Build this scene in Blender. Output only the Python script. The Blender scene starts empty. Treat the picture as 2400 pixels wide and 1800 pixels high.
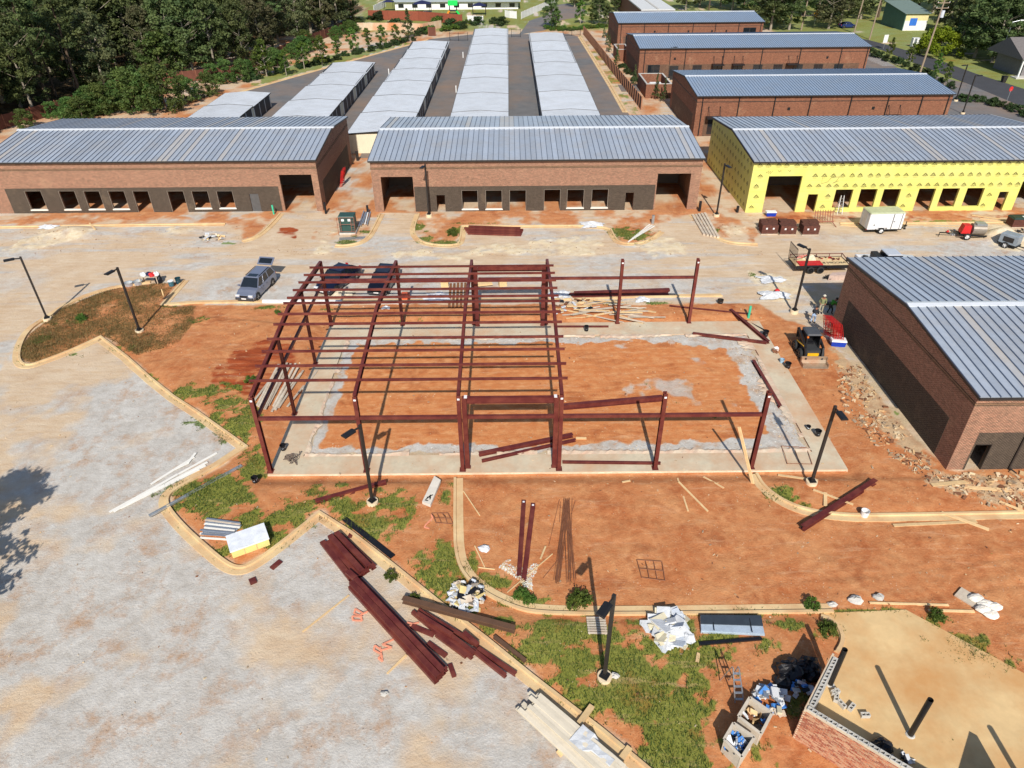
import bpy, math, random
import numpy as np
from mathutils import Vector, Matrix, Euler
random.seed(7); RNG = np.random.default_rng(7)
scn = bpy.context.scene
COL = scn.collection

# ---------------------------------------------------------------- camera (solved from the steel frame's column grid)
PITCH, YAW, ROLL, FPX = 0.602974799, 0.000553392, -0.00838501, 1646.048
CAM = np.array([2.51641326, -5.52075329, 4.8777527]) * 6.1
_f = np.array([math.sin(YAW)*math.cos(PITCH), math.cos(YAW)*math.cos(PITCH), -math.sin(PITCH)])
_r = np.array([math.cos(YAW), -math.sin(YAW), 0.0]); _u = np.cross(_r, _f)
RM = np.array([math.cos(ROLL)*_r+math.sin(ROLL)*_u, -math.sin(ROLL)*_r+math.cos(ROLL)*_u, _f])
cd = bpy.data.cameras.new('camera'); cam = bpy.data.objects.new('camera', cd); COL.objects.link(cam)
cd.sensor_fit = 'HORIZONTAL'; cd.sensor_width = 36; cd.lens = FPX/2400*36
cd.clip_start = .5; cd.clip_end = 3000
m3 = Matrix((RM[0], RM[1], -RM[2])).transposed(); cam.matrix_world = Matrix.Translation(CAM) @ m3.to_4x4()
scn.camera = cam
scn.render.resolution_x, scn.render.resolution_y = 1024, 768

# ---------------------------------------------------------------- sky and sun
EL = math.radians(39.4)
w = bpy.data.worlds.new('World'); scn.world = w; w.use_nodes = True
nt = w.node_tree; bg = nt.nodes['Background']
sky = nt.nodes.new('ShaderNodeTexSky'); sky.sky_type = 'NISHITA'; sky.sun_disc = False
sky.sun_elevation = EL; sky.sun_rotation = math.pi; sky.air_density = 1.0; sky.dust_density = .7; sky.ozone_density = 1.5
nt.links.new(sky.outputs[0], bg.inputs[0]); bg.inputs[1].default_value = .1
sl = bpy.data.lights.new('sun', 'SUN'); sl.energy = 4.5; sl.angle = math.radians(.53); sl.color = (1, .95, .87)
sun = bpy.data.objects.new('sun', sl); COL.objects.link(sun); sun.location = (0, -80, 70)
sun.rotation_euler = (math.radians(90)-EL, 0, 0)
scn.view_settings.view_transform = 'Standard'; scn.view_settings.look = 'None'
scn.view_settings.exposure = .17; scn.view_settings.gamma = 1; scn.view_settings.use_curve_mapping = False

# ---------------------------------------------------------------- photo pixel -> place on the ground / on a wall plane
_q = 600/2212
KZ = dict(s=(0, 0, 2400/2212))
for i, n in enumerate('1234'):
    KZ['t'+n] = (600*i, 0, _q); KZ['m'+n] = (600*i, 250, _q)
KZ.update(l1=(0, 580, _q), c1=(550, 580, 400/2212), c2=(900, 580, 450/2212), c3=(1300, 580, 500/2212), r1=(1750, 560, 350/1708),
          r2=(1950, 560, 450/2196), f1=(550, 850, 400/1896), f2=(900, 850, 500/2212), f3=(1350, 850, 500/2212), r3=(1800, 850, _q),
          b1=(200, 1000, 500/2074), b2=(650, 1050, 500/2074), b3=(700, 1300, _q), b4=(1050, 1150, 550/2212), b5=(1200, 1400, _q), b6=(1700, 1350, 700/2212),
          d1=(2200, 500, 200/2212), n1=(280, 630, 150/2212), g1=(1900, 690, 180/1659))
def ray(k, x, y):
    a, b, c = KZ[k]; return ((a+x*c-1200)*RM[0]+(900-b-y*c)*RM[1])/FPX+RM[2]
def P(k, x, y, z=0.0):
    d = ray(k, x, y); return Vector(CAM+d*((z-CAM[2])/d[2]))
def PY(k, x, y, yy):
    d = ray(k, x, y); return Vector(CAM+d*((yy-CAM[1])/d[1]))
def HT(k, bx, by, x, y):
    b = np.array(P(k, bx, by)); d = ray(k, x, y); t = ((b-CAM)[:2]@d[:2])/(d[:2]@d[:2]); return float((CAM+t*d)[2])

# ---------------------------------------------------------------- materials
def L(r, g, b):
    f = lambda c: (c/255/12.92 if c/255 <= .04045 else ((c/255+.055)/1.055)**2.4)
    return (f(r), f(g), f(b), 1)
def nd(t, typ, **kw):
    n = t.nodes.new(typ)
    for k, v in kw.items():
        if hasattr(n, k): setattr(n, k, v)
        else: n.inputs[k].default_value = v
    return n
def mixc(t, fac, a, b, mode='MIX'):
    n = t.nodes.new('ShaderNodeMix'); n.data_type = 'RGBA'; n.blend_type = mode
    for sock, v in ((n.inputs[0], fac), (n.inputs[6], a), (n.inputs[7], b)):
        if hasattr(v, 'links'): t.links.new(v, sock)
        else: sock.default_value = v
    return n.outputs[2]
def mth(t, op, a, b=None, c=None, clamp=False):
    n = t.nodes.new('ShaderNodeMath'); n.operation = op; n.use_clamp = clamp
    for i, v in enumerate((a, b, c)):
        if v is None: continue
        if hasattr(v, 'links'): t.links.new(v, n.inputs[i])
        else: n.inputs[i].default_value = v
    return n.outputs[0]
def newmat(name):
    m = bpy.data.materials.new(name); m.use_nodes = True; t = m.node_tree
    return m, t, t.nodes['Principled BSDF']
def bumpn(t, b, h, strength=.3, dist=.02):
    n = nd(t, 'ShaderNodeBump'); n.inputs['Strength'].default_value = strength; n.inputs['Distance'].default_value = dist
    t.links.new(h, n.inputs['Height']); t.links.new(n.outputs[0], b.inputs['Normal'])
def noise(t, vec, scale, detail=4, rough=.6):
    n = nd(t, 'ShaderNodeTexNoise', Scale=scale, Detail=detail, Roughness=rough); t.links.new(vec, n.inputs['Vector']); return n.outputs['Fac']
def ramp(t, v, a, b):
    n = nd(t, 'ShaderNodeMapRange', clamp=True); n.inputs['From Min'].default_value = a; n.inputs['From Max'].default_value = b
    t.links.new(v, n.inputs['Value']); return n.outputs[0]
MATS = {}
def mat(name, col, rough=.75, metal=0., var=.18, scale=2.5, bump=.15, bscale=30, rnd=0., dirt=None, dirtamt=.5, dscale=1.2, spec=.4, coat=0):
    """plain procedural surface: base colour with two scales of mottling, optional dirt, fine relief"""
    if name in MATS: return MATS[name]
    m, t, b = newmat(name); tc = nd(t, 'ShaderNodeTexCoord').outputs['Object']
    c = tuple(col[:3])+(1,)
    dk = tuple(x*(1-var) for x in c[:3])+(1,); lt = tuple(min(1, x*(1+var)) for x in c[:3])+(1,)
    n1 = noise(t, tc, scale); n2 = noise(t, tc, scale*7, 3)
    f = ramp(t, mth(t, 'ADD', mth(t, 'MULTIPLY', n1, .65), mth(t, 'MULTIPLY', n2, .35)), .32, .68)
    o = mixc(t, f, dk, lt)
    if dirt is not None:
        o = mixc(t, mth(t, 'MULTIPLY', ramp(t, noise(t, tc, dscale, 6, .65), .42, .68), dirtamt), o, tuple(dirt[:3])+(1,))
    if rnd:
        oi = nd(t, 'ShaderNodeObjectInfo').outputs['Random']
        hs = nd(t, 'ShaderNodeHueSaturation'); t.links.new(o, hs.inputs['Color'])
        t.links.new(mth(t, 'ADD', mth(t, 'MULTIPLY', oi, rnd*2), 1-rnd), hs.inputs['Value']); o = hs.outputs[0]
    t.links.new(o, b.inputs['Base Color']); b.inputs['Roughness'].default_value = rough; b.inputs['Metallic'].default_value = metal
    b.inputs['Specular IOR Level'].default_value = spec
    if coat: b.inputs['Coat Weight'].default_value = coat; b.inputs['Coat Roughness'].default_value = .08
    if bump: bumpn(t, b, noise(t, tc, bscale, 3), bump)
    MATS[name] = m; return m
def brickmat(name, c1, c2, mortar, bw=.213, rh=.077, ms=.012, vertical=False, stain=None):
    m, t, b = newmat(name); uv = nd(t, 'ShaderNodeTexCoord').outputs['UV']; ob = nd(t, 'ShaderNodeTexCoord').outputs['Object']
    br = nd(t, 'ShaderNodeTexBrick', Scale=1.0); br.offset = .5 if not vertical else 0
    for k, v in (('Color1', c1), ('Color2', c2), ('Mortar', mortar), ('Mortar Size', ms), ('Brick Width', bw), ('Row Height', rh), ('Bias', -.1), ('Mortar Smooth', .2)):
        br.inputs[k].default_value = v
    t.links.new(uv, br.inputs['Vector'])
    o = mixc(t, ramp(t, noise(t, ob, 1.3, 5), .3, .7), br.outputs['Color'], mixc(t, .16, br.outputs['Color'], (.02, .015, .01, 1)))
    o = mixc(t, ramp(t, noise(t, ob, .45, 6, .7), .56, .78), o, mixc(t, .35, o, stain or L(205, 170, 135)))
    mp = nd(t, 'ShaderNodeMapping'); mp.inputs['Scale'].default_value = (4.7, 4.7, 13.); t.links.new(ob, mp.inputs['Vector']); wn = nd(t, 'ShaderNodeTexWhiteNoise'); sn = nd(t, 'ShaderNodeVectorMath', operation='FLOOR'); t.links.new(mp.outputs[0], sn.inputs[0]); t.links.new(sn.outputs[0], wn.inputs['Vector'])
    o = mixc(t, mth(t, 'MULTIPLY', wn.outputs['Value'], .42), o, mixc(t, .75, o, (.03, .022, .018, 1)))
    t.links.new(o, b.inputs['Base Color']); b.inputs['Roughness'].default_value = .85; b.inputs['Specular IOR Level'].default_value = .25
    bumpn(t, b, br.outputs['Fac'], -.5, .01)
    MATS[name] = m; return m
MB = brickmat('red_brick', L(150, 94, 76), L(104, 62, 52), L(200, 168, 138), ms=.013)
MBD = brickmat('dark_brick', L(58, 50, 46), L(28, 25, 24), L(132, 116, 98), ms=.011, stain=L(150, 130, 105))
MBF = brickmat('finished_brick', L(146, 94, 70), L(120, 74, 56), L(162, 120, 94), ms=.008)
MBFD = brickmat('finished_dark_brick', L(112, 84, 66), L(92, 66, 54), L(130, 104, 84), ms=.008)
MSOL = brickmat('soldier_brick', L(62, 50, 46), L(40, 34, 34), L(190, 150, 115), bw=.077, rh=.3, vertical=True)
M_STEEL = mat('red_oxide_primer', L(94, 38, 35), .5, 0, .16, 1.6, .05, 60, rnd=.08, dirt=L(165, 100, 75), dirtamt=.25, dscale=.8)
M_CONC = mat('kerb_concrete', L(214, 186, 140), .85, 0, .12, .7, .25, 40, dirt=L(190, 130, 85), dirtamt=.55, dscale=.55)
M_SLAB = mat('slab_concrete', L(200, 186, 160), .85, 0, .15, .5, .2, 40, dirt=L(196, 142, 100), dirtamt=.7, dscale=.28)
M_PAD = mat('pad_concrete', L(212, 180, 130), .85, 0, .14, .35, .15, 40, dirt=L(196, 138, 78), dirtamt=.75, dscale=.25)
M_BLK = mat('black_metal', (.018, .018, .02), .45, .2, .15, 4, 0)
M_DARK = mat('dark_bronze', (.035, .03, .027), .5, .2, .15, 4, 0)
M_WHITE = mat('white_paint', (.8, .8, .79), .5, 0, .05, 2, 0, dirt=L(200, 185, 165), dirtamt=.3)
M_GALV = mat('galvanised', (.5, .53, .56), .38, .75, .15, 3, .05)
M_WOOD = mat('lumber', L(222, 190, 140), .8, 0, .16, 3, .2, 40, rnd=.16, dirt=L(190, 150, 110), dirtamt=.4)
M_WOODG = mat('weathered_lumber', L(196, 184, 165), .85, 0, .2, 3, .2, 40, rnd=.18, dirt=L(165, 120, 90), dirtamt=.4)
M_RUB = mat('rubber', (.02, .02, .02), .8, 0, .2, 5, .2)
M_GLASS = mat('dark_glass', (.012, .016, .02), .06, 0, .1, 2, 0, spec=.8)
M_BLACKPL = mat('black_plastic', (.012, .012, .015), .35, 0, .3, 3, .4, 8)
M_WPL = mat('white_plastic_sheet', (.6, .61, .62), .45, 0, .18, 3, .7, 6)
M_REDP = mat('red_paint', L(200, 40, 40), .5, 0, .15, 3, .05, rnd=.1)
M_CMU = mat('concrete_block', L(188, 184, 176), .9, 0, .14, 3, .3, 40, rnd=.1)
M_TAR = mat('tarpaulin', (.03, .032, .045), .5, 0, .25, 2, .5, 5)

# ---------------------------------------------------------------- mesh helpers
LOC = {}
def absloc(o):
    v = Vector((0, 0, 0))
    while o is not None:
        v = v+Vector(o.location); o = o.parent
    return v
def props(o, label=None, cat=None, group=None, kind=None):
    for k, v in (('label', label), ('category', cat), ('group', group), ('kind', kind)):
        if v: o[k] = v
    return o
def empty(name, loc, label=None, cat=None, group=None, rz=0., parent=None):
    o = bpy.data.objects.new(name, None); COL.objects.link(o); o.location = loc; o.rotation_euler = (0, 0, rz); o.empty_display_size = .3
    o.parent = parent
    return props(o, label, cat, group)
def boxuv(me):
    n = len(me.loops)
    if not n: return
    uvl = me.uv_layers.new(name='UVMap')
    vi = np.empty(n, np.int32); me.loops.foreach_get('vertex_index', vi)
    co = np.empty(len(me.vertices)*3, np.float32); me.vertices.foreach_get('co', co); co = co.reshape(-1, 3)
    pn = np.empty(len(me.polygons)*3, np.float32); me.polygons.foreach_get('normal', pn); pn = np.abs(pn.reshape(-1, 3))
    lt = np.empty(len(me.polygons), np.int32); me.polygons.foreach_get('loop_total', lt)
    ax = np.repeat(np.argmax(pn, 1), lt); c = co[vi]
    u = np.where(ax == 0, c[:, 1], c[:, 0]); v = np.where(ax == 2, c[:, 1], c[:, 2])
    uvl.data.foreach_set('uv', np.stack([u, v], 1).astype(np.float32).ravel())
class M:
    def __init__(s): s.v = []; s.f = []; s.mi = []; s.cur = 0
    def add(s, vs, fs):
        o = len(s.v); s.v += [tuple(p) for p in vs]; s.f += [tuple(i+o for i in f) for f in fs]; s.mi += [s.cur]*len(fs); return s
    def mat(s, i): s.cur = i; return s
    def box(s, x0, x1, y0, y1, z0, z1):
        return s.add([(x0, y0, z0), (x1, y0, z0), (x1, y1, z0), (x0, y1, z0), (x0, y0, z1), (x1, y0, z1), (x1, y1, z1), (x0, y1, z1)],
                     [(0, 3, 2, 1), (4, 5, 6, 7), (0, 1, 5, 4), (1, 2, 6, 5), (2, 3, 7, 6), (3, 0, 4, 7)])
    def obox(s, c, sx, sy, sz, rz=0, rx=0, ry=0):
        R = Euler((rx, ry, rz)).to_matrix(); c = Vector(c)
        vs = [c+R@Vector((a*sx/2, b*sy/2, d*sz/2)) for d in (-1, 1) for a, b in ((-1, -1), (1, -1), (1, 1), (-1, 1))]
        return s.add(vs, [(0, 3, 2, 1), (4, 5, 6, 7), (0, 1, 5, 4), (1, 2, 6, 5), (2, 3, 7, 6), (3, 0, 4, 7)])
    def frame(s, p, q, up=(0, 0, 1)):
        p, q = Vector(p), Vector(q); d = (q-p).normalized(); u = Vector(up)
        if abs(d.dot(u)) > .98: u = Vector((0, 1, 0))
        sd = d.cross(u).normalized(); u = sd.cross(d).normalized(); return p, q, sd, u
    def bar(s, p, q, w, h, up=(0, 0, 1)):
        p, q, sd, u = s.frame(p, q, up)
        vs = [e+sd*(a*w/2)+u*(b*h/2) for e in (p, q) for a, b in ((-1, -1), (1, -1), (1, 1), (-1, 1))]
        return s.add(vs, [(0, 1, 2, 3), (7, 6, 5, 4), (0, 4, 5, 1), (1, 5, 6, 2), (2, 6, 7, 3), (3, 7, 4, 0)])
    def ibeam(s, p, q, w, h, up=(0, 0, 1), t=.02):
        p, q, sd, u = s.frame(p, q, up); t = max(t, .016)
        for off, ww, hh in ((u*(h/2-t/2), w, t), (-u*(h/2-t/2), w, t), (u*0, t, h-2*t)):
            s.bar(p+off, q+off, ww, hh, u)
        return s
    def cbeam(s, p, q, w, h, up=(0, 0, 1), t=.014, side=1):
        p, q, sd, u = s.frame(p, q, up)
        for off, ww, hh in ((u*(h/2-t/2), w, t), (-u*(h/2-t/2), w, t), (sd*side*(w/2-t/2), t, h-2*t)):
            s.bar(p+off, q+off, ww, hh, u)
        return s
    def cyl(s, p, q, r, r2=None, n=10, cap=True):
        p, q, sd, u = s.frame(p, q); r2 = r if r2 is None else r2
        vs = [e+(sd*math.cos(2*math.pi*i/n)+u*math.sin(2*math.pi*i/n))*rr for e, rr in ((p, r), (q, r2)) for i in range(n)]
        fs = [(i, (i+1) % n, n+(i+1) % n, n+i) for i in range(n)]
        if cap: fs += [tuple(range(n-1, -1, -1)), tuple(range(n, 2*n))]
        return s.add(vs, fs)
    def tube(s, pts, r, n=6):
        for a, b in zip(pts[:-1], pts[1:]): s.cyl(a, b, r, r, n)
        return s
    def prism(s, poly, z0, z1):
        n = len(poly); a = sum(poly[i][0]*poly[(i+1) % n][1]-poly[(i+1) % n][0]*poly[i][1] for i in range(n))
        if a < 0: poly = poly[::-1]
        return s.add([(p[0], p[1], z0) for p in poly]+[(p[0], p[1], z1) for p in poly],
                     [tuple(range(n-1, -1, -1)), tuple(range(n, 2*n))]+[(i, (i+1) % n, n+(i+1) % n, n+i) for i in range(n)])
    def xprism(s, prof, x0, x1):   # profile in (y,z) extruded along x
        n = len(prof); a = sum(prof[i][0]*prof[(i+1) % n][1]-prof[(i+1) % n][0]*prof[i][1] for i in range(n))
        if a < 0: prof = prof[::-1]
        return s.add([(x0, p[0], p[1]) for p in prof]+[(x1, p[0], p[1]) for p in prof],
                     [tuple(range(n-1, -1, -1)), tuple(range(n, 2*n))]+[(i, (i+1) % n, n+(i+1) % n, n+i) for i in range(n)])
    def loft(s, rings, cap=True):   # equal-length rings of points
        n = len(rings[0]); o = [p for r in rings for p in r]; fs = []
        for k in range(len(rings)-1):
            fs += [(k*n+i, k*n+(i+1) % n, (k+1)*n+(i+1) % n, (k+1)*n+i) for i in range(n)]
        if cap: fs += [tuple(range(n-1, -1, -1)), tuple(range((len(rings)-1)*n, len(rings)*n))]
        return s.add(o, fs)
    def blob(s, c, rx, ry, rz, nu=12, nv=7, amp=.25, seed=0, flat=True):
        rr = random.Random(seed); ph = [rr.uniform(0, 6.3) for _ in range(6)]; rows = []
        for j in range(nv+1):
            th = math.pi*j/nv; ring = []
            for i in range(nu):
                a = 2*math.pi*i/nu
                k = 1+amp*(math.sin(3*a+ph[0]+2*th)*.5+math.sin(5*a+ph[1]-3*th)*.35+math.sin(4*th+ph[2]+2*a)*.4)+rr.uniform(-amp, amp)*.35
                z = math.cos(th)*rz*k
                if flat and z < 0: z *= .15
                ring.append((c[0]+math.sin(th)*math.cos(a)*rx*k, c[1]+math.sin(th)*math.sin(a)*ry*k, c[2]+z))
            rows.append(ring)
        return s.loft(rows[::-1], False)
    def mesh(s, name, mats, smooth=False):
        me = bpy.data.meshes.new(name); me.from_pydata(s.v, [], s.f)
        mats = mats if isinstance(mats, (list, tuple)) else [mats]
        for m_ in mats: me.materials.append(m_)
        if len(mats) > 1: me.polygons.foreach_set('material_index', s.mi)
        if smooth: me.polygons.foreach_set('use_smooth', [True]*len(me.polygons))
        me.update(); boxuv(me); return me
    def build(s, name, mats, parent=None, world=False, smooth=False, loc=None, **pr):
        if world and parent is not None:
            o = absloc(parent); s.v = [(p[0]-o.x, p[1]-o.y, p[2]-o.z) for p in s.v]
        elif parent is None and loc is None and s.v:   # top-level: put the origin at the base centre
            a = np.array(s.v); lo, hi = a.min(0), a.max(0); loc = ((lo[0]+hi[0])/2, (lo[1]+hi[1])/2, lo[2])
            s.v = [tuple(p) for p in a-np.array(loc)]
        ob = bpy.data.objects.new(name, s.mesh(name, mats, smooth)); COL.objects.link(ob); ob.parent = parent
        if loc is not None: ob.location = loc
        return props(ob, **pr)
def put(name, me, parent=None, loc=(0, 0, 0), rot=(0, 0, 0), sc=None, **pr):
    o = bpy.data.objects.new(name, me); COL.objects.link(o); o.parent = parent; o.location = loc; o.rotation_euler = rot
    if sc: o.scale = sc
    return props(o, **pr)
def copytree(o, parent=None):
    c = o.copy(); COL.objects.link(c); c.parent = parent
    for ch in list(o.children): copytree(ch, c)
    return c

# ---------------------------------------------------------------- numpy noise and polygon distance
_perm = RNG.random((512, 512)).astype(np.float32)
def vnoise(x, y):
    xi = np.floor(x).astype(np.int64); yi = np.floor(y).astype(np.int64); fx = x-xi; fy = y-yi
    fx = fx*fx*(3-2*fx); fy = fy*fy*(3-2*fy)
    g = lambda a, b: _perm[a & 511, b & 511]
    return (g(xi, yi)*(1-fx)+g(xi+1, yi)*fx)*(1-fy)+(g(xi, yi+1)*(1-fx)+g(xi+1, yi+1)*fx)*fy
def fbm(x, y, sc=1., octv=4, ox=0.):
    o = np.zeros_like(x, dtype=np.float64); a, tot = 1., 0.
    for k in range(octv):
        o += a*vnoise(x*sc+ox+17.3*k, y*sc+ox*1.7+5.1*k); tot += a; a *= .55; sc *= 2.1
    return o/tot
def sdist(poly, x, y, pad=4.):
    """signed distance (positive inside), clipped to +-pad"""
    poly = np.array(poly)[:, :2]; out = np.full(x.shape, -pad); lo = poly.min(0)-pad; hi = poly.max(0)+pad
    m = (x > lo[0]) & (x < hi[0]) & (y > lo[1]) & (y < hi[1])
    if not m.any(): return out
    px, py = x[m], y[m]; d = np.full(px.shape, 1e9); ins = np.zeros(px.shape, bool)
    for a, b in zip(poly, np.roll(poly, -1, 0)):
        e = b-a; t = np.clip(((px-a[0])*e[0]+(py-a[1])*e[1])/max(e@e, 1e-9), 0, 1)
        d = np.minimum(d, np.hypot(px-a[0]-t*e[0], py-a[1]-t*e[1]))
        c = (a[1] > py) != (b[1] > py)
        with np.errstate(divide='ignore', invalid='ignore'):
            ins ^= c & (px < (b[0]-a[0])*(py-a[1])/(b[1]-a[1])+a[0])
    out[m] = np.clip(np.where(ins, d, -d), -pad, pad); return out
def sstep(v, a, b):
    t = np.clip((v-a)/(b-a), 0, 1); return t*t*(3-2*t)
def W(k, pts): return [tuple(P(k, *p)[:2]) for p in pts]
# ================================================================ GROUND
def chaikin(pts, n=2, closed=False):
    for _ in range(n):
        o = [pts[0]]
        for a, b in zip(pts[:-1], pts[1:]):
            o += [tuple(.75*np.array(a)+.25*np.array(b)), tuple(.25*np.array(a)+.75*np.array(b))]
        pts = o+[pts[-1]]
    return pts
K1 = (chaikin(W('l1', [(1300, 305), (1080, 335), (900, 370), (700, 440), (560, 510), (430, 600), (300, 680), (225, 760), (180, 860), (165, 950), (190, 1005), (250, 1020), (330, 1000), (560, 915), (720, 845), (880, 770)]))
      + W('l1', [(1100, 950), (1300, 1130), (1500, 1290), (1700, 1420)]) + W('s', [(533, 966)])
      + chaikin(W('s', [(470, 1008), (410, 1040), (372, 1062), (360, 1080), (366, 1100), (400, 1140), (450, 1185), (490, 1218), (515, 1228), (540, 1222), (600, 1180), (690, 1108)]))
      + W('s', [(760, 1152), (850, 1222), (950, 1303), (1050, 1380), (1150, 1462), (1300, 1578), (1400, 1662), (1450, 1702)]))
K2 = chaikin(W('s', [(983, 1034), (982, 1130), (984, 1200), (1003, 1245), (1050, 1285), (1110, 1313), (1160, 1325), (1300, 1328), (1500, 1326), (1800, 1322)]))
K3 = chaikin(W('s', [(1634, 1024), (1650, 1052), (1690, 1082), (1740, 1102), (1820, 1114), (1950, 1113), (2240, 1107)]))
K4 = chaikin(W('b6', [(705, 302), (780, 325), (840, 385), (868, 450), (862, 510), (825, 572)]))
KS = W('l1', [(1590, 285), (1395, 503)])+W('s', [(430, 655), (620, 653), (900, 652), (1200, 648), (1400, 642), (1560, 640)])
KB1 = W('m1', [(-300, 1046), (0, 1042), (1000, 1025), (1950, 1015)])
KB1b = chaikin(W('m2', [(-120, 1165), (0, 1130), (110, 1040), (210, 925)]))
KB3 = chaikin(W('m2', [(1075, 930), (1010, 1060), (960, 1140), (880, 1185), (760, 1205), (690, 1200)]))
KB4 = chaikin(W('m2', [(1410, 930), (1365, 1050), (1375, 1120), (1440, 1175), (1560, 1200), (1700, 1200), (1755, 1185), (1770, 1120), (1775, 1035)])) + chaikin(W('m3', [(0, 1035), (840, 1030), (880, 1120), (930, 1180), (1060, 1190), (1180, 1160), (1280, 1080)]))
KB5 = W('m4', [(620, 1010), (1200, 1010), (1800, 1004), (2400, 998)])
KB6 = chaikin(W('m3', [(1560, 935), (1680, 1040), (1790, 1140), (1900, 1180), (2120, 1190)]))

ISL1 = W('l1', [(1560, 300), (1400, 490), (1500, 505), (1710, 500), (1690, 640), (1600, 760), (1560, 850), (1200, 930), (900, 775), (560, 920), (290, 1005), (220, 990), (175, 950), (195, 840), (240, 750), (430, 610), (560, 515), (900, 375), (1080, 335), (1300, 310)])
i0 = next(i for i, p in enumerate(K1) if p[0] > P('l1', 870, 775)[0] and i > 20)
RED = K1[i0:]+W('s', [(1800, 1780), (2400, 1780), (2400, 1000), (2060, 1012), (1990, 960), (1880, 830), (1780, 720), (1700, 690), (1640, 655), (430, 657)])+W('l1', [(1690, 640), (1560, 850), (1200, 920)])
ISL2 = K1[i0:]+W('s', [(1600, 1780), (1760, 1560), (1830, 1370), (1800, 1325), (1500, 1328), (1160, 1327), (1050, 1288), (1003, 1248), (982, 1200), (980, 1035), (588, 1030), (712, 705), (430, 680), (330, 800)])
ISL3 = K3[:-1]+W('s', [(2212, 1030), (1640, 1030)])
LOT = K1[14:]+W('s', [(1390, 1800), (-400, 1800), (-500, 1300), (-60, 900), (60, 700)])
STALL = W('l1', [(1590, 285), (1400, 510), (1710, 495)])+W('s', [(620, 650), (1560, 636), (1560, 596), (620, 590), (560, 592)])
SLABIN = [(1.75, 1.45), (34.9, 1.45), (34.9, 16.6), (1.75, 16.6)]
SLABOUT = [(-.15, -.32), (36.6, -.32), (36.6, 18.75), (-.15, 18.75)]
NORTH = W('m1', [(-400, 1035), (1950, 1005)])+W('m2', [(-120, 1150), (0, 1120), (210, 915), (560, 925), (520, 1000), (470, 1100), (480, 1150), (680, 1190), (880, 1180), (970, 1120), (1075, 920), (1400, 920), (1370, 1080), (1440, 1170), (1700, 1190), (1765, 1110), (1775, 1025)])+W('m3', [(850, 1020), (930, 1170), (1060, 1185), (1260, 1100), (1300, 1020), (1560, 930), (1800, 1130), (2100, 1180), (2180, 1020)])+W('m4', [(620, 1005), (2600, 990)])+[(110, 66), (-48, 66), (-60, 45)]
APRON = W('r1', [(640, 530), (1100, 520), (1090, 1100), (1330, 1300), (1650, 1659)])+W('r3', [(1150, 400), (1500, 930), (2212, 940), (2300, 1250), (1500, 1180), (1250, 850), (900, 500), (700, 250)])+W('r1', [(1100, 1659), (1000, 1300), (860, 1000), (700, 700)])
SANDP = [W('m1', p) for p in ([(360, 1050), (560, 1030), (760, 1060), (870, 1060), (760, 1130), (560, 1180), (300, 1230), (60, 1270), (0, 1240), (240, 1130)], [(1350, 1110), (1480, 1030), (1700, 1040), (1700, 1075), (1500, 1120)])] + \
        [W('m2', p) for p in ([(550, 1080), (690, 1060), (700, 1090), (580, 1115)], [(480, 1230), (560, 1150), (700, 1150), (690, 1230), (600, 1280), (470, 1290)])] + \
        [W('c2', p) for p in ([(60, 70), (400, 20), (800, 60), (1100, 5), (1230, 40), (1150, 130), (860, 160), (560, 110), (150, 130)],)] + \
        [W('m3', p) for p in ([(-300, 1200), (100, 1170), (600, 1120), (780, 1110), (780, 1220), (700, 1290), (300, 1290), (-200, 1270)], [(1060, 1200), (1250, 1130), (1400, 1140), (1480, 1200), (1500, 1280), (1200, 1290)], [(1790, 1030), (2050, 1030), (2060, 1110), (1880, 1130)])] + \
        [W('r1', p) for p in ([(20, 380), (300, 400), (600, 420), (640, 540), (560, 700), (420, 740), (150, 700), (60, 560)],)] + \
        [W('d1', p) for p in ([(1250, 300), (1700, 260), (2212, 450), (2300, 1000), (1500, 950), (1200, 700)],)]
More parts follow.
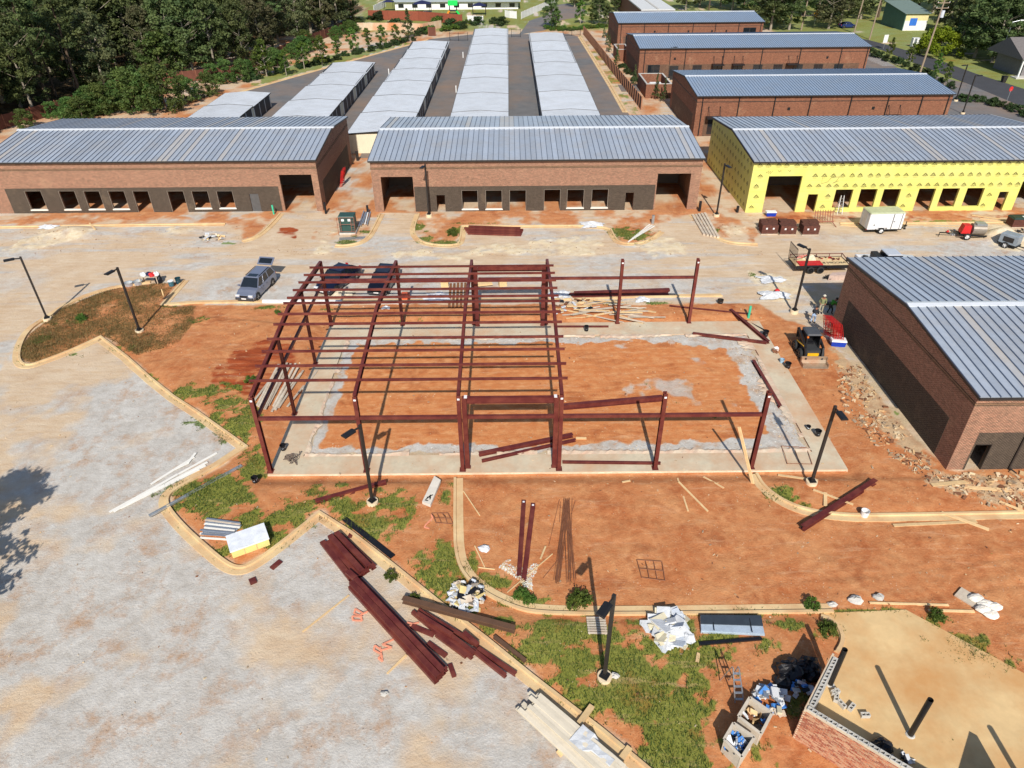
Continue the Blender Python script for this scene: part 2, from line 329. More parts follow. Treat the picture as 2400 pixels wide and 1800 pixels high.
# grass patches: (crop, x, y, radius along x, radius along y in metres, strength)
GRN = [('s', 450, 845, 1.7, .7, .7), ('s', 490, 870, 1.4, .6, .8), ('s', 465, 910, 1.5, .6, .7), ('s', 520, 925, 1., 1.1, .9), ('s', 530, 890, .8, .8, .6),
       ('s', 420, 1070, 1.7, 1., .95), ('s', 480, 1045, 1.6, .7, .9), ('s', 550, 1010, .8, 1.6, .9), ('s', 520, 1070, 1., 1.2, .8), ('s', 470, 1105, 1.4, .6, .7), ('s', 560, 1130, 1.9, 1.1, .9), ('s', 620, 1120, 1.9, .9, .95), ('s', 660, 1095, 1.8, .6, .9), ('s', 500, 1190, .9, .5, .8), ('s', 590, 1160, 1., .6, .8),
       ('s', 740, 1095, 1.5, .6, .9), ('s', 790, 1125, 1.6, .7, .85), ('s', 840, 1085, 1., .8, .75), ('s', 690, 1060, .9, .6, .8), ('s', 730, 1050, .7, .4, .7), ('s', 820, 1155, 1., .7, .7),
       ('s', 885, 1110, .5, 1.4, .7), ('s', 870, 1135, .5, .8, .8), ('s', 965, 1060, .5, 1.3, .75), ('s', 950, 1210, 1.2, 1.2, .85), ('s', 970, 1260, 1.3, 1.1, .95), ('s', 940, 1235, .9, 1.2, .8), ('s', 1000, 1320, 1.2, .7, .95), ('s', 1070, 1260, 1.4, .6, .9), ('s', 1120, 1300, 1.4, .4, .8), ('s', 1020, 1210, .4, 1.1, .7),
       ('s', 1090, 1350, 1.1, .7, .95), ('s', 1160, 1420, 1.3, .8, .95), ('s', 1230, 1370, 1.5, .8, .9), ('s', 1180, 1350, 1.2, .3, .6), ('s', 1380, 1345, 1.2, .3, .6), ('s', 1260, 1440, 1.6, 1., .9), ('s', 1350, 1420, 1.7, .9, .95), ('s', 1400, 1470, 1.7, 1., 1), ('s', 1430, 1400, 1.6, .7, .8), ('s', 1380, 1530, 1.8, 1.1, 1), ('s', 1310, 1520, 1.5, .8, .9), ('s', 1450, 1590, 1.7, .9, .95), ('s', 1430, 1640, 1.8, .9, .95), ('s', 1500, 1480, 1.1, .9, .6), ('s', 1540, 1420, 1.3, .6, .65), ('s', 1570, 1460, .9, .5, .55), ('s', 1640, 1620, 1.2, .9, .7), ('s', 1550, 1680, 2., .8, .8), ('s', 1480, 1350, .7, .8, .7), ('s', 1700, 1350, 1.3, .4, .7), ('s', 1790, 1365, .9, .6, .6), ('s', 1720, 1520, .9, .9, .5),
       ('s', 1500, 1540, 1.6, 1.1, .9), ('s', 1540, 1600, 1.5, .9, .75), ('s', 1480, 1430, 1.3, .8, .85), ('s', 1320, 1380, 1.3, .6, .8), ('s', 1270, 1500, 1.2, .6, .8), ('s', 1340, 1470, 1.6, .9, 1), ('s', 1560, 1380, 1., .4, .7), ('s', 1500, 1650, 1.8, .9, .9), ('s', 1660, 1400, 1., .5, .55), ('s', 1200, 1395, 1., .6, .8), ('s', 1600, 1318, 2.6, .16, .7), ('s', 1880, 1318, 1.6, .18, .7), ('s', 1240, 1312, 1., .3, .5), ('s', 1690, 1070, .9, .7, .85), ('s', 1725, 1095, .9, .4, .6), ('s', 2100, 1400, 1.4, .9, .6), ('s', 2160, 1440, 1.2, 1., .5), ('s', 2030, 1340, .8, .5, .4),
       ('s', 570, 665, 1.7, .4, .6), ('s', 700, 668, 3., .35, .45), ('s', 880, 690, 1.6, .5, .3), ('s', 1340, 655, 2.5, .35, .6), ('s', 1420, 655, 2, .3, .6), ('s', 150, 700, 1.2, .7, .55), ('s', 260, 755, 1.5, .6, .5), ('s', 95, 735, .8, .8, .6), ('s', 180, 765, 1.5, .6, .6), ('s', 380, 665, 1.5, .4, .6), ('s', 430, 690, 1., .8, .5), ('s', 170, 690, .5, .5, .6),
       ('m2', 1420, 1040, .7, 1.1, .8), ('m2', 1450, 1150, 1.1, .8, .8), ('m2', 1620, 1180, 1.4, .6, .9), ('m2', 1730, 1080, .9, .8, .8), ('m2', 1500, 1070, .7, .6, .5), ('m2', 1900, 1010, 2.5, .2, .5), ('m2', 780, 1170, 1.5, .7, .9), ('m2', 960, 1080, .9, .6, .8), ('m2', 880, 1130, 1.3, .5, .8), ('m3', 950, 1090, 1.6, 1.4, 1), ('m3', 1060, 1130, 1.4, 1., .9), ('m3', 1180, 1080, .9, .6, .6), ('m3', 1730, 1060, .7, 1.2, .8), ('m2', 100, 1030, .5, .8, .5), ('m1', 1970, 1180, 1.4, .4, .6), ('m4', 1400, 990, 3, .3, .6), ('m4', 1750, 990, 2, .3, .6),
       ('r1', 100, 420, 1.2, .8, .25), ('s', 840, 1080, .8, .5, .5), ('r3', 1090, 440, .5, .4, .5), ('m1', 1420, 990, .7, .3, .6), ('m1', 1990, 945, .7, .3, .5)]
GRNW = [(P(k, x, y), rx*(1.35 if i_ < 21 else 1), ry*(1.35 if i_ < 21 else 1), s_) for i_, (k, x, y, rx, ry, s_) in enumerate(GRN)]
def lineden(pts, x, y, rad):
    out = np.zeros(x.shape)
    for a, b in zip(pts[:-1], pts[1:]):
        a, b = np.array(a[:2]), np.array(b[:2]); e = b-a
        m = (x > min(a[0], b[0])-3*rad) & (x < max(a[0], b[0])+3*rad) & (y > min(a[1], b[1])-3*rad) & (y < max(a[1], b[1])+3*rad)
        if not m.any(): continue
        px, py = x[m], y[m]; t = np.clip(((px-a[0])*e[0]+(py-a[1])*e[1])/max(e@e, 1e-9), 0, 1)
        out[m] = np.maximum(out[m], np.exp(-(np.hypot(px-a[0]-t*e[0], py-a[1]-t*e[1])/rad)**2))
    return out
FOREST = [(-400, 60), (-56, 60)]+W('s', [(0, 270), (220, 200), (390, 150), (560, 95), (740, 50), (800, 20)])+[(-70, 330), (-400, 330)]
TRK = [(chaikin(W('b6', [(300, 150), (700, 110), (1100, 95), (1350, 75), (1700, 20), (2300, -60)])), .16), (chaikin(W('f3', [(100, 1450), (400, 1330), (700, 1300), (1000, 1400), (1300, 1700)])), .13), (chaikin(W('b2', [(1100, 1500), (1200, 1100), (1150, 800), (1250, 500)])), .14)]
def fields(x, y):
    n1 = fbm(x, y, .33, 4, 3.); n2 = fbm(x, y, 1.3, 4, 9.); n3 = fbm(x, y, .11, 3, 21.); ns = fbm(x*.22, y*1.4, .8, 4, 33.); n4 = fbm(x, y, 4., 3, 55.)
    wob = (n2-.5)*1.5+(n1-.5)*1.2
    red = sstep(sdist(RED, x, y)+wob*.35, -.15, .35)
    red = np.maximum(red, .8*sstep(sdist(NORTH, x, y)+wob*.4, -.2, .4)*sstep(n1+.35*n2, .5, .78)+.12*sstep(sdist(NORTH, x, y), -.1, .2))
    far = sstep(y, 44., 47.)
    red = np.maximum(red, far*np.clip(.45+(n1-.5)*2.2, 0, 1))
    isl = sstep(sdist(ISL1, x, y)+wob*.12, -.1, .25)
    red = np.maximum(red, sstep(sdist(ISL1, x, y), -.9, -.3)*.95*(1-sstep(sdist(LOT, x, y), -.2, .1))*sstep(x+16-.4*(y-17), -1, 0)); red = np.maximum(red, isl*.95)
    lot = sstep(sdist(LOT, x, y)+wob*.3, -.3, .3); stall = sstep(sdist(STALL, x, y)+wob*.5, -.3, .5)
    edge = sstep(x+.42*(y+18), -15., -4.)        # tan, trafficked strip on the lot's west side
    nl = fbm(x+1.5*n1, y+1.5*n2, .16, 5, 71.); edge = sstep(x+.42*(y+18)+(nl-.5)*16, -13., 2.)
    grey = lot*np.clip(.16+.84*edge+(n1-.5)*2.0+(nl-.5)*2.6, 0, 1)
    grey = np.maximum(grey, stall*np.clip(.75+(n1-.5)*1.8, 0, 1))
    road = np.clip(.24+(ns-.5)*2.4+(n3-.5)*2.2, 0, 1)*(1-lot)
    grey = np.maximum(grey, road*(1-red))*(1-isl)
    for k, px_, py_, rx, ry, st in (('m1', 700, 1110, 12, 2.2, .8), ('m4', 800, 1130, 9, 2.2, .9), ('m4', 1400, 1090, 9, 2, .7), ('c3', 900, 420, 7, 1.6, .8), ('m3', 300, 1110, 7, 1., .5), ('l1', 150, 330, 8, 4, .6), ('m2', 400, 940, 3, 1.2, .8), ('r1', 900, 470, 5, 1., .6)):
        c = P(k, px_, py_); grey = np.maximum(grey, st*np.exp(-((x-c.x)/rx)**2-((y-c.y)/ry)**2)*np.clip(.6+(n1-.5)*2.5, 0, 1)*(1-.6*red))
    # inside the slab: a gravel margin round orange fill
    si = sdist(SLABIN, x, y); inn = sstep(si, -.05, .05)
    rgt = sstep(x, 27., 34.)*.9
    grav = (1-sstep(si+wob*.9-rgt*(.4+1.6*n3), .75, 1.35))*inn
    grav = np.maximum(grav, inn*sstep(n1*.7+n3*.5, .74, .82)*sstep(x, 17, 24)*.7)
    orange = inn*(1-grav); red = np.where(inn > .5, 1-grav, red); grey = np.where(inn > .5, grav, grey)
    sand = np.zeros(x.shape)
    for pl in SANDP: sand = np.maximum(sand, sstep(sdist(pl, x, y)+wob*.8, -.35, .55)*np.clip(.72+(n2-.5)*1.6, 0, 1))
    ap = sstep(sdist(APRON, x, y)+wob*.8, -.5, .6); sand = np.maximum(sand, .0)
    dust = ap*np.clip(.75+(n2-.5)*1.8, 0, 1)
    # pale mortar droppings along the inside of the ring beam
    dust = np.maximum(dust, inn*(1-sstep(si+(n2-.5)*.9, .1, .45))*.9)
    dust = np.maximum(dust, sstep(n2*.6+n4*.4, .66, .74)*.5*red*(1-far))
    green = np.zeros(x.shape); dry = isl*np.clip(.62+(n1-.5)*1.6, 0, 1)
    for c, rx, ry, st in GRNW:
        m = (np.abs(x-c.x) < 3*rx) & (np.abs(y-c.y) < 3*ry)
        if m.any():
            v = st*np.exp(-((x[m]-c.x)/rx)**2-((y[m]-c.y)/ry)**2); green[m] = np.maximum(green[m], v)
    green = sstep(green*1.15+(n2-.5)*1.5+(n1-.5)*.7+(n4-.5)*.9, .25, .8)*(1-inn)*sstep(green, .04, .25)
    kl = np.maximum.reduce([lineden(k[::2]+[k[-1]], x, y, .34) for k in (K1, K2, KB4, KB3)])
    green = np.maximum(green, .85*sstep(kl*.9+(n4-.5)*1.3+(n2-.5)*1.4+(n1-.5)*1.6, .95, 1.2))
    wet = np.zeros(x.shape)
    for pl, st in ((W('s', [(440, 825), (470, 790), (520, 745), (600, 730), (640, 745), (640, 800), (600, 850), (540, 860), (500, 850)]), 1.), (W('m2', [(170, 1100), (210, 1045), (340, 1040), (390, 1070), (340, 1140), (210, 1150)]), .9), (W('c2', [(1280, 1385), (1400, 1365), (1560, 1375), (1540, 1400), (1380, 1400)]), .9), (W('c2', [(1330, 1320), (1420, 1250), (1560, 1310)]), .5)):
        wet = np.maximum(wet, st*sstep(sdist(pl, x, y)+wob*.5, -.2, .4))
    wet = wet*np.clip(.35+(ns-.5)*2.4+(n2-.5)*1.2+.35, 0, 1)
    wet = np.maximum(wet, .55*sstep(y, 40.5, 42)*(1-sstep(y, 42.6, 43.4))*sstep(x, 42, 46)*n2*1.6)
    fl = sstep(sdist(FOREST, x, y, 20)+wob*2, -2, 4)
    lawn = np.zeros(x.shape)
    for pl in (W('t4', [(880, 400), (1250, 470), (1700, 720), (1740, 770), (1600, 790), (1380, 690), (1000, 540)]), W('t4', [(700, 200), (1400, 250), (1420, 420), (1400, 480), (1150, 400), (860, 310)]), W('t4', [(1400, 480), (1900, 520), (2400, 560), (2500, 800), (2212, 790), (2000, 700)]), W('t2', [(0, 680), (300, 560), (620, 470), (900, 440), (1300, 370), (1320, 385), (540, 600), (0, 755)]), W('t3', [(610, 310), (640, 310), (930, 780), (1050, 975), (1000, 975)]), W('t1', [(1820, 240), (1960, 260), (1990, 340), (1830, 350)]), W('t2', [(900, 20), (1190, 20), (1190, 110), (1000, 120)]), W('s', [(1350, 0), (1480, 0), (1480, 18), (1350, 20)])):
        lawn = np.maximum(lawn, sstep(sdist(pl, x, y, 6)+wob, -.6, .8))
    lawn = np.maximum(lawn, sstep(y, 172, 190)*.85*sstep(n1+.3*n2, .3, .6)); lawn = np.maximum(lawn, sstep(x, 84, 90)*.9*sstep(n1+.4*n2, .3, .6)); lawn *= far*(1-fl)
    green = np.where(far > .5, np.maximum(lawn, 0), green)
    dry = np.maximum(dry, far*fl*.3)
    hz = (n2-.5)*.1+(n1-.5)*.14+(n4-.5)*.06+.05*np.abs(fbm(x, y, 2.2, 3, 91.)-.5)
    for tr_, wd in TRK:
        for o_ in (-.85, .85):
            q_ = [(p_[0], p_[1]+o_) for p_ in tr_]; l_ = lineden(q_, x, y, wd); l2 = lineden(q_, x, y, wd*2.1)
            hz = hz-.03*l_*np.clip(.4+n1+.5*np.sin(x*9+y*9)*.3, 0, 1.3)+.022*(l2-l_)*(.1+1.5*n2)
    up = np.maximum(sstep(sdist(ISL2, x, y), .05, .5)*.1, np.maximum(sstep(sdist(ISL1, x, y), .05, .6)*.14, sstep(sdist(ISL3, x, y), .05, .5)*.1))
    h = hz*np.clip(red*.9+isl*.9+.12, 0, 1)*(1-far)+up
    so = sdist(SLABOUT, x, y); h = np.where(so > -1.6, h*(1-sstep(so, -1.6, -.1))-.2*sstep(so, -1.2, -.2), h)
    h = np.where(so > 0, -.06+hz*.4, h)
    h = np.where(sdist(ISL2, x, y) < 0, np.where(lot > .5, hz*.12-.005, h), h)
    kd = np.maximum.reduce([lineden(k_[::2]+[k_[-1]], x, y, .55) for k_ in (K1, K2, K3, K4, KS, KB1, KB1b, KB3, KB4, KB5, KB6)]); h = np.where(so > -.4, h, h*(1-.9*kd)-.015*kd)
    c = P('d1', 1620, 640); h = h+1.15*np.exp(-((x-c.x)/1.7)**2-((y-c.y)/1.3)**2)
    c = P('m1', 620, 1090); h = h+.45*np.exp(-((x-c.x)/2.4)**2-((y-c.y)/1.4)**2)
    h = h+.1*sand*(1-far)*n2
    pad = sdist([(30.9, -11), (35.2, -11), (46, -20.5), (46, -33), (27.6, -17.5), (30.5, -14)], x, y)
    h = np.where(pad > -.3, -.03, h)
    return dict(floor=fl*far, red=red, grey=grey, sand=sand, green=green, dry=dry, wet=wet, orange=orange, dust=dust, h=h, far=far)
def grow(start, end, step, k):
    o = []; p = start; s = step
    while abs(p) < abs(end) or (p < end) == (start < end):
        s *= k; p = p+s if end > start else p-s; o.append(p)
        if (end > start and p > end) or (end < start and p < end): break
    return o
xs = np.array(grow(-47, -900, .4, 1.09)[::-1]+list(np.arange(-47, 76, .17))+grow(76, 900, .4, 1.09))
ys = np.array(grow(-22, -150, .4, 1.12)[::-1]+list(np.arange(-22, 46, .17))+list(np.arange(46, 130, .9))+grow(130, 1600, 1.2, 1.05))
gx, gy = np.meshgrid(xs, ys); FX, FY = gx.ravel(), gy.ravel(); FD = fields(FX, FY)
me = bpy.data.meshes.new('ground'); nx, ny = len(xs), len(ys)
me.vertices.add(nx*ny); me.vertices.foreach_set('co', np.stack([FX, FY, FD['h']], 1).astype(np.float32).ravel())
ii = (np.arange(ny-1)[:, None]*nx+np.arange(nx-1)[None, :]).ravel()
quads = np.stack([ii, ii+1, ii+1+nx, ii+nx], 1).astype(np.int32)
me.loops.add(quads.size); me.loops.foreach_set('vertex_index', quads.ravel()); me.polygons.add(len(quads))
me.polygons.foreach_set('loop_start', np.arange(0, quads.size, 4, dtype=np.int32))
me.polygons.foreach_set('use_smooth', np.ones(len(quads), bool)); me.update(calc_edges=True)
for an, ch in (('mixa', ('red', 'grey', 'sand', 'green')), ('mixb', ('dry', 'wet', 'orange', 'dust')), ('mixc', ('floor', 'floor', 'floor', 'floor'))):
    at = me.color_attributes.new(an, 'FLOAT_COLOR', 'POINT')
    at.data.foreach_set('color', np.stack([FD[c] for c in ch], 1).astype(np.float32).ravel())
def groundmat():
    m, t, b = newmat('site_ground'); pos = nd(t, 'ShaderNodeTexCoord').outputs['Object']
    def att(n):
        a = nd(t, 'ShaderNodeAttribute'); a.attribute_name = n; s = nd(t, 'ShaderNodeSeparateColor'); t.links.new(a.outputs['Color'], s.inputs[0])
        return s.outputs[0], s.outputs[1], s.outputs[2], a.outputs['Alpha']
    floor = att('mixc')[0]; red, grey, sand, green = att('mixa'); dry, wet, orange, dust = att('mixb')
    big = noise(t, pos, .35, 5, .62); mid = noise(t, pos, 1.7, 5, .65); fine = noise(t, pos, 9, 4, .7); grit = noise(t, pos, 42, 2, .7)
    mp = nd(t, 'ShaderNodeMapping'); mp.inputs['Scale'].default_value = (.35, 2.2, 1); t.links.new(pos, mp.inputs['Vector'])
    strk = noise(t, mp.outputs[0], 1.1, 5, .6)
    def tone(f, a, c, lo=.35, hi=.65): return mixc(t, ramp(t, f, lo, hi), a, c)
    jit = mth(t, 'MULTIPLY', mth(t, 'SUBTRACT', mth(t, 'ADD', mth(t, 'MULTIPLY', fine, .6), mth(t, 'MULTIPLY', mid, .4)), .5), 1.1)
    def msk(v, k=1., lo=.3, hi=.7): return ramp(t, mth(t, 'ADD', v, mth(t, 'MULTIPLY', jit, k)), lo, hi)
    cT = mixc(t, ramp(t, mid, .35, .7), tone(strk, L(202, 172, 138), L(218, 197, 168)), tone(big, L(196, 166, 134), L(220, 200, 174)))
    cG = mixc(t, ramp(t, fine, .35, .65), tone(big, L(186, 179, 169), L(210, 205, 196)), tone(mid, L(176, 168, 157), L(212, 207, 199)))
    cR = mixc(t, mth(t, 'MULTIPLY', ramp(t, fine, .34, .68), .7), tone(big, L(186, 110, 64), L(208, 144, 94)), tone(mid, L(166, 92, 52), L(218, 164, 116)))
    cO = mixc(t, ramp(t, mid, .35, .7), tone(strk, L(204, 130, 78), L(220, 160, 108)), L(198, 120, 70))
    cS = tone(mid, L(222, 200, 160), L(232, 218, 190))
    cW = tone(strk, L(138, 62, 36), L(178, 88, 48))
    cD = mixc(t, ramp(t, fine, .35, .65), tone(mid, L(140, 104, 62), L(168, 112, 68)), L(150, 120, 74))
    cM = tone(fine, L(205, 182, 146), L(188, 168, 136))
    cL = mixc(t, ramp(t, fine, .35, .65), L(88, 118, 44), L(122, 146, 60))
    o = mixc(t, msk(grey, .55, .2, .8), cT, cG)
    o = mixc(t, msk(red, .8, .2, .95), o, cR)
    o = mixc(t, msk(orange, .5, .3, .7), o, cO)
    o = mixc(t, msk(wet, .5, .3, .7), o, cW)
    o = mixc(t, mth(t, 'MULTIPLY', msk(dust, 1.2, .4, .7), .8), o, cM)
    o = mixc(t, mth(t, 'MULTIPLY', msk(sand, .8, .25, .9), .9), o, cS)
    o = mixc(t, mth(t, 'MULTIPLY', msk(dry, .8, .3, .7), .85), o, cD)
    o = mixc(t, mth(t, 'MULTIPLY', msk(green, .9, .35, .7), .8), o, cL)
    o = mixc(t, msk(floor, .3), o, tone(mid, L(58, 50, 34), L(84, 70, 44)))  # leaf litter brown, with shade under the trees also put into the colour
    # rusty stains on the gravel, scattered dark crumbs and pale pebbles
    stn = mth(t, 'MULTIPLY', ramp(t, noise(t, pos, .5, 8, .74), .5, .68), mth(t, 'MULTIPLY', grey, .85))
    o = mixc(t, stn, o, L(182, 140, 102))
    vo = nd(t, 'ShaderNodeTexVoronoi', Scale=3.2); t.links.new(pos, vo.inputs['Vector'])
    crumbs = mth(t, 'MULTIPLY', mth(t, 'LESS_THAN', vo.outputs['Distance'], .1), ramp(t, noise(t, pos, .5, 3), .5, .6))
    damp = mth(t, 'MULTIPLY', ramp(t, noise(t, pos, .42, 7, .7), .53, .66), mth(t, 'MULTIPLY', red, .5)); o = mixc(t, damp, o, L(150, 76, 42))
    scuf = mth(t, 'MULTIPLY', ramp(t, noise(t, mp.outputs[0], .9, 8, .72), .55, .7), mth(t, 'MULTIPLY', red, .45)); o = mixc(t, scuf, o, L(222, 180, 140))
    spk = mth(t, 'MULTIPLY', ramp(t, noise(t, pos, 2.6, 6, .75), .6, .72), mth(t, 'MULTIPLY', grey, .5)); o = mixc(t, spk, o, L(138, 108, 82))
    o = mixc(t, mth(t, 'MULTIPLY', crumbs, .55), o, L(84, 66, 50))
    vo2 = nd(t, 'ShaderNodeTexVoronoi', Scale=4.7); t.links.new(pos, vo2.inputs['Vector'])
    peb = mth(t, 'MULTIPLY', mth(t, 'LESS_THAN', vo2.outputs['Distance'], .13), ramp(t, noise(t, pos, .8, 3), .52, .6))
    o = mixc(t, mth(t, 'MULTIPLY', peb, .6), o, L(226, 205, 178))
    o = mixc(t, ramp(t, grit, .3, .7), mixc(t, .1, o, (0, 0, 0, 1)), o)
    t.links.new(o, b.inputs['Base Color']); b.inputs['Roughness'].default_value = .95; b.inputs['Specular IOR Level'].default_value = .15
    bumpn(t, b, mth(t, 'ADD', mth(t, 'MULTIPLY', fine, .7), mth(t, 'ADD', mth(t, 'MULTIPLY', grit, .25), mth(t, 'MULTIPLY', mid, .9))), .6, .1)
    return m
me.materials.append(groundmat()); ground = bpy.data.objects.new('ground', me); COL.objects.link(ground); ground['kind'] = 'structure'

def kerb(name, pts, side, gut=.42, top=.16, h=.13, m=None):
    """cast kerb and gutter swept along a path; side=+1 puts the gutter on the right of the path"""
    pts = [Vector((p[0], p[1], 0)) for p in pts]; keep = [pts[0]]
    for p in pts[1:]:
        if (p-keep[-1]).length > .12: keep.append(p)
    pts = keep; prof = [(-top/2, -.15), (-top/2, h), (top/2, h), (top/2+.03, .03), (top/2+gut, .035), (top/2+gut, -.15)]
    rings = []
    for i, p in enumerate(pts):
        a = (p-pts[i-1]).normalized() if i else None; b = (pts[i+1]-p).normalized() if i < len(pts)-1 else None
        d = ((a or b)+(b or a)).normalized(); nrm = Vector((d.y, -d.x, 0))*side
        c = max(.5, abs(d.dot(b or a))); rings.append([p+nrm*(u/c)+Vector((0, 0, v)) for u, v in prof])
    mm = M().loft(rings if side > 0 else [r[::-1] for r in rings])
    return mm.build(name, m or M_CONC, kind='structure', loc=(0, 0, 0))
for pts, sd in ((K1, 1), (K2, -1), (K3, 1), (KS, -1), (KB1, 1), (KB1b, 1), (KB3, -1), (KB4, 1), (KB5, 1), (KB6, 1)): kerb('kerb', pts, sd)
kerb('kerb', K4, 1, .05, .18, .13)

# foundation ring beam with its recessed control joints
def ringpoly(o, i):
    (a, b, c, d), (e, f, g, h_) = o, i
    mm = M()
    mm.box(a, c, b, f, -.35, 0); mm.box(a, c, h_, d, -.35, 0)
    mm.box(a, e, f+.012, h_-.012, -.35, 0); mm.box(g, c, f+.012, h_-.012, -.35, 0)
    return mm
slab = ringpoly((-.12, -.3, 36.55, 18.72), (1.72, 1.45, 34.92, 16.65)).build('foundation_slab', M_SLAB, kind='structure', loc=(0, 0, 0))
jm = mat('joint_dark', (.05, .045, .04), .9)
for x in (1.74, 34.9): M().box(x-.015, x+.015, 1.5, 16.6, -.002, .004).build('joint', jm, slab)  # dark strips marking the joints at the inner edges
M().box(-.12, 36.55, -.33, -.3, -.3, -.05).build('form_face', mat('pale_concrete', L(222, 208, 182), .85, dirt=L(190, 130, 90)), slab)
# concrete pad of the bin enclosure
M().prism([tuple(p[:2]) for p in (P('s', 1772, 1324), P('b6', 740, 275), P('b6', 1335, 250), P('b6', 2212, 722), P('b6', 2700, 985))]+[(47, -30), (42.3, -30), (27.35, -17.5), (29.4, -15.2), (31.0, -13.4), (31.5, -12.6), (31.45, -11.9), (31.1, -11.4)], -.2, .02).build('concrete_pad', M_PAD, kind='structure', loc=(0, 0, 0))

# asphalt: storage lanes, parking by the finished shops, street
M_ASPH = mat('asphalt', (.15, .148, .148), .9, 0, .18, .5, .3, 60, dirt=L(150, 120, 95), dirtamt=.6, dscale=.07)
M_ASPHD = mat('street_asphalt', (.055, .055, .06), .9, 0, .15, .4, .3, 60)
def sheet(name, poly, z, m): return M().prism([tuple(p[:2]) for p in poly], z-.1, z).build(name, m, kind='structure', loc=(0, 0, 0))
sheet('storage_lot', W('t2', [(-150, 800), (540, 605), (1300, 392), (1500, 340)])+[tuple(P('t2', 1850, 300)[:2])]+[(31.2, 176)]+W('t3', [(595, 322), (1000, 972)])+[(35.5, 66), (-5.8, 66), (-6.1, 72), (-38, 72)], .03, M_ASPH)
kerb('kerb', W('t2', [(-150, 800), (540, 605), (1000, 477), (1310, 392), (1480, 345)]), 1, .35, .3, .13)
kerb('kerb', W('t3', [(590, 318), (720, 520), (860, 745), (990, 972)]), 1, .5, .4, .13)
sheet('parking_lot', [(83, 64), (130, 64)]+W('t4', [(2212, 980), (1720, 720), (1450, 660)])+[(86, 112), (36.5, 112), (36.5, 106), (83, 106)], .03, M_ASPH)
sheet('parking_lot', [(42, 134), (42, 148), (100, 148), (96, 112), (88, 112), (87, 134)], .03, M_ASPH)
sheet('street', W('t4', [(2400, 800), (2212, 770), (1800, 640), (1420, 500), (1050, 395), (860, 345), (700, 318), (700, 340), (860, 390), (1000, 440), (1300, 560), (1700, 715), (2212, 930), (2400, 1000)]), .05, M_ASPHD)
sheet('driveway', W('t4', [(1690, 700), (2212, 880), (2350, 960), (2350, 1010), (2212, 960), (1850, 860), (1500, 800), (1740, 790)]), .04, M_ASPH)
sheet('access_road', W('t3', [(60, 300), (150, 180), (300, 130), (370, 45), (480, 30), (640, 90), (560, 150), (400, 180), (330, 240), (280, 262)]), .04, M_ASPH)
# ================================================================ BUILDINGS
def roofmat(name, c, streak, rough=.38, metal=.55, rnd=.1):
    m, t, b = newmat(name); ob = nd(t, 'ShaderNodeTexCoord').outputs['Object']; oi = nd(t, 'ShaderNodeObjectInfo')
    wv = nd(t, 'ShaderNodeVectorMath', operation='ADD'); t.links.new(ob, wv.inputs[0]); t.links.new(oi.outputs['Location'], wv.inputs[1])
    n = noise(t, wv.outputs[0], .35, 5, .65); n2 = noise(t, wv.outputs[0], 3, 3)
    o = mixc(t, ramp(t, n, .35, .7), c, tuple(x*.86 for x in c[:3])+(1,))
    f = mth(t, 'MULTIPLY', ramp(t, n, .45, .7), .35)
    f = mth(t, 'ADD', f, mth(t, 'MULTIPLY', mth(t, 'GREATER_THAN', oi.outputs['Random'], .93), .55), clamp=True)
    o = mixc(t, f, o, streak); o = mixc(t, ramp(t, n2, .4, .7), o, mixc(t, .12, o, (.9, .9, .9, 1)))
    hs = nd(t, 'ShaderNodeHueSaturation'); t.links.new(o, hs.inputs['Color']); t.links.new(mth(t, 'ADD', mth(t, 'MULTIPLY', oi.outputs['Random'], rnd*2), 1-rnd), hs.inputs['Value'])
    t.links.new(hs.outputs[0], b.inputs['Base Color']); b.inputs['Metallic'].default_value = metal
    t.links.new(mth(t, 'ADD', mth(t, 'MULTIPLY', n, .2), rough-.1), b.inputs['Roughness'])
    bumpn(t, b, noise(t, wv.outputs[0], 1.2, 2), .12, .05); MATS[name] = m; return m
M_ROOF = roofmat('standing_seam_roof', L(186, 194, 204), L(200, 188, 172), .42, .35)
M_ROOF2 = roofmat('finished_roof', L(160, 178, 198), L(170, 178, 186), .42, .35, .03)
M_SEAM = mat('roof_seam', L(92, 104, 124), .5, .4, .1, 2, 0)  # darker than the panels: dark reflections on seam sides put into the colour
M_SROOF = roofmat('storage_roof', L(226, 229, 232), L(196, 195, 192), .5, .25, .06)
M_SRIB = mat('storage_rib', L(150, 154, 160), .55, .3, .08, 1, 0)
M_INT = mat('interior_block', L(120, 108, 98), .9, 0, .15, 1.5, .1)
M_CAP = mat('ridge_cap', (.8, .82, .84), .35, .3, .06, 2, 0)
M_SILL = mat('sill_board', L(232, 226, 214), .7, 0, .08, 3, 0)
M_YEL = mat('yellow_sheathing', L(216, 210, 112), .65, 0, .06, .5, .05, 20, dirt=L(212, 206, 136), dirtamt=.5, dscale=.6)
M_PRINT = mat('sheathing_print', L(58, 54, 18), .7, 0, .3, 3, 0)
def wallcells(mm, x0, x1, z0, z1, ya, yb, ops):
    xs_ = sorted({x0, x1}|{min(max(v, x0), x1) for o in ops for v in o[:2]}); zs_ = sorted({z0, z1}|{min(max(v, z0), z1) for o in ops for v in o[2:4]})
    for a, b in zip(xs_[:-1], xs_[1:]):
        run = None
        for c, d in zip(zs_[:-1], zs_[1:]):
            cx, cz = (a+b)/2, (c+d)/2
            if any(o[0] < cx < o[1] and o[2] < cz < o[3] for o in ops):
                if run: mm.box(a, b, ya, yb, *run); run = None
            else: run = (run[0], d) if run else (c, d)
        if run: mm.box(a, b, ya, yb, *run)
    return mm
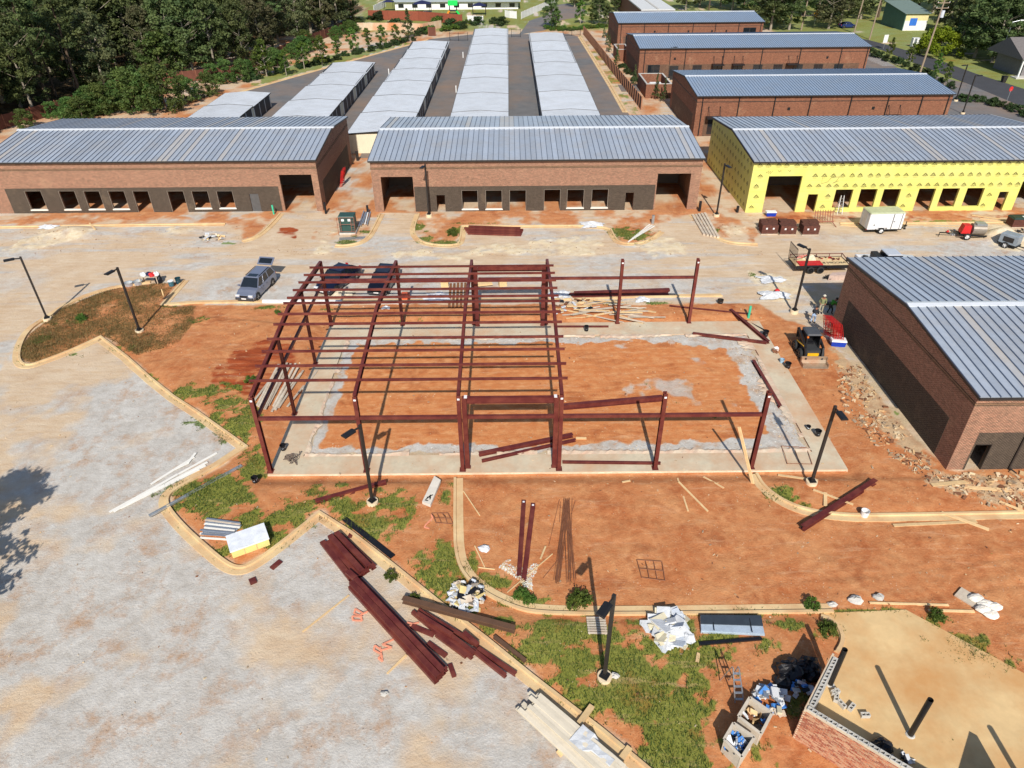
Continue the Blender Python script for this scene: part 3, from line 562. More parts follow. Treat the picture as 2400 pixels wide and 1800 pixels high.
def roof_panels(roof, x0, x1, ya, za, yb, zb, wid, m, seam, name='roof_panel'):
    """panels laid eave (ya,za) to ridge (yb,zb); each a separate tray with one raised seam"""
    n = max(1, round((x1-x0)/wid)); w_ = (x1-x0)/n; dy, dz = yb-ya, zb-za; s = math.hypot(dy, dz); nz = Vector((0, -dz/s, dy/s)) if dy > 0 else Vector((0, dz/s, -dy/s))
    mm = M(); t_ = .03; d = Vector((0, dy, dz)); up = nz
    def slabq(a, b, h0, h1):
        vs = [Vector((x, 0, 0))+e+up*h for h in (h0, h1) for x, e in ((a, Vector((0, 0, 0))), (b, Vector((0, 0, 0))), (b, d), (a, d))]
        f = [(0, 3, 2, 1), (4, 5, 6, 7), (0, 1, 5, 4), (1, 2, 6, 5), (2, 3, 7, 6), (3, 0, 4, 7)]
        mm.add(vs, f if dy > 0 else [q[::-1] for q in f])
    mm.mat(0); slabq(.028, w_-.028, 0, t_); mm.mat(1); slabq(-.028, .028, 0, t_+.055)
    me_ = mm.mesh(name, [m, seam]); off = absloc(roof)
    for i in range(n): put(name, me_, roof, (x0+i*w_-off.x, ya-off.y, za-off.z))
def building(name, label, cat, x0, x1, y0, y1, ze, zr, ops, wmat, wains=None, bands=(), sides='LR', roofwid=.61, mat_roof=None, over=.28, group=None, sidewains=None, joined_roof=False, back=True, bandmat=None, cap=True, wainmat=None, rake=.15):
    root = empty(name, ((x0+x1)/2, y0, 0), label, cat, group); ym = (y0+y1)/2; T = .3
    fw = wallcells(M(), x0, x1, 0, ze, y0, y0+T, ops).build('front_wall', wmat, root, True)
    M().box(x0, x1, y1-T, y1, 0, ze).build('back_wall', wmat, root, True)
    for s_, xa, xb in (('L', x0, x0+T), ('R', x1-T, x1)):
        o = M().xprism([(y0+T, 0), (y1-T, 0), (y1-T, ze), (ym, zr-.06), (y0+T, ze)], xa, xb).build('gable_wall', wmat, root, True)
        if sidewains and s_ in sides:
            a, b, z = sidewains; px = x0-.012 if s_ == 'L' else x1+.012
            M().box(min(px, px+.02 if s_ == 'L' else px-.02), max(px, px+.02 if s_ == 'L' else px-.02), a, b, 0, z).build('dark_brick_panel', wainmat or MBD, o, True)
            for zb, hb in bands:
                M().box(px-.012 if s_ == 'L' else px-.02, px+.02 if s_ == 'L' else px+.012, y0, y1, zb, zb+hb).build('soldier_course', bandmat or MSOL, o, True)
    M().box(x0+T, x1-T, y0+T+9, y0+T+9.15, 0, ze+.3).build('partition_wall', M_INT, root, True)
    if wains:
        a, b, z = wains
        wallcells(M(), a, b, 0, z, y0-.014, y0+.01, ops).build('dark_brick_panel', wainmat or MBD, fw, True)
    for zb, hb in bands: M().box(x0, x1, y0-.016, y0+.01, zb, zb+hb).build('soldier_course', bandmat or MSOL, fw, True)
    # roof
    ro = empty('roof', (0, 0, ze), parent=root); mr = mat_roof or M_ROOF; xa, xb = x0-rake, x1+rake
    sl = (zr-ze)/(ym-y0); za = ze-sl*over
    M().xprism([(y0-over+.02, za-.02), (ym, zr-.05), (y1+over-.02, za-.02), (y1+over-.02, za+.02), (ym, zr-.01), (y0-over+.02, za+.02)], xa+.02, xb-.02).build('roof_deck', M_INT, ro, True)
    if joined_roof:
        for ya, yb_ in ((y0-over, ym), (y1+over, ym)):
            mm = M(); n = round((xb-xa)/roofwid); w_ = (xb-xa)/n; q = 1 if yb_ > ya else -1
            mm.mat(0).add([(xa, ya, za+.03), (xb, ya, za+.03), (xb, yb_, zr+.03), (xa, yb_, zr+.03)], [(0, 1, 2, 3) if q > 0 else (3, 2, 1, 0)]); mm.mat(1)
            for i in range(n+1):
                x = xa+i*w_; mm.add([(x-.022, ya, za+.03), (x+.022, ya, za+.03), (x+.022, yb_, zr+.03), (x-.022, yb_, zr+.03), (x-.022, ya, za+.09), (x+.022, ya, za+.09), (x+.022, yb_, zr+.09), (x-.022, yb_, zr+.09)],
                       [(4, 5, 6, 7) if q > 0 else (7, 6, 5, 4), (0, 1, 5, 4), (1, 2, 6, 5), (3, 0, 4, 7)])
            mm.build('roof_slope', [mr, M_SEAM2], ro, True)
    else:
        roof_panels(ro, xa, xb, y0-over, za+.025, ym, zr, roofwid, mr, M_SEAM); roof_panels(ro, xa, xb, y1+over, za+.025, ym, zr, roofwid, mr, M_SEAM)
    if cap:
        M().xprism([(ym-.34, zr-.34*sl+.1), (ym, zr+.15), (ym+.34, zr-.34*sl+.1), (ym+.34, zr-.34*sl+.06), (ym-.34, zr-.34*sl+.06)], xa-.25 if cap == 2 else xa, xb+.25 if cap == 2 else xb).build('ridge_cap', M_CAP, ro, True)
    for ya in (y0-over-.03, y1+over+.03): M().box(xa, xb, ya-.05, ya+.05, za-.14, za+.015).build('gutter', M_DARK, ro, True)
    for x in (xa-.02, xb+.02):
        M().xprism([(y0-over, za-.13), (ym, zr-.13), (y1+over, za-.13), (y1+over, za+.02), (ym, zr+.02), (y0-over, za+.02)], x-.02, x+.02).build('rake_trim', M_DARK, ro, True)
    return root, fw
def opn(k, xa, ytop, xb, ybot, yy, ground=False, dx=0):
    a = PY(k, xa, ytop, yy); b = PY(k, xb, ytop, yy); z0 = -.2 if ground else PY(k, xa+dx, ybot, yy).z
    return (min(a.x, b.x), max(a.x, b.x), z0, (a.z+b.z)/2)
M_SEAM2 = mat('finished_seam', L(112, 130, 152), .45, .4, .1, 2, 0)
def sills(fw, ops, y0, idx, m=None):
    for i in idx:
        o = ops[i]; M().box(o[0]-.06, o[1]+.06, y0-.07, y0+.2, o[2], o[2]+.13).build('sill', m or M_SILL, fw, True)
def jambs(fw, ops, y0, idx):
    for i in idx:
        o = ops[i]; z0 = max(0, o[2])
        M().box(o[0], o[0]+.03, y0-.004, y0+.12, z0+.13 if o[2] > 0 else z0, o[3]).box(o[1]-.03, o[1], y0-.004, y0+.12, z0+.13 if o[2] > 0 else z0, o[3]).box(o[0]+.03, o[1]-.03, y0-.004, y0+.12, o[3]-.03, o[3]).build('window_frame', mat('window_buck', L(150, 140, 126), .7), fw, True)
BANDS = ((4.95, .24), (5.55, .12))
# --- B, the middle shell
yB = 45.05
opB = [opn('m2', 1075, 607, 1352, 915, yB, True), opn('m2', 1558, 765, 1630, 918, yB, True), opn('m2', 1775, 723, 1915, 893, yB), opn('m2', 1982, 722, 2125, 892, yB),
       opn('m2', 2190, 720, 2334, 912, yB, True), opn('m3', 278, 715, 420, 912, yB, True), opn('m3', 478, 715, 625, 882, yB), opn('m3', 692, 712, 835, 880, yB), opn('m3', 985, 742, 1055, 895, yB, True), opn('m3', 1262, 578, 1550, 885, yB, True)]
bB, fwB = building('brick_building', 'unfinished brick shell with a wide opening at each end, beside the yellow building', 'building', -.3, 37, yB, 63.6, 6.0, 6.95, opB, MB, (PY('m2', 1365, 700, yB).x, PY('m3', 1240, 690, yB).x, 2.95), BANDS[:1], sidewains=(yB+1.6, 62, 2.95))
sills(fwB, opB, yB, (2, 3, 6, 7)); jambs(fwB, opB, yB, (2, 3, 4, 5, 6, 7))
# --- A, the left shell
yA = 45.6
opA = [opn('m1', a, 728, b, 893, yA, g) for a, b, g in ((205, 350, 0), (500, 642, 0), (715, 855, 0), (928, 1070, 0), (1140, 1278, 1), (1440, 1582, 1), (1650, 1792, 0), (1865, 2005, 0))]
opA = [(o[0], o[1], o[2] if o[2] < 0 else .32, o[3]) for o in opA]
opA += [opn('m1', 2150, 752, 2230, 905, yA, True), opn('m2', 195, 588, 475, 900, yA, True)]
bA, fwA = building('brick_building', 'long unfinished brick shell with eight square window openings and one wide doorway by the alley', 'building', -44.3, -6.5, yA, 64.2, 6.02, 7.05, opA, MB, (-42.6, PY('m2', 190, 690, yA).x, 2.95), BANDS[:1], sidewains=(yA+1.7, 62.4, 2.95), cap=2)
sills(fwA, opA, yA, (0, 1, 2, 3, 6, 7)); jambs(fwA, opA, yA, range(8))
o = opA[8]; dr = M().box(o[0]+.03, o[1]-.03, yA+.06, yA+.11, 0, o[3]-.02).build('door', mat('grey_steel_door', L(92, 92, 92), .5, .2), fwA, True)
# --- C, the yellow one
yC = 43.9
opC = [opn('m4', 10, 600, 300, 905, yC, True), opn('m4', 350, 757, 435, 910, yC, True), opn('m4', 590, 716, 740, 876, yC), opn('m4', 805, 712, 950, 872, yC), opn('m4', 1005, 712, 1152, 868, yC), opn('m4', 1310, 708, 1455, 890, yC, True),
       opn('m4', 1512, 706, 1660, 866, yC), opn('m4', 1727, 703, 1876, 862, yC), opn('m4', 2005, 735, 2082, 885, yC, True), opn('m4', 2205, 645, 2480, 870, yC, True)]
bC, fwC = building('sheathed_building', 'unfinished building wrapped in bright yellow printed sheathing boards', 'building', 42.35, 79.2, yC, 62.7, 5.9, 6.82, opC, M_YEL, None, (), cap=1)
M_YJ = mat('sheathing_joint', L(205, 200, 70), .8)
for z in (1.22, 2.44, 3.66, 4.88): wallcells(M(), 42.36, 79.18, z-.008, z+.008, yC-.003, yC+.01, opC).build('board_joint', M_YJ, fwC, True)
gwC = [c for c in bC.children if c.name.startswith('gable_wall')][0]
def logo():
    m_ = M(); e = 0
    tri = lambda pts: m_.add([(x, e, z) for x, z in pts], [tuple(range(len(pts)))])
    tri([(-.34, .02), (.02, .36), (.1, .28), (-.1, .02)]); tri([(.0, .02), (.14, .22), (.36, .02)]); 
    for a, b, z0, z1 in ((-.42, -.34, -.14, -.05), (-.3, -.1, -.15, -.05), (-.06, .12, -.15, -.05), (.16, .42, -.15, -.05), (-.3, .25, -.335, -.3)): tri([(a, z0), (b, z0), (b, z1), (a, z1)])
    return m_
meL = logo().mesh('printed_logo', M_PRINT); oc = absloc(fwC); rr = random.Random(4)
for zi, z in enumerate((.62, 1.85, 3.05, 4.2, 5.42)):
    for i in range(36):
        x = 43.0+i*1.02+(zi % 2)*.3+rr.uniform(-.08, .08)
        if x > 78.6 or any(o[0]-.45 < x < o[1]+.45 and o[2]-.4 < z < o[3]+.4 for o in opC): continue
        put('printed_logo', meL, fwC, (x-oc.x, yC-.004-oc.y, z-oc.z), (0, 0, 0), (.78, 1, .78*rr.uniform(.85, 1.05)))
og = absloc(gwC)
for zi, z in enumerate((.62, 1.85, 3.05, 4.25, 5.3)):
    for i in range(14):
        y = 44.9+i*1.28+(zi % 2)*.5+rr.uniform(-.1, .1)
        if y < 62: put('printed_logo', meL, gwC, (42.35-.004-og.x, y-og.y, z-og.z), (0, 0, -math.pi/2), (.78, 1, .78))
M_GRAF = mat('marker_scrawl', L(70, 62, 24), .7)
for xa, za, pts in ((43.6, 4.55, [(.3, .2), (.3, .0), (.55, .25), (.5, -.05), (.75, .2), (.72, -.1), (1., .25)]), (45.2, 4.75, [(0, .1), (.12, -.1), (.3, .1), (.35, -.15)]), (46.3, 4.8, [(0, .05), (.2, -.12), (.3, .1)]), (50.3, 3.7, [(0, .3), (.05, -.4), (.7, -.2), (1., .3), (1.9, .35), (1.6, -.2), (1.3, -.35), (1.9, -.1)])):
    mm = M()
    for a, b in zip(pts[:-1], pts[1:]): mm.bar((xa+a[0], yC-.004, za+a[1]), (xa+b[0], yC-.004, za+b[1]), .004, .035, (0, 0, 1))
    mm.build('marker_scrawl', M_GRAF, fwC, True)
# --- D, the near shell on the right
yD = -.4
opD = [opn('r3', 1797, 704, 1942, 910, yD, True)]
bD, fwD = building('brick_building', 'unfinished brick shell whose shaded long side faces the steel frame', 'building', 42.68, 79.5, yD, 18.45, 5.78, 6.68, opD, MB, (PY('r3', 1830, 600, yD).x, 78, 2.95), BANDS[:1], sidewains=(yD+1.5, 16.8, 2.95), cap=1)
gwD = [c for c in bD.children if c.name.startswith('gable_wall')][0]
M().xprism([(yD, 5.5), (9.0, 5.5+.9), (18.45, 5.5), (18.45, 5.58), (9.0, 5.58+.9), (yD, 5.58)], 42.655, 42.69).build('corbel_line', MBD, gwD, True)
M().box(opD[0][1]-.06, opD[0][1], yD-.02, yD+.2, 0, opD[0][3]).box(opD[0][0], opD[0][1]-.06, yD-.02, yD+.2, opD[0][3]-.06, opD[0][3]).build('door_frame', M_DARK, fwD, True)
a = PY('r3', 2195, 700, yD-.1); M().box(a.x-.05, a.x+.05, yD-.12, yD-.02, .1, 3.1).bar((a.x, yD-.07, .15), (a.x+.25, yD-.5, .05), .1, .1).build('downspout', M_DARK, fwD, True)
for (x, y) in ((x_, bD_) for x_, bD_ in ()): pass
# --- finished shops behind
def shop(label, x0, x1, y0, y1, ze, zr, dsp, wins, canop, vents):
    root, fw = building('brick_shop', label, 'building', x0, x1, y0, y1, ze, zr, [], MBF, (x0+1.4, x1-1.4, 2.85), ((4.9, .1),), sidewains=(y0+1.5, y1-1.5, 2.9), roofwid=.45, mat_roof=M_ROOF2, joined_roof=True, over=.3, bandmat=M_DARK, wainmat=MBFD, group=None)
    for x in dsp: M().box(x-.07, x+.07, y0-.16, y0-.03, .1, ze-.1).build('downspout', M_BLK, fw, True)
    for x, ww, z0, z1 in wins:
        wn = M().box(x-ww/2, x+ww/2, y0-.05, y0-.02, z0, z1).build('window', M_DARK, fw, True)
        for s_ in (-1, 1): M().box(x+s_*ww/4-ww/4+.07, x+s_*ww/4+ww/4-.07, y0-.058, y0-.05, z0+.08, z1-.08).build('pane', M_GLASS, wn, True)
    for x in canop:
        cp = M().box(x-1.15, x+1.15, y0-1.25, y0-.03, 2.75, 2.95).build('canopy', M_BLK, fw, True)
        for s_ in (-.85, .85): M().cyl((x+s_, y0-1.1, 2.95), (x+s_, y0-.03, 4.2), .035).obox((x+s_, y0-.05, 4.2), .16, .04, .22).build('tie_rod', M_BLK, cp, True)
    for x in vents: M().obox((x, y0-.03, 3.9), .4, .05, .4).build('wall_vent', M_BLK, fw, True)
    return root
shop('finished brick shop block with blue-grey roof directly behind the yellow building', 43.2, 81.0, 75.6, 94.2, 5.85, 6.75, (44.0, 49.4, 54.7, 60.0, 66, 71.5, 76.5, 80.4), [(46, 1.6, .3, 2.6), (62, 1.6, .3, 2.6)], (45.9, 72.7), (57, 69.6))
shop('middle finished brick shop block with canopies over its shop windows', 41.0, 86.0, 116.2, 134.5, 5.85, 6.8, (42, 50, 57.5, 65, 72.5, 80.5, 85.6), [(44, 2.4, .3, 2.8), (48, 1.8, 0, 2.6)]+[(52.6+k*4, 1.8, 1, 2.7) for k in range(8)], (56.5, 60.5, 71.2), (48, 78))
shop('farthest finished brick shop block below the trees', 41.3, 75.6, 150.8, 169.5, 5.85, 6.9, (42, 47.5, 53.2, 59, 64.3, 69.8, 75), [(44.5, 2.6, .3, 3.2), (72.5, 3, .3, 4.6)], (), (50, 58, 63.6, 67))
# --- self-storage rows
M_ROLL = mat('rollup_door_dark', L(42, 46, 56), .5, .2, .12, 2, .1)
M_BEI = mat('beige_siding', L(226, 216, 190), .6, .1, .06, 1, 0)
def storage(label, x0, x1, y0, y1, seg, z0, dz, endwall=False):
    root = empty('storage_building', ((x0+x1)/2, y0, 0), label, 'building', 'rows of self storage units'); n = max(1, round((y1-y0)/seg)); sg = (y1-y0)/n; xm = (x0+x1)/2
    dme = M().box(0, .05, .12, 2.88, 0, 2.35).box(-.02, 0, .12, 2.88, 2.28, 2.36).mesh('rollup_door', M_ROLL)
    for i in range(n):
        ya, yb = y0+i*sg, y0+(i+1)*sg; z = z0-dz*i; za = z-.28
        M().box(x0+.1, x1-.1, ya, yb-.02, 0, za-.03).build('wall', M_BEI, root, True)
        nd_ = max(1, int(sg/3.0)); 
        for j in range(nd_):
            for sx, xx in ((1, x1-.1+.01), (-1, x0+.1-.06)):
                yj = ya+(sg-nd_*3)/2+j*3
                c = put('rollup_door', dme, root, (xx-root.location.x, yj-root.location.y, 0))
        mm = M(); rs = empty('roof_segment', (0, 0, 0), parent=root)
        mm.mat(0).xprism([(0, 0)]*0 or [(ya-.08, 0), (yb-.06, 0), (yb-.06, .001), (ya-.08, .001)], 0, .001) if False else None
        for s_, xa in ((-1, x0-.12), (1, x1+.12)):
            v = [(xa, ya-.1, za), (xm, ya-.1, z), (xm, yb-.08, z), (xa, yb-.08, za), (xa, ya-.1, za-.1), (xm, ya-.1, z-.1), (xm, yb-.08, z-.1), (xa, yb-.08, za-.1)]
            f = [(0, 1, 2, 3), (7, 6, 5, 4), (4, 5, 1, 0), (3, 2, 6, 7), (0, 3, 7, 4)]
            mm.mat(0).add(v, f if s_ < 0 else [q[::-1] for q in f]); mm.mat(1); k = int((yb-ya)/.85)
            for j in range(k+1):
                y = ya-.02+j*(yb-ya-.12)/k; d = .05
                f2 = [(0, 1, 5, 4), (1, 2, 6, 5), (4, 5, 6, 7), (3, 0, 4, 7), (2, 3, 7, 6)]
                mm.add([(xa, y-d, za), (xm, y-d, z), (xm, y+d, z), (xa, y+d, za), (xa, y-d*.5, za+.035), (xm, y-d*.5, z+.035), (xm, y+d*.5, z+.035), (xa, y+d*.5, za+.035)], f2 if s_ < 0 else [q[::-1] for q in f2])
        o = mm.build('roof_sheet', [M_SROOF, M_SRIB], rs, True)
        mm = M().mat(0)
        mm.add([(x0-.13, ya-.12, za-.11), (xm, ya-.12, z-.11), (x1+.13, ya-.12, za-.11), (x1+.13, ya-.12, za+.09), (xm, ya-.12, z+.09), (x0-.13, ya-.12, za+.09), (x0-.13, ya-.102, za-.11), (xm, ya-.102, z-.11), (x1+.13, ya-.102, za-.11), (x1+.13, ya-.06, za+.09), (xm, ya-.06, z+.09), (x0-.13, ya-.06, za+.09)],
               [(0, 1, 4, 5), (1, 2, 3, 4), (5, 4, 10, 11), (4, 3, 9, 10), (7, 6, 11, 10), (8, 7, 10, 9)])
        mm.build('rake_trim', M_DARK, rs, True)
        if i < n-1: M().bar((x0-.13, yb-.1, za+.035), (xm, yb-.1, z+.035), .1, .07).bar((xm, yb-.1, z+.035), (x1+.13, yb-.1, za+.035), .1, .07).build('step_flashing', M_DARK, rs, True)
        mm = M()
        for xa in (x0-.15, x1+.15): mm.box(xa-.03, xa+.03, ya-.1, yb-.1, za-.13, za-.01)
        mm.build('gutter', M_DARK, rs, True)
        mm = M(); 
        for j in range(nd_+1):
            yj = ya+(sg-nd_*3)/2+j*3; mm.box(x1-.1, x1-.03, yj-.1, yj+.1, 0, za-.05).box(x0+.03, x0+.1, yj-.1, yj+.1, 0, za-.05)
        mm.build('door_jamb', M_WHITE, root, True)
    if endwall:
        mm = M()
        for j in range(int((x1-x0-.3)/.3)): mm.box(x0+.15+j*.3, x0+.15+j*.3+.2, y0-.05, y0+.02, .05, z0-.33)
        mm.build('ribbed_end_wall', M_BEI, root, True)
    return root
storage('short pale-roofed storage row farthest into the wooded side', -34.2, -26.5, 66, 96.6, 11, 2.9, .13)
storage('pale-roofed storage row beside the curved tree-lined kerb', -21.2, -12.6, 66, 125, 12, 2.95, .13)
storage('pale-roofed storage row with a beige ribbed end wall on the dirt alley', -7.6, 1.0, 68.2, 152, 12, 3.0, .13, True)
storage('longest pale-roofed storage row running back towards the white nursery', 6.5, 15.1, 67, 171, 13, 3.0, .1)
storage('pale-roofed storage row beside the brown fence of the shops', 20.5, 29.1, 67, 162.5, 13, 2.95, .1)
# ================================================================ STEEL FRAME
BAY, DEP, HC = 6.1, 18.6, 5.86; ZR = HC+.93
def roofz(y): return HC+.93*(1-abs(y-9.3)/9.3)
fr = empty('steel_skeleton', (0, 0, 0), 'dark red primed steel building frame with purlins, standing on the concrete foundation', 'steel frame')
M_TAG = mat('white_tag', (.8, .8, .8), .6, 0, .05)
def col(x, y, top=HC, w_=.24, h=.3, name='column', tag=True):
    o = M().ibeam((x, y, .02), (x, y, top), w_, h).box(x-.2, x+.2, y-.22, y+.22, .0, .02).build(name, M_STEEL, fr, True)
    if tag: M().box(x-.07, x+.07, y-h/2-.012, y-h/2-.003, top-.32, top-.2).build('connection_tag', M_TAG, o, True)
    return o
for i in range(6):
    for y in (0, DEP): col(i*BAY, y, tag=(y == 0 or i > 3))
for i in range(4):
    for a, b in (((i*BAY, -.1, HC-.12), (i*BAY, 9.3, ZR-.12)), ((i*BAY, 9.3, ZR-.12), (i*BAY, DEP+.1, HC-.12))):
        M().ibeam(a, b, .2, .36).build('rafter', M_STEEL, fr, True)
for y in (6.1, 12.6): col(0, y, roofz(y)-.25, .2, .2, 'endwall_post', False)
for y in (1.22, 2.62, 4.08, 5.4, 7.02, 8.2, 9.06+.55, 10.6, 12.08, 13.64, 15.22, 16.9):
    z = roofz(y)+.145; xr = 18.3+.42
    M().cbeam((-.42, y, z), (xr, y, z), .08, .165, side=random.choice((1, -1))).build('purlin', M_STEEL, fr, True)
for y in (-.02, DEP+.02):
    for i in range(5):
        xa, xb = i*BAY+.13, (i+1)*BAY-.13
        if i == 2: xa += .35; xb -= .3
        M().cbeam((xa, y, 4.22), (xb, y, 4.22), .2, .2, side=1).build('girt', M_STEEL, fr, True)
for a, b in ((.15, 6.0), (6.2, 12.5), (12.7, DEP-.15)):
    M().cbeam((0, a, 4.22), (0, b, 4.22), .16, .2).build('girt', M_STEEL, fr, True)
for y, s_ in ((.24, 1), (DEP-.26, -1)):
    for x in (12.5, 18.02): M().ibeam((x, y, .02), (x, y, 5.5), .3, .26).box(x-.2, x+.2, y-.16, y+.16, 0, .02).build('portal_post', M_STEEL, fr, True)
    h = M().ibeam((12.66, y, 5.28), (17.86, y, 5.28), .2, .44).build('portal_beam', M_STEEL, fr, True)
    for x in (12.6, 17.95): M().box(x-.09, x+.09, y-.14, y+.14, 5.5, 5.53).build('connection_tag', M_TAG, h, True)
# ================================================================ LAMP POSTS
lm = {}
lm['pole'] = M().box(-.075, .075, -.075, .075, .35, 6.).mesh('pole', M_DARK)
lm['base'] = M().cyl((0, 0, -.25), (0, 0, .3), .36, .34, 20).mesh('concrete_base', mat('cast_base', L(224, 206, 172), .85, dirt=L(200, 150, 110), dirtamt=.5))
lm['plate'] = M().box(-.2, .2, -.2, .2, .3, .36).box(-.12, .12, -.12, .12, .36, .5).mesh('base_cover', M_BLK)
lm['arm'] = M().bar((.06, 0, 5.86), (.5, 0, 5.92), .07, .09).mesh('arm', M_DARK)
lm['head'] = M().xprism([(-.2, 5.87), (.2, 5.87), (.2, 5.95), (.1, 6.0), (-.1, 6.0), (-.2, 5.95)], .45, 1.2).mesh('lamp_head', M_BLK)
lm['lens'] = M().box(.55, 1.12, -.14, .14, 5.855, 5.868).mesh('lens', mat('lamp_lens', (.6, .6, .6), .2))
def lamp(label, pos, yaw, h=6., sc=1):
    r = empty('lamp_post', (pos[0], pos[1], 0), label, 'lamp post', 'site lamp posts', rz=yaw)
    put('concrete_base', lm['base'], r); p_ = put('pole', lm['pole'], r); put('base_cover', lm['plate'], p_); a = put('arm', lm['arm'], r); hd = put('lamp_head', lm['head'], r); put('lens', lm['lens'], hd)
    return r
def lampdir(k, tx, ty, hx, hy): d = P(k, hx, hy, 5.95)-P(k, tx, ty, 5.95); return math.atan2(d.y, d.x)
for label, (k, bx, by), dr in (
    ('black lamp post at the rounded end of the dry grass island', ('s', 104, 693), lampdir('l1', 160, 75, 80, 90)),
    ('black lamp post in the dry grass island nearest the red soil', ('s', 303, 719), lampdir('l1', 985, 165, 910, 205)),
    ('black lamp post in front of the steel frame beside a lone red beam', ('f1', 1535, 1572), lampdir('f1', 1390, 700, 1280, 770)),
    ('black lamp post in the grass below the curved driveway kerb', ('b5', 797, 710), lampdir('b4', 1550, 1000, 1470, 1115)),
    ('black lamp post by the curved kerb between the frame and the dark brick wall', ('r3', 370, 1052), lampdir('r3', 585, 378, 640, 450)),
    ('black lamp post beside the red flatbed trailer and the two workers', ('r1', 540, 845), lampdir('r1', 745, 100, 690, 75)),
    ('black lamp post standing close in front of the middle brick shell', ('m2', 1495, 950), lampdir('m2', 1456, 495, 1435, 512)),
    ('black lamp post between the middle brick shell and the yellow building', ('m3', 1765, 948), lampdir('m3', 1830, 490, 1860, 508)),
    ('black lamp post in the planted island by the street entrance', ('t4', 1620, 875), 3.5),
    ('black lamp post beside the middle shop block and its bin enclosure', ('t3', 1345, 690), 0.1),
    ('black lamp post on the parking bays behind the yellow building', ('t4', 1680, 985), 0.2)):
    lamp(label, P(k, bx, by), dr)
# ================================================================ UTILITY POLES
M_PW = mat('pole_wood', L(150, 132, 112), .9, 0, .2, 3)
def upole(label, base, h, lean=0, cross=0, trans=False):
    r = empty('utility_pole', (base.x, base.y, 0), label, 'utility pole', 'utility poles along the street')
    M().cyl((0, 0, -.3), (lean, 0, h), .2, .13, 10).build('pole', M_PW, r)
    for k in range(cross): M().bar((lean*.95-1.2, 0, h-.5-k*.9), (lean*.95+1.2, 0, h-.5-k*.9), .1, .12).build('crossarm', M_PW, r)
    for k in range(cross):
        for x in (-1.1, 0, 1.1): M().cyl((lean+x, 0, h-.44-k*.9), (lean+x, 0, h-.25-k*.9), .06, .04, 6).build('insulator', M_WHITE, r)
    if trans: M().cyl((lean*.8+.4, -.1, h-3), (lean*.8+.4, -.1, h-1.8), .35, .35, 12).build('transformer', mat('transformer_grey', L(200, 204, 210), .5), r)
    return r
up = [upole('wooden utility pole left of the warning sign', P('t4', 285, 262), 12, .3, 1), upole('wooden utility pole behind the middle shop block roof', P('t4', 740, 290), 12, .6, 1, True),
      upole('wooden utility pole with crossarms at the verge by the white post sign', P('t4', 875, 342), 13, .5, 2), upole('dark utility pole with a transformer in front of the green shed', P('t4', 1305, 652), 13.5, .6, 2, True)]
wr = M_BLK
r = empty('street_light', P('t4', 1970, 566), 'pale slender street light on the lawn below the trees', 'street light')
M().cyl((0, 0, 0), (.3, 0, 8.3), .1, .07, 8).build('pole', M_GALV, r); M().cyl((.3, 0, 8.3), (1.6, -.3, 8.7), .05, .05, 6).build('arm', M_GALV, r); M().obox((1.8, -.35, 8.7), .7, .3, .18).build('lamp_head', M_WHITE, r)
# ================================================================ VEHICLES AND MACHINES (built along +x = forward)
def carpaint(name, c): return mat(name, c, .28, .35, .06, 1, 0, coat=.6)
M_CHROME = mat('chrome', (.7, .7, .72), .15, .9, .05, 2, 0)
M_LAMP = mat('headlamp', (.75, .78, .8), .1, .2, .05, 2, 0)
M_TAIL = mat('tail_lamp', (.4, .02, .02), .2, 0, .1)
def wheel(root, x, y, r, w_, rim=None):
    s_ = 1 if y > 0 else -1
    prof = [(.62*r, -w_/2), (.93*r, -w_/2), (r, -w_/2+.04), (r, w_/2-.04), (.93*r, w_/2), (.62*r, w_/2)]; n = 20; rings = []
    for a, b in prof: rings.append([(x+a*math.cos(2*math.pi*i/n), y+b, r+a*math.sin(2*math.pi*i/n)) for i in range(n)])
    wh = empty('wheel', (0, 0, 0), parent=root)
    M().loft(rings, False).build('tyre', M_RUB, wh, smooth=True)
    m_ = M(); yo = y+s_*(w_/2-.03); 
    m_.cyl((x, yo-s_*.12, r), (x, yo-s_*.06, r), .63*r, .63*r, 20)
    for k in range(5):
        a = 2*math.pi*k/5; m_.bar((x, yo-s_*.01, r), (x+.62*r*math.cos(a), yo-s_*.01, r+.62*r*math.sin(a)), .03, .13*r*2, (0, 1, 0))
    m_.cyl((x, yo-s_*.03, r), (x, yo+s_*.02, r), .14*r, .1*r, 10)
    m_.build('rim', rim or M_CHROME, wh)
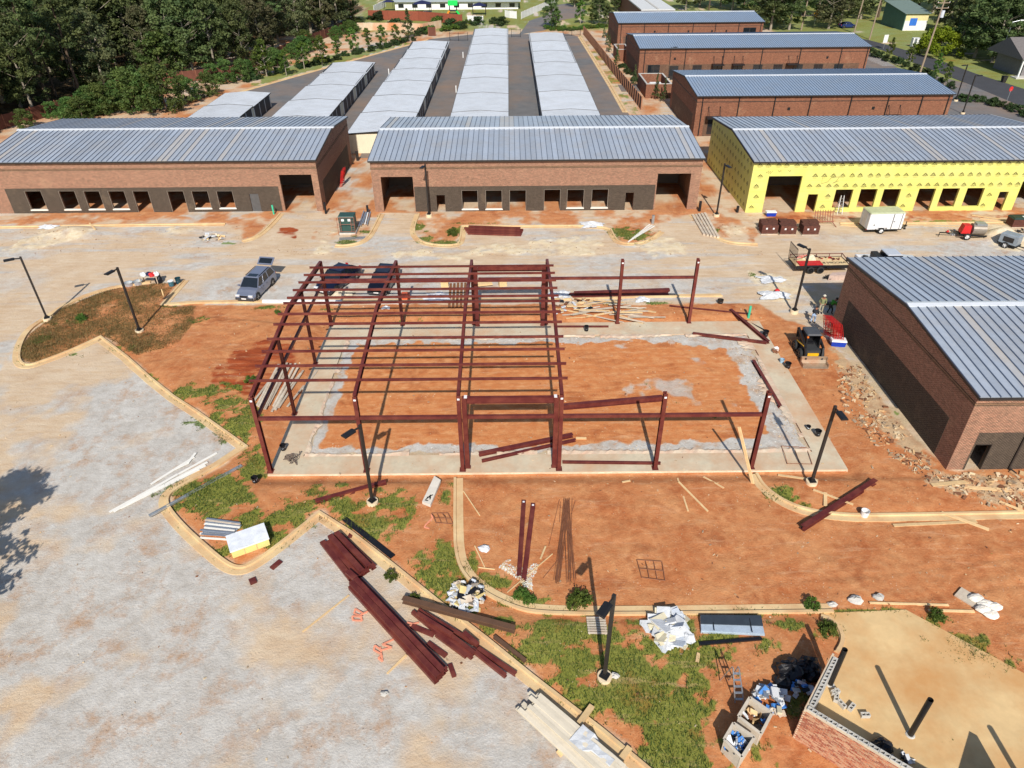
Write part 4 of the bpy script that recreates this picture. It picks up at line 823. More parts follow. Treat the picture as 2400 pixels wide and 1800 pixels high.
def car(name, label, cat, pos, yaw, paint, L_, W_, H_, hood, wsh, roof0, roof1, tail, belt=.95, sunroof=False, hatch=False, group=None, rr_=.34):
    """stations are fractions of the length from the nose: hood end/windscreen base, windscreen top, roof end, tail glass base"""
    root = empty(name, (pos[0], pos[1], 0), label, cat, group, rz=yaw); x = lambda f: L_/2-f*L_; hw = W_/2
    st = [(0, .55, .86, .3, .62), (.02, .8, .93, .26, .72), (.1, .94, 1, .2, .82), (hood*.6, .97, 1, .2, belt-.06), (hood, .98, 1, .2, belt), (.5, .98, 1, .2, belt+.02), (tail, .98, 1, .22, belt+.03), (.96, .93, .97, .28, belt+.02 if hatch else belt-.02), (1, .82, .9, .35, belt-.12 if not hatch else belt-.05)]
    rings = []
    for f, wt, wb, zb, zt in st:
        rings.append([(x(f), -hw*wb*.92, zb), (x(f), -hw*wb, zb+.18), (x(f), -hw*wb, zt*.72), (x(f), -hw*wt*.97, zt-.05), (x(f), -hw*wt*.82, zt), (x(f), 0, zt+.03), (x(f), hw*wt*.82, zt), (x(f), hw*wt*.97, zt-.05), (x(f), hw*wb, zt*.72), (x(f), hw*wb, zb+.18), (x(f), hw*wb*.92, zb)])
    body = M().loft(rings).build('body', paint, root, smooth=False)
    # greenhouse
    a0, a1, b1, b0 = x(wsh), x(roof0), x(roof1), x(tail); zb, zt = belt+.0, H_; w0, w1 = hw*.9, hw*.72; e = .012
    gl = M().loft([[(a0, -w0, zb), (b0, -w0, zb), (b0, w0, zb), (a0, w0, zb)], [(a1, -w1, zt-.05), (b1, -w1, zt-.05), (b1, w1, zt-.05), (a1, w1, zt-.05)]]).build('window_glass', M_GLASS, root)
    rf = M().loft([[(a1+.05, -w1-.02, zt-.06), (b1-.05, -w1-.02, zt-.06), (b1-.05, w1+.02, zt-.06), (a1+.05, w1+.02, zt-.06)], [(a1-.05, -w1+.08, zt), (b1+.05, -w1+.08, zt), (b1+.05, w1-.08, zt), (a1-.05, w1-.08, zt)]]).build('roof', paint, root)
    if sunroof: M().box((a1*.75+b1*.25)-.05, (a1*.75+b1*.25)+.5, -w1*.65, w1*.65, zt, zt+.012).build('sunroof', M_GLASS, rf)
    for s_ in (-1, 1): M().bar((a1-.2, s_*(w1-.04), zt+.04), (b1+.2, s_*(w1-.04), zt+.04), .04, .04).build('roof_rail', M_BLK, rf) if hatch else None
    mm = M()
    for s_ in (-1, 1):
        for (xa, xt) in ((a0, a1), (a0*.35+b0*.65+.1, a1*.35+b1*.65+.1), (a0*.68+b0*.32, a1*.68+b1*.32), (b0, b1)):
            mm.bar((xa, s_*(w0+e), zb), (xt, s_*(w1+e), zt-.05), .09, .05, (0, s_, 0))
    mm.build('pillars', paint, root)
    for s_ in (-1, 1):
        M().obox((x(.015)-.02, s_*hw*.66, .68), .14, hw*.42, .16).build('headlight', M_LAMP, root)
        M().obox((x(.992), s_*hw*.78, .85), .1, .26, .3).build('tail_light', M_TAIL, root)
        M().obox((a0-.1, s_*(hw+.09), belt+.08), .14, .2, .13).build('mirror', paint, root)
        for k in (.66, .36): M().obox((x(k*.5+.25), s_*(hw+.002), belt*.8), .16, .02, .03).build('door_handle', M_BLK, body)
    M().obox((x(.0)+.02, 0, .66), .06, hw*.8, .15).build('grille', M_BLK, root); M().obox((x(.0)+.01, 0, .42), .14, hw*1.75, .2).build('bumper', mat('bumper_plastic', (.05, .05, .055), .6), root)
    M().obox((x(0)+.085, 0, .47), .01, .45, .11).build('licence_plate', M_WHITE, root)
    for f in (.17, .79):
        for s_ in (-1, 1):
            wheel(root, x(f), s_*(hw-.1), rr_, .22)
    # dark wheel arches
    mm = M()
    for f in (.17, .79):
        for s_ in (-1, 1): mm.cyl((x(f), s_*(hw-.25), rr_+.02), (x(f), s_*(hw+.004), rr_+.02), rr_+.07, rr_+.07, 18)
    mm.build('wheel_arch', M_BLK, root)
    return root
sv = P('c1', 290, 470); suv = car('parked_car', 'silver estate car with its tailgate raised, parked on the gravel', 'car', (-8.2, 25.1), math.atan2(-2.72, -.48), carpaint('silver_blue_paint', L(128, 134, 152)), 4.75, 1.88, 1.7, .27, .25, .4, .9, .97, 1.0, True, True, 'parked cars')
tg = M().bar((-2.2, 0, 1.68), (-2.95, 0, 2.12), 1.5, .07).build('tailgate', carpaint('silver_blue_paint', (0, 0, 0)), suv); M().bar((-2.3, 0, 1.785), (-2.8, 0, 2.08), 1.25, .012).build('rear_window', M_GLASS, tg)
f2 = P('c1', 1120, 610); d2 = P('c1', 1530, 330)-f2; 
car('parked_car', 'dark navy saloon with a long sloping back, parked behind the steel frame', 'car', (f2.x+d2.x*.46+.3, f2.y+d2.y*.46), math.atan2(-d2.y, -d2.x), carpaint('navy_paint', L(22, 28, 52)), 5.1, 2.0, 1.62, .29, .27, .43, .74, .93, .98, False, False, 'parked cars', .37)
f3 = P('c1', 1840, 625); d3 = P('c1', 2040, 330)-f3
car('parked_car', 'black car with a flat bonnet parked behind the second frame bay', 'car', (f3.x+d3.x*.44+.1, f3.y+d3.y*.44), math.atan2(-d3.y, -d3.x), carpaint('black_paint', L(20, 22, 36)), 4.8, 1.9, 1.6, .28, .26, .4, .8, .95, .98, False, True, 'parked cars')
# white pick-up behind the near shell's roof
pk = P('r2', 560, 230); pk = P('r2', 640, 118, 1.87); pkt = empty('pickup_truck', (pk.x+.1, pk.y-.55, 0), 'white pickup truck partly hidden by the roof edge of the near brick shell', 'pickup truck', rz=0)
pp = carpaint('white_car_paint', (.75, .76, .78)); X = lambda f: 2.9-f*5.8
M().loft([[(X(f), -.98*w_, .4), (X(f), -1.0*w_, .7), (X(f), -.97*w_, z), (X(f), .97*w_, z), (X(f), 1.0*w_, .7), (X(f), .98*w_, .4)] for f, w_, z in ((0, .86, .95), (.04, .97, 1.08), (.28, 1, 1.18), (.62, 1, 1.18))]).build('body', pp, pkt)
bd = M().box(X(1), X(.62), -1, -.9, .5, 1.2).box(X(1), X(.62), .9, 1, .5, 1.2).box(X(1), X(1)+.08, -.9, .9, .5, 1.2).box(X(1), X(.62), -.9, .9, .5, .68).build('cargo_bed', pp, pkt)
M().loft([[(X(.27), -.92, 1.15), (X(.62), -.92, 1.15), (X(.62), .92, 1.15), (X(.27), .92, 1.15)], [(X(.38), -.75, 1.82), (X(.6), -.75, 1.82), (X(.6), .75, 1.82), (X(.38), .75, 1.82)]]).build('cab_glass', M_GLASS, pkt)
M().loft([[(X(.365), -.8, 1.8), (X(.61), -.8, 1.8), (X(.61), .8, 1.8), (X(.365), .8, 1.8)], [(X(.385), -.7, 1.87), (X(.6), -.7, 1.87), (X(.6), .7, 1.87), (X(.385), .7, 1.87)]]).build('roof', pp, pkt)
M().obox((X(.7), 0, 1.3), .6, 1.9, .45).build('toolbox', M_BLK, pkt)
for i in range(5): M().obox((X(.8)-.1*i, random.uniform(-.6, .6), .95+.05*i), random.uniform(.4, .9), .3, .2, random.uniform(0, 3)).build('cargo', random.choice((M_WHITE, M_BLK, M_GALV)), pkt)
for f in (.17, .8):
    for s_ in (-1, 1): wheel(pkt, X(f), s_*.88, .39, .26)
for s_ in (-1, 1): M().obox((X(.01), s_*.72, .85), .1, .35, .2).build('headlight', M_LAMP, pkt); M().obox((X(.3), s_*1.1, 1.25), .15, .22, .18).build('mirror', M_BLK, pkt)
# red flatbed trailer
def text_mesh(s, size, m_):
    cu = bpy.data.curves.new('lettering', 'FONT'); cu.body = s; cu.size = size; cu.extrude = .002; cu.offset = .012; cu.align_x = 'CENTER'
    o = bpy.data.objects.new('lettering', cu); COL.objects.link(o); me_ = bpy.data.meshes.new_from_object(o.evaluated_get(bpy.context.evaluated_depsgraph_get()))
    bpy.data.objects.remove(o); me_.materials.clear(); me_.materials.append(m_); return me_
ft = empty('flatbed_trailer', (45.2, 28.95, 0), 'twin-axle flatbed trailer with red load and raised mesh ramp beside the near brick shell', 'trailer', rz=math.radians(1.5))
M_DECK = mat('trailer_deck', L(222, 198, 150), .8, 0, .15, 2, .2, 20, dirt=L(170, 110, 80))
M().box(-2.55, 2.6, -.98, .98, .68, .74).build('deck', M_DECK, ft)
M().box(-2.55, 2.6, -1.02, -.98, .45, .78).box(-2.55, 2.6, .98, 1.02, .45, .78).box(2.6, 2.66, -1.02, 1.02, .45, .78).box(-2.4, 2.4, -.5, -.4, .5, .68).box(-2.4, 2.4, .4, .5, .5, .68).build('chassis', M_BLK, ft)
rl = M()
for y in (.98,): rl.bar((-2.5, y, 1.1), (2.6, y, 1.1), .05, .05); [rl.bar((xx, y, .74), (xx, y, 1.1), .05, .05) for xx in (-2.5, -1.2, .1, 1.4, 2.6)]
rl.bar((2.62, -.98, .95), (2.62, .98, 1.1), .06, .06).build('side_rail', mat('dark_red_paint', L(96, 34, 30), .5), ft)
gt = M(); tl = lambda y, h: (-2.62-.12*h, y, .7+h*1.75)
for y in np.linspace(-.95, .95, 9): gt.bar(tl(y, 0), tl(y, 1), .035, .035)
for h in (0, .5, 1): gt.bar(tl(-.95, h), tl(.95, h), .05, .05)
gt.build('ramp_gate', mat('rusted_black_steel', L(50, 38, 36), .6), ft)
for xx in (-1.15, -.2):
    for s_ in (-1, 1): wheel(ft, xx, s_*1.13, .36, .2, M_BLK)
for s_ in (-1, 1): M().bar((-1.6, s_*1.13, .8), (.25, s_*1.13, .8), .26, .03).bar((-1.62, s_*1.13, .8), (-1.8, s_*1.13, .6), .26, .03).bar((.27, s_*1.13, .8), (.45, s_*1.13, .6), .26, .03).build('mudguard', M_BLK, ft)
M().bar((2.62, -.7, .56), (3.7, 0, .52), .09, .1).bar((2.62, .7, .56), (3.7, 0, .52), .09, .1).cyl((3.5, .15, .1), (3.5, .15, .95), .05).build('drawbar', M_BLK, ft)
M().box(-2.2, .05, -.92, -.05, .75, .86).build('red_panel', M_REDP, ft)
for k in range(7): M().bar((-2.3+.1*k, .2+.08*k, .95+.02*k), (-1.5+.1*k, .55+.03*k, .95+.03*k), .06, .08).build('red_brace', M_REDP if k % 2 else M_WOODG, ft)
tm = text_mesh('RECOIN B.J', .5, M_BLK); lt_ = put('painted_lettering', tm, ft, (1.25, -.5, .744), (0, 0, 0), (-1, 1, 1))
for k in range(14): M().obox((random.uniform(.2, 2.4), random.uniform(.2, .85), .8), random.uniform(.15, .5), .08, .06, random.uniform(0, 3.1)).build('scrap', random.choice((M_WOOD, M_STEEL, M_REDP)), ft)
M().blob((-.65, .55, .75), .55, .35, .4, 14, 8, .3, 3).build('sack', mat('beige_sack', L(214, 200, 172), .8), ft)
# white enclosed trailer
c = P('m4', 1000, 1085); wt = empty('enclosed_trailer', (55.35, 38.45, 0), 'white enclosed box trailer parked in front of the yellow building', 'trailer', rz=math.radians(2))
M_TW = mat('trailer_skin', (.78, .79, .8), .35, .1, .04, 1, 0, dirt=L(205, 195, 180), dirtamt=.25)
M().box(-1.85, 1.85, -.95, .95, .45, 2.2).build('body', M_TW, wt)
M().loft([[(-1.9, -1., 2.2), (1.9, -1., 2.2), (1.9, 1., 2.2), (-1.9, 1., 2.2)], [(-1.8, -.85, 2.3), (1.8, -.85, 2.3), (1.8, .85, 2.3), (-1.8, .85, 2.3)]]).build('roof', mat('trailer_roof', L(196, 200, 160), .5, .2), wt)
d = M().box(.72, 1.55, -.975, -.952, .55, 2.1).build('side_door', M_TW, wt); M().box(.66, .72, -.985, -.952, .5, 2.15).box(1.55, 1.61, -.985, -.952, .5, 2.15).build('door_frame', M_BLK, d); M().box(.78, .95, -1.0, -.975, 1.25, 1.33).build('latch', M_BLK, d)
M().box(-1.9, 1.9, -.97, .97, .36, .46).build('chassis', M_BLK, wt)
d = M().box(-1.885, -1.855, -.9, .9, .5, 2.15).build('rear_door', mat('trailer_rear', L(210, 206, 200), .4), wt)
for y in (-.55, .55): M().cyl((-1.92, y, .55), (-1.92, y, 2.1), .025).build('lock_bar', M_GALV, d)
for y in (-.85, .85): M().obox((-1.87, y, .42), .08, .16, .1).build('tail_light', M_TAIL, wt)
M().obox((-1.2, -.96, .95), .12, .03, .12).build('side_vent', M_BLK, wt)
for s_ in (-1, 1): wheel(wt, -.35, s_*1.08, .34, .2, M_WHITE)
for s_ in (-1, 1): M().bar((-.8, s_*1.08, .76), (.1, s_*1.08, .76), .24, .03).bar((-.82, s_*1.08, .76), (-.95, s_*1.08, .55), .24, .03).bar((.12, s_*1.08, .76), (.25, s_*1.08, .55), .24, .03).build('mudguard', M_TW, wt)
M().bar((1.85, -.6, .42), (3., 0, .42), .08, .1).bar((1.85, .6, .42), (3., 0, .42), .08, .1).cyl((2.85, 0, .1), (2.85, 0, .9), .05).cyl((2.85, -.06, .1), (2.85, .06, .1), .1).build('drawbar', M_BLK, wt)
# skid-steer loader (front = -y in the place)
sk = empty('skid_steer_loader', (38.75, 13.3, 0), 'black and yellow skid steer loader with a wide steel bucket on the red soil', 'loader', rz=math.radians(-92))
M_YP = mat('machine_yellow', L(232, 176, 30), .4, 0, .1, 2, 0, dirt=L(160, 120, 80)); M_MUD = mat('muddy_rubber', L(120, 98, 78), .9, 0, .2, 4, .3); M_BUCK = mat('bucket_steel', L(178, 160, 138), .45, .5, .15, 2, .1, dirt=L(170, 110, 70))
M().box(-1.25, .95, -.55, .55, .35, .95).loft([[(-1.3, -.55, .95), (-.75, -.55, .95), (-.75, .55, .95), (-1.3, .55, .95)], [(-1.25, -.5, 1.5), (-.7, -.5, 1.5), (-.7, .5, 1.5), (-1.25, .5, 1.5)]]).build('chassis', mat('machine_grey', (.045, .047, .05), .5), sk)
cb = M().bar((-.75, -.5, .9), (-.75, -.5, 2.02), .09, .09).bar((-.75, .5, .9), (-.75, .5, 2.02), .09, .09).bar((.55, -.5, .9), (.35, -.5, 2.02), .09, .09).bar((.55, .5, .9), (.35, .5, 2.02), .09, .09).build('cab_frame', M_BLK, sk)
M().loft([[(-.85, -.56, 2.0), (.5, -.56, 2.0), (.5, .56, 2.0), (-.85, .56, 2.0)], [(-.75, -.48, 2.1), (.4, -.48, 2.1), (.4, .48, 2.1), (-.75, .48, 2.1)]]).build('cab_roof', mat('cab_roof_grey', L(74, 76, 80), .5), sk)
[M().box(-.7, .3, s_*.52-.01, s_*.52+.01, 1.0, 1.9).build('side_screen', M_BLACKPL, cb) for s_ in (-1, 1)]
M().box(-.5, .0, -.28, .28, .95, 1.1).obox((-.5, 0, 1.4), .12, .55, .65).build('seat', M_BLACKPL, sk)
M().box(.95, 1.02, -.42, .42, .4, .72).build('front_panel', M_YP, sk)
for s_ in (-1, 1):
    M().bar((-1.15, s_*.68, 1.75), (.95, s_*.68, 1.15), .14, .2).bar((.95, s_*.68, 1.2), (1.3, s_*.62, .35), .14, .18).bar((-1.15, s_*.68, 1.8), (-1.1, s_*.66, 1.0), .12, .2).build('lift_arm', M_BLK, sk)
    M().cyl((-.8, s_*.72, .85), (.7, s_*.72, 1.2), .06).build('lift_cylinder', M_YP, sk)
    M().obox((.5, s_*.52, 1.88), .12, .12, .12).build('work_light', mat('amber_lens', L(220, 120, 50), .3), sk)
    for xx in (-.72, .5): wheel(sk, xx, s_*.78, .42, .3, M_MUD)
bk = [(1.3, .02), (2.1, .02), (2.1, .06), (1.42, .1), (1.32, .35), (1.34, .62), (1.28, .64), (1.22, .35)]
M().add([(x_, -.95, z) for x_, z in bk]+[(x_, .95, z) for x_, z in bk], [(i, (i+1) % 8, 8+(i+1) % 8, 8+i) for i in range(8)][::1]+[tuple(range(7, -1, -1)), tuple(range(8, 16))]).box(1.25, 2.0, -.99, -.95, .02, .3).box(1.25, 2.0, .95, .99, .02, .3).box(1.25, 1.5, -.99, -.95, .3, .6).box(1.25, 1.5, .95, .99, .3, .6).build('bucket', M_BUCK, sk)
# mortar mixer
c = P('d1', 850, 690); mx = empty('mortar_mixer', (c.x, c.y+.6, 0), 'red and steel towable mortar mixer beside the sand heap', 'mixer', rz=math.radians(-8))
M().loft([[(-.1+e, .6*math.cos(a)*k, 1.+.6*math.sin(a)*k) for a in np.linspace(0, 6.283, 18, endpoint=False)] for e, k in ((0, .5), (.05, 1), (1.35, 1), (1.4, .5))]).build('drum', mat('drum_steel', L(150, 140, 128), .5, .5), mx, smooth=False)
M().box(0.2, 1.2, -.4, .4, 1.5, 1.68).build('grate', M_GALV, mx)
M().loft([[(-1.1, -.45, .6), (-.2, -.45, .6), (-.2, .45, .6), (-1.1, .45, .6)], [(-.95, -.4, 1.45), (-.25, -.4, 1.45), (-.25, .4, 1.45), (-.95, .4, 1.45)]]).build('engine_cover', M_REDP, mx)
M().box(-1.2, 1.5, -.5, -.4, .35, .5).box(-1.2, 1.5, .4, .5, .35, .5).bar((-1.2, 0, .42), (-3., 0, .45), .1, .1).build('chassis', M_BLK, mx)
for s_ in (-1, 1): wheel(mx, -.5, s_*.7, .36, .18, M_WHITE)
M().cyl((-3, 0, 0), (-3, 0, .5), .04).cyl((1.3, -.4, 0), (1.3, -.4, .4), .04).cyl((1.3, .4, 0), (1.3, .4, .4), .04).build('jack', M_BLK, mx)
# generator / compressor cart
c = P('d1', 1800, 960); gn = empty('towable_generator', (c.x+.4, c.y+.8, 0), 'grey towable generator with a steel canopy near the sand heap', 'generator', rz=math.radians(-55))
M().loft([[(-.85, -.55, .5), (.85, -.55, .5), (.85, .55, .5), (-.85, .55, .5)], [(-.85, -.55, 1.4), (.85, -.55, 1.4), (.85, .55, 1.4), (-.85, .55, 1.4)], [(-.75, -.45, 1.5), (.75, -.45, 1.5), (.75, .45, 1.5), (-.75, .45, 1.5)]]).build('canopy', mat('generator_grey', L(150, 160, 168), .4, .3), gn)
M().box(-.5, .5, -.565, -.552, .7, 1.2).build('louvre', M_DARK, gn); M().box(-.95, .95, -.5, .5, .36, .5).bar((.9, 0, .42), (1.9, 0, .42), .09, .09).cyl((1.8, 0, 0), (1.8, 0, .45), .04).build('chassis', M_BLK, gn)
for s_ in (-1, 1): wheel(gn, -.1, s_*.62, .33, .18, M_WHITE)
# ================================================================ PEOPLE
def person(label, pos, yaw, pts, shirt, trousers, skin=L(150, 100, 76), hair=(.02, .015, .012, 1), hat=None):
    """one continuous skinned body; pts = dict of joints in local metres, facing +x"""
    r = empty('person', (pos[0], pos[1], 0), label, 'person', None, rz=yaw)
    names = ['pelvis', 'chest', 'neck', 'lsh', 'lel', 'lwr', 'lhand', 'rsh', 'rel', 'rwr', 'rhand', 'lhip', 'lkn', 'lan', 'lto', 'rhip', 'rkn', 'ran', 'rto', 'head', 'crown']
    rad = dict(pelvis=.15, chest=.16, neck=.06, lsh=.075, rsh=.075, lel=.05, rel=.05, lwr=.035, rwr=.035, lhand=.035, rhand=.035, lhip=.1, rhip=.1, lkn=.07, rkn=.07, lan=.05, ran=.05, lto=.045, rto=.045, head=.1, crown=.09)
    ed = [('pelvis', 'chest'), ('chest', 'neck'), ('neck', 'head'), ('head', 'crown'), ('chest', 'lsh'), ('lsh', 'lel'), ('lel', 'lwr'), ('lwr', 'lhand'), ('chest', 'rsh'), ('rsh', 'rel'), ('rel', 'rwr'), ('rwr', 'rhand'), ('pelvis', 'lhip'), ('lhip', 'lkn'), ('lkn', 'lan'), ('lan', 'lto'), ('pelvis', 'rhip'), ('rhip', 'rkn'), ('rkn', 'ran'), ('ran', 'rto')]
    vs = [pts[n] for n in names]; fing = []
    for h_, w_ in (('lhand', 'lwr'), ('rhand', 'rwr')):
        d_ = (Vector(pts[h_])-Vector(pts[w_])).normalized(); sd = d_.cross(Vector((0, 0, 1))); sd = sd.normalized() if sd.length > .1 else Vector((0, 1, 0)); up_ = sd.cross(d_)
        for k, (o_, l_) in enumerate(((-.034, .07), (-.011, .085), (.012, .08), (.034, .06), (-.055, .03))):
            b_ = Vector(pts[h_])+sd*o_; m_ = b_+d_*(l_*.55) if k < 4 else b_-d_*.02-sd*.02; t_ = m_+d_*(l_*.4)-up_*.02
            fing.append((h_, [m_, t_]))
    E_ = [(names.index(a), names.index(b)) for a, b in ed]; rads = [rad[n] for n in names]
    for h_, ch in fing:
        i = names.index(h_)
        for q in ch: vs.append(tuple(q)); rads.append(.009); E_.append((i, len(vs)-1)); i = len(vs)-1
    me_ = bpy.data.meshes.new('body'); me_.from_pydata([tuple(v) for v in vs], E_, [])
    o = bpy.data.objects.new('body', me_); COL.objects.link(o); sm = o.modifiers.new('s', 'SKIN'); 
    for i, v in enumerate(me_.skin_vertices[0].data): v.radius = (rads[i], rads[i]); v.use_root = (i == 0)
    ss = o.modifiers.new('u', 'SUBSURF'); ss.levels = 2; ss.render_levels = 2
    me2 = bpy.data.meshes.new_from_object(o.evaluated_get(bpy.context.evaluated_depsgraph_get())); bpy.data.objects.remove(o)
    sk_ = mat('skin_'+label[:6], skin, .6, 0, .08); me2.materials.clear(); [me2.materials.append(m_) for m_ in (shirt, trousers, sk_, M_BLK)]
    pv = Vector(pts['pelvis']); hd = Vector(pts['head']); 
    hands = [Vector(pts['lwr']), Vector(pts['rwr']), Vector(pts['lhand']), Vector(pts['rhand'])]; feet = [Vector(pts['lan']), Vector(pts['ran']), Vector(pts['lto']), Vector(pts['rto'])]; legs = [(Vector(pts[a]), Vector(pts[b])) for a, b in (('pelvis', 'lhip'), ('lhip', 'lkn'), ('lkn', 'lan'), ('pelvis', 'rhip'), ('rhip', 'rkn'), ('rkn', 'ran'))]
    def seg(p, a, b): t = max(0, min(1, (p-a).dot(b-a)/(b-a).length_squared)); return (p-a-(b-a)*t).length
    for pl in me2.polygons:
        cc = pl.center; pl.use_smooth = True
        if (cc-hd).length < .2 or min((cc-h_).length for h_ in hands) < .1 or (cc-Vector(pts['neck'])).length < .07: pl.material_index = 2
        elif min((cc-f_).length for f_ in feet) < .11: pl.material_index = 3
        elif min(seg(cc, a, b) for a, b in legs) < .13 and (cc-Vector(pts['chest'])).length > .22: pl.material_index = 1
        else: pl.material_index = 0
    bo = bpy.data.objects.new('body', me2); COL.objects.link(bo); bo.parent = r
    dr = (Vector(pts['crown'])-hd).normalized(); fx = Vector((1, 0, 0)); fw_ = (fx-dr*fx.dot(dr)).normalized(); sd = dr.cross(fw_)
    ctr = hd+dr*.06
    if hat: M().blob(ctr+dr*.09-fw_*.01, .13, .12, .1, 12, 7, .0, 1, False).cyl(ctr+dr*.08, ctr+dr*.095, .14, .14, 14).build('cap', hat, r)
    M().blob(ctr+dr*.05-fw_*.025, .12, .115, .12, 12, 8, .05, 2, False).build('hair', mat('dark_hair', hair, .7), bo)
    M().blob(ctr+fw_*.115-dr*.015, .025, .02, .03, 8, 6, 0, 1, False).build('nose', sk_, bo)
    for s_ in (-1, 1):
        M().blob(ctr+fw_*.1+sd*s_*.04+dr*.02, .013, .013, .011, 6, 5, 0, 1, False).build('eye', M_WHITE, bo); M().blob(ctr+sd*s_*.115, .02, .015, .035, 6, 5, 0, 1, False).build('ear', sk_, bo)
    M().obox(ctr+fw_*.105-dr*.06, .02, .06, .012).build('mouth', mat('lips', L(120, 66, 56), .6), bo)
    return r
stand = dict(pelvis=(0, 0, .95), chest=(.0, 0, 1.32), neck=(.02, 0, 1.5), head=(.04, 0, 1.6), crown=(.05, 0, 1.72), lsh=(0, .2, 1.42), lel=(-.02, .28, 1.14), lwr=(.2, .2, 1.02), lhand=(.28, .17, 1.02), rsh=(0, -.2, 1.42), rel=(-.03, -.28, 1.14), rwr=(.2, -.2, 1.0), rhand=(.28, -.17, 1.0), lhip=(0, .1, .9), lkn=(.02, .11, .5), lan=(-.02, .12, .09), lto=(.14, .13, .04), rhip=(0, -.1, .9), rkn=(.05, -.11, .5), ran=(.02, -.13, .09), rto=(.18, -.14, .04))
bend = dict(pelvis=(-.12, 0, .88), chest=(.18, 0, 1.14), neck=(.3, 0, 1.25), head=(.38, 0, 1.29), crown=(.47, 0, 1.36), lsh=(.2, .2, 1.18), lel=(.34, .25, .92), lwr=(.5, .14, .76), lhand=(.57, .1, .72), rsh=(.2, -.2, 1.18), rel=(.3, -.26, .92), rwr=(.46, -.12, .72), rhand=(.53, -.09, .68), lhip=(-.1, .1, .84), lkn=(.05, .13, .47), lan=(-.12, .15, .09), lto=(.04, .17, .04), rhip=(-.1, -.1, .84), rkn=(.12, -.12, .48), ran=(.1, -.14, .09), rto=(.26, -.15, .04))
M_JEAN = mat('faded_jeans', L(150, 172, 200), .85); M_OLV = mat('olive_shirt', L(128, 132, 92), .85); M_BLS = mat('black_shirt', (.02, .02, .024), .85); M_GRS = mat('green_shirt', L(70, 140, 40), .8); M_KHK = mat('khaki_trousers', L(170, 162, 140), .85)
p_ = P('g1', 200, 410); person('person in an olive green shirt and khaki trousers standing by the tarpaulin', p_, math.radians(-110), stand, M_OLV, M_KHK, hat=mat('pale_cap', L(200, 196, 180), .8))
p_ = P('g1', 30, 630); person('person in a black shirt and pale jeans leaning forward by the lamp post', p_, math.radians(55), bend, M_BLS, M_JEAN)
p_ = P('g1', 470, 480); person('person in a bright green shirt stooping at the corner of the brick shell', (p_.x-.1, p_.y+.5), math.radians(20), bend, M_GRS, M_BLS)
# ================================================================ TREES AND SHRUBS
def leafmat(name, c, c2, tr=.35):
    m, t, b = newmat(name); a = nd(t, 'ShaderNodeAttribute'); a.attribute_name = 'tint'; oi = nd(t, 'ShaderNodeObjectInfo')
    o = mixc(t, a.outputs['Fac'], c, c2)
    hs = nd(t, 'ShaderNodeHueSaturation'); t.links.new(o, hs.inputs['Color'])
    t.links.new(mth(t, 'ADD', mth(t, 'MULTIPLY', oi.outputs['Random'], .06), .47), hs.inputs['Hue']); t.links.new(mth(t, 'ADD', mth(t, 'MULTIPLY', oi.outputs['Random'], .5), .75), hs.inputs['Value'])
    b.inputs['Roughness'].default_value = .6; b.inputs['Specular IOR Level'].default_value = .25; t.links.new(hs.outputs[0], b.inputs['Base Color'])
    tl = nd(t, 'ShaderNodeBsdfTranslucent'); t.links.new(hs.outputs[0], tl.inputs[0]); mx_ = nd(t, 'ShaderNodeMixShader'); mx_.inputs[0].default_value = tr
    t.links.new(b.outputs[0], mx_.inputs[1]); t.links.new(tl.outputs[0], mx_.inputs[2]); t.links.new(mx_.outputs[0], t.nodes['Material Output'].inputs[0]); MATS[name] = m; return m
ML_D = leafmat('leaves_dark', (.062, .1, .034, 1), (.15, .19, .065, 1)); ML_B = leafmat('leaves_bright', (.07, .13, .022, 1), (.14, .2, .035, 1)); ML_O = leafmat('leaves_olive', (.085, .1, .042, 1), (.16, .155, .07, 1)); ML_T = leafmat('leaves_thicket', (.06, .11, .026, 1), (.14, .2, .05, 1)); ML_Y = leafmat('leaves_yellowgreen', (.14, .2, .01, 1), (.24, .29, .02, 1)); ML_S = leafmat('leaves_shrub', (.03, .055, .02, 1), (.07, .11, .035, 1))
M_BARK = mat('bark', L(150, 140, 124), .9, 0, .25, 3, .3); M_BARKD = mat('dark_bark', L(92, 76, 62), .9, 0, .25, 3, .3)
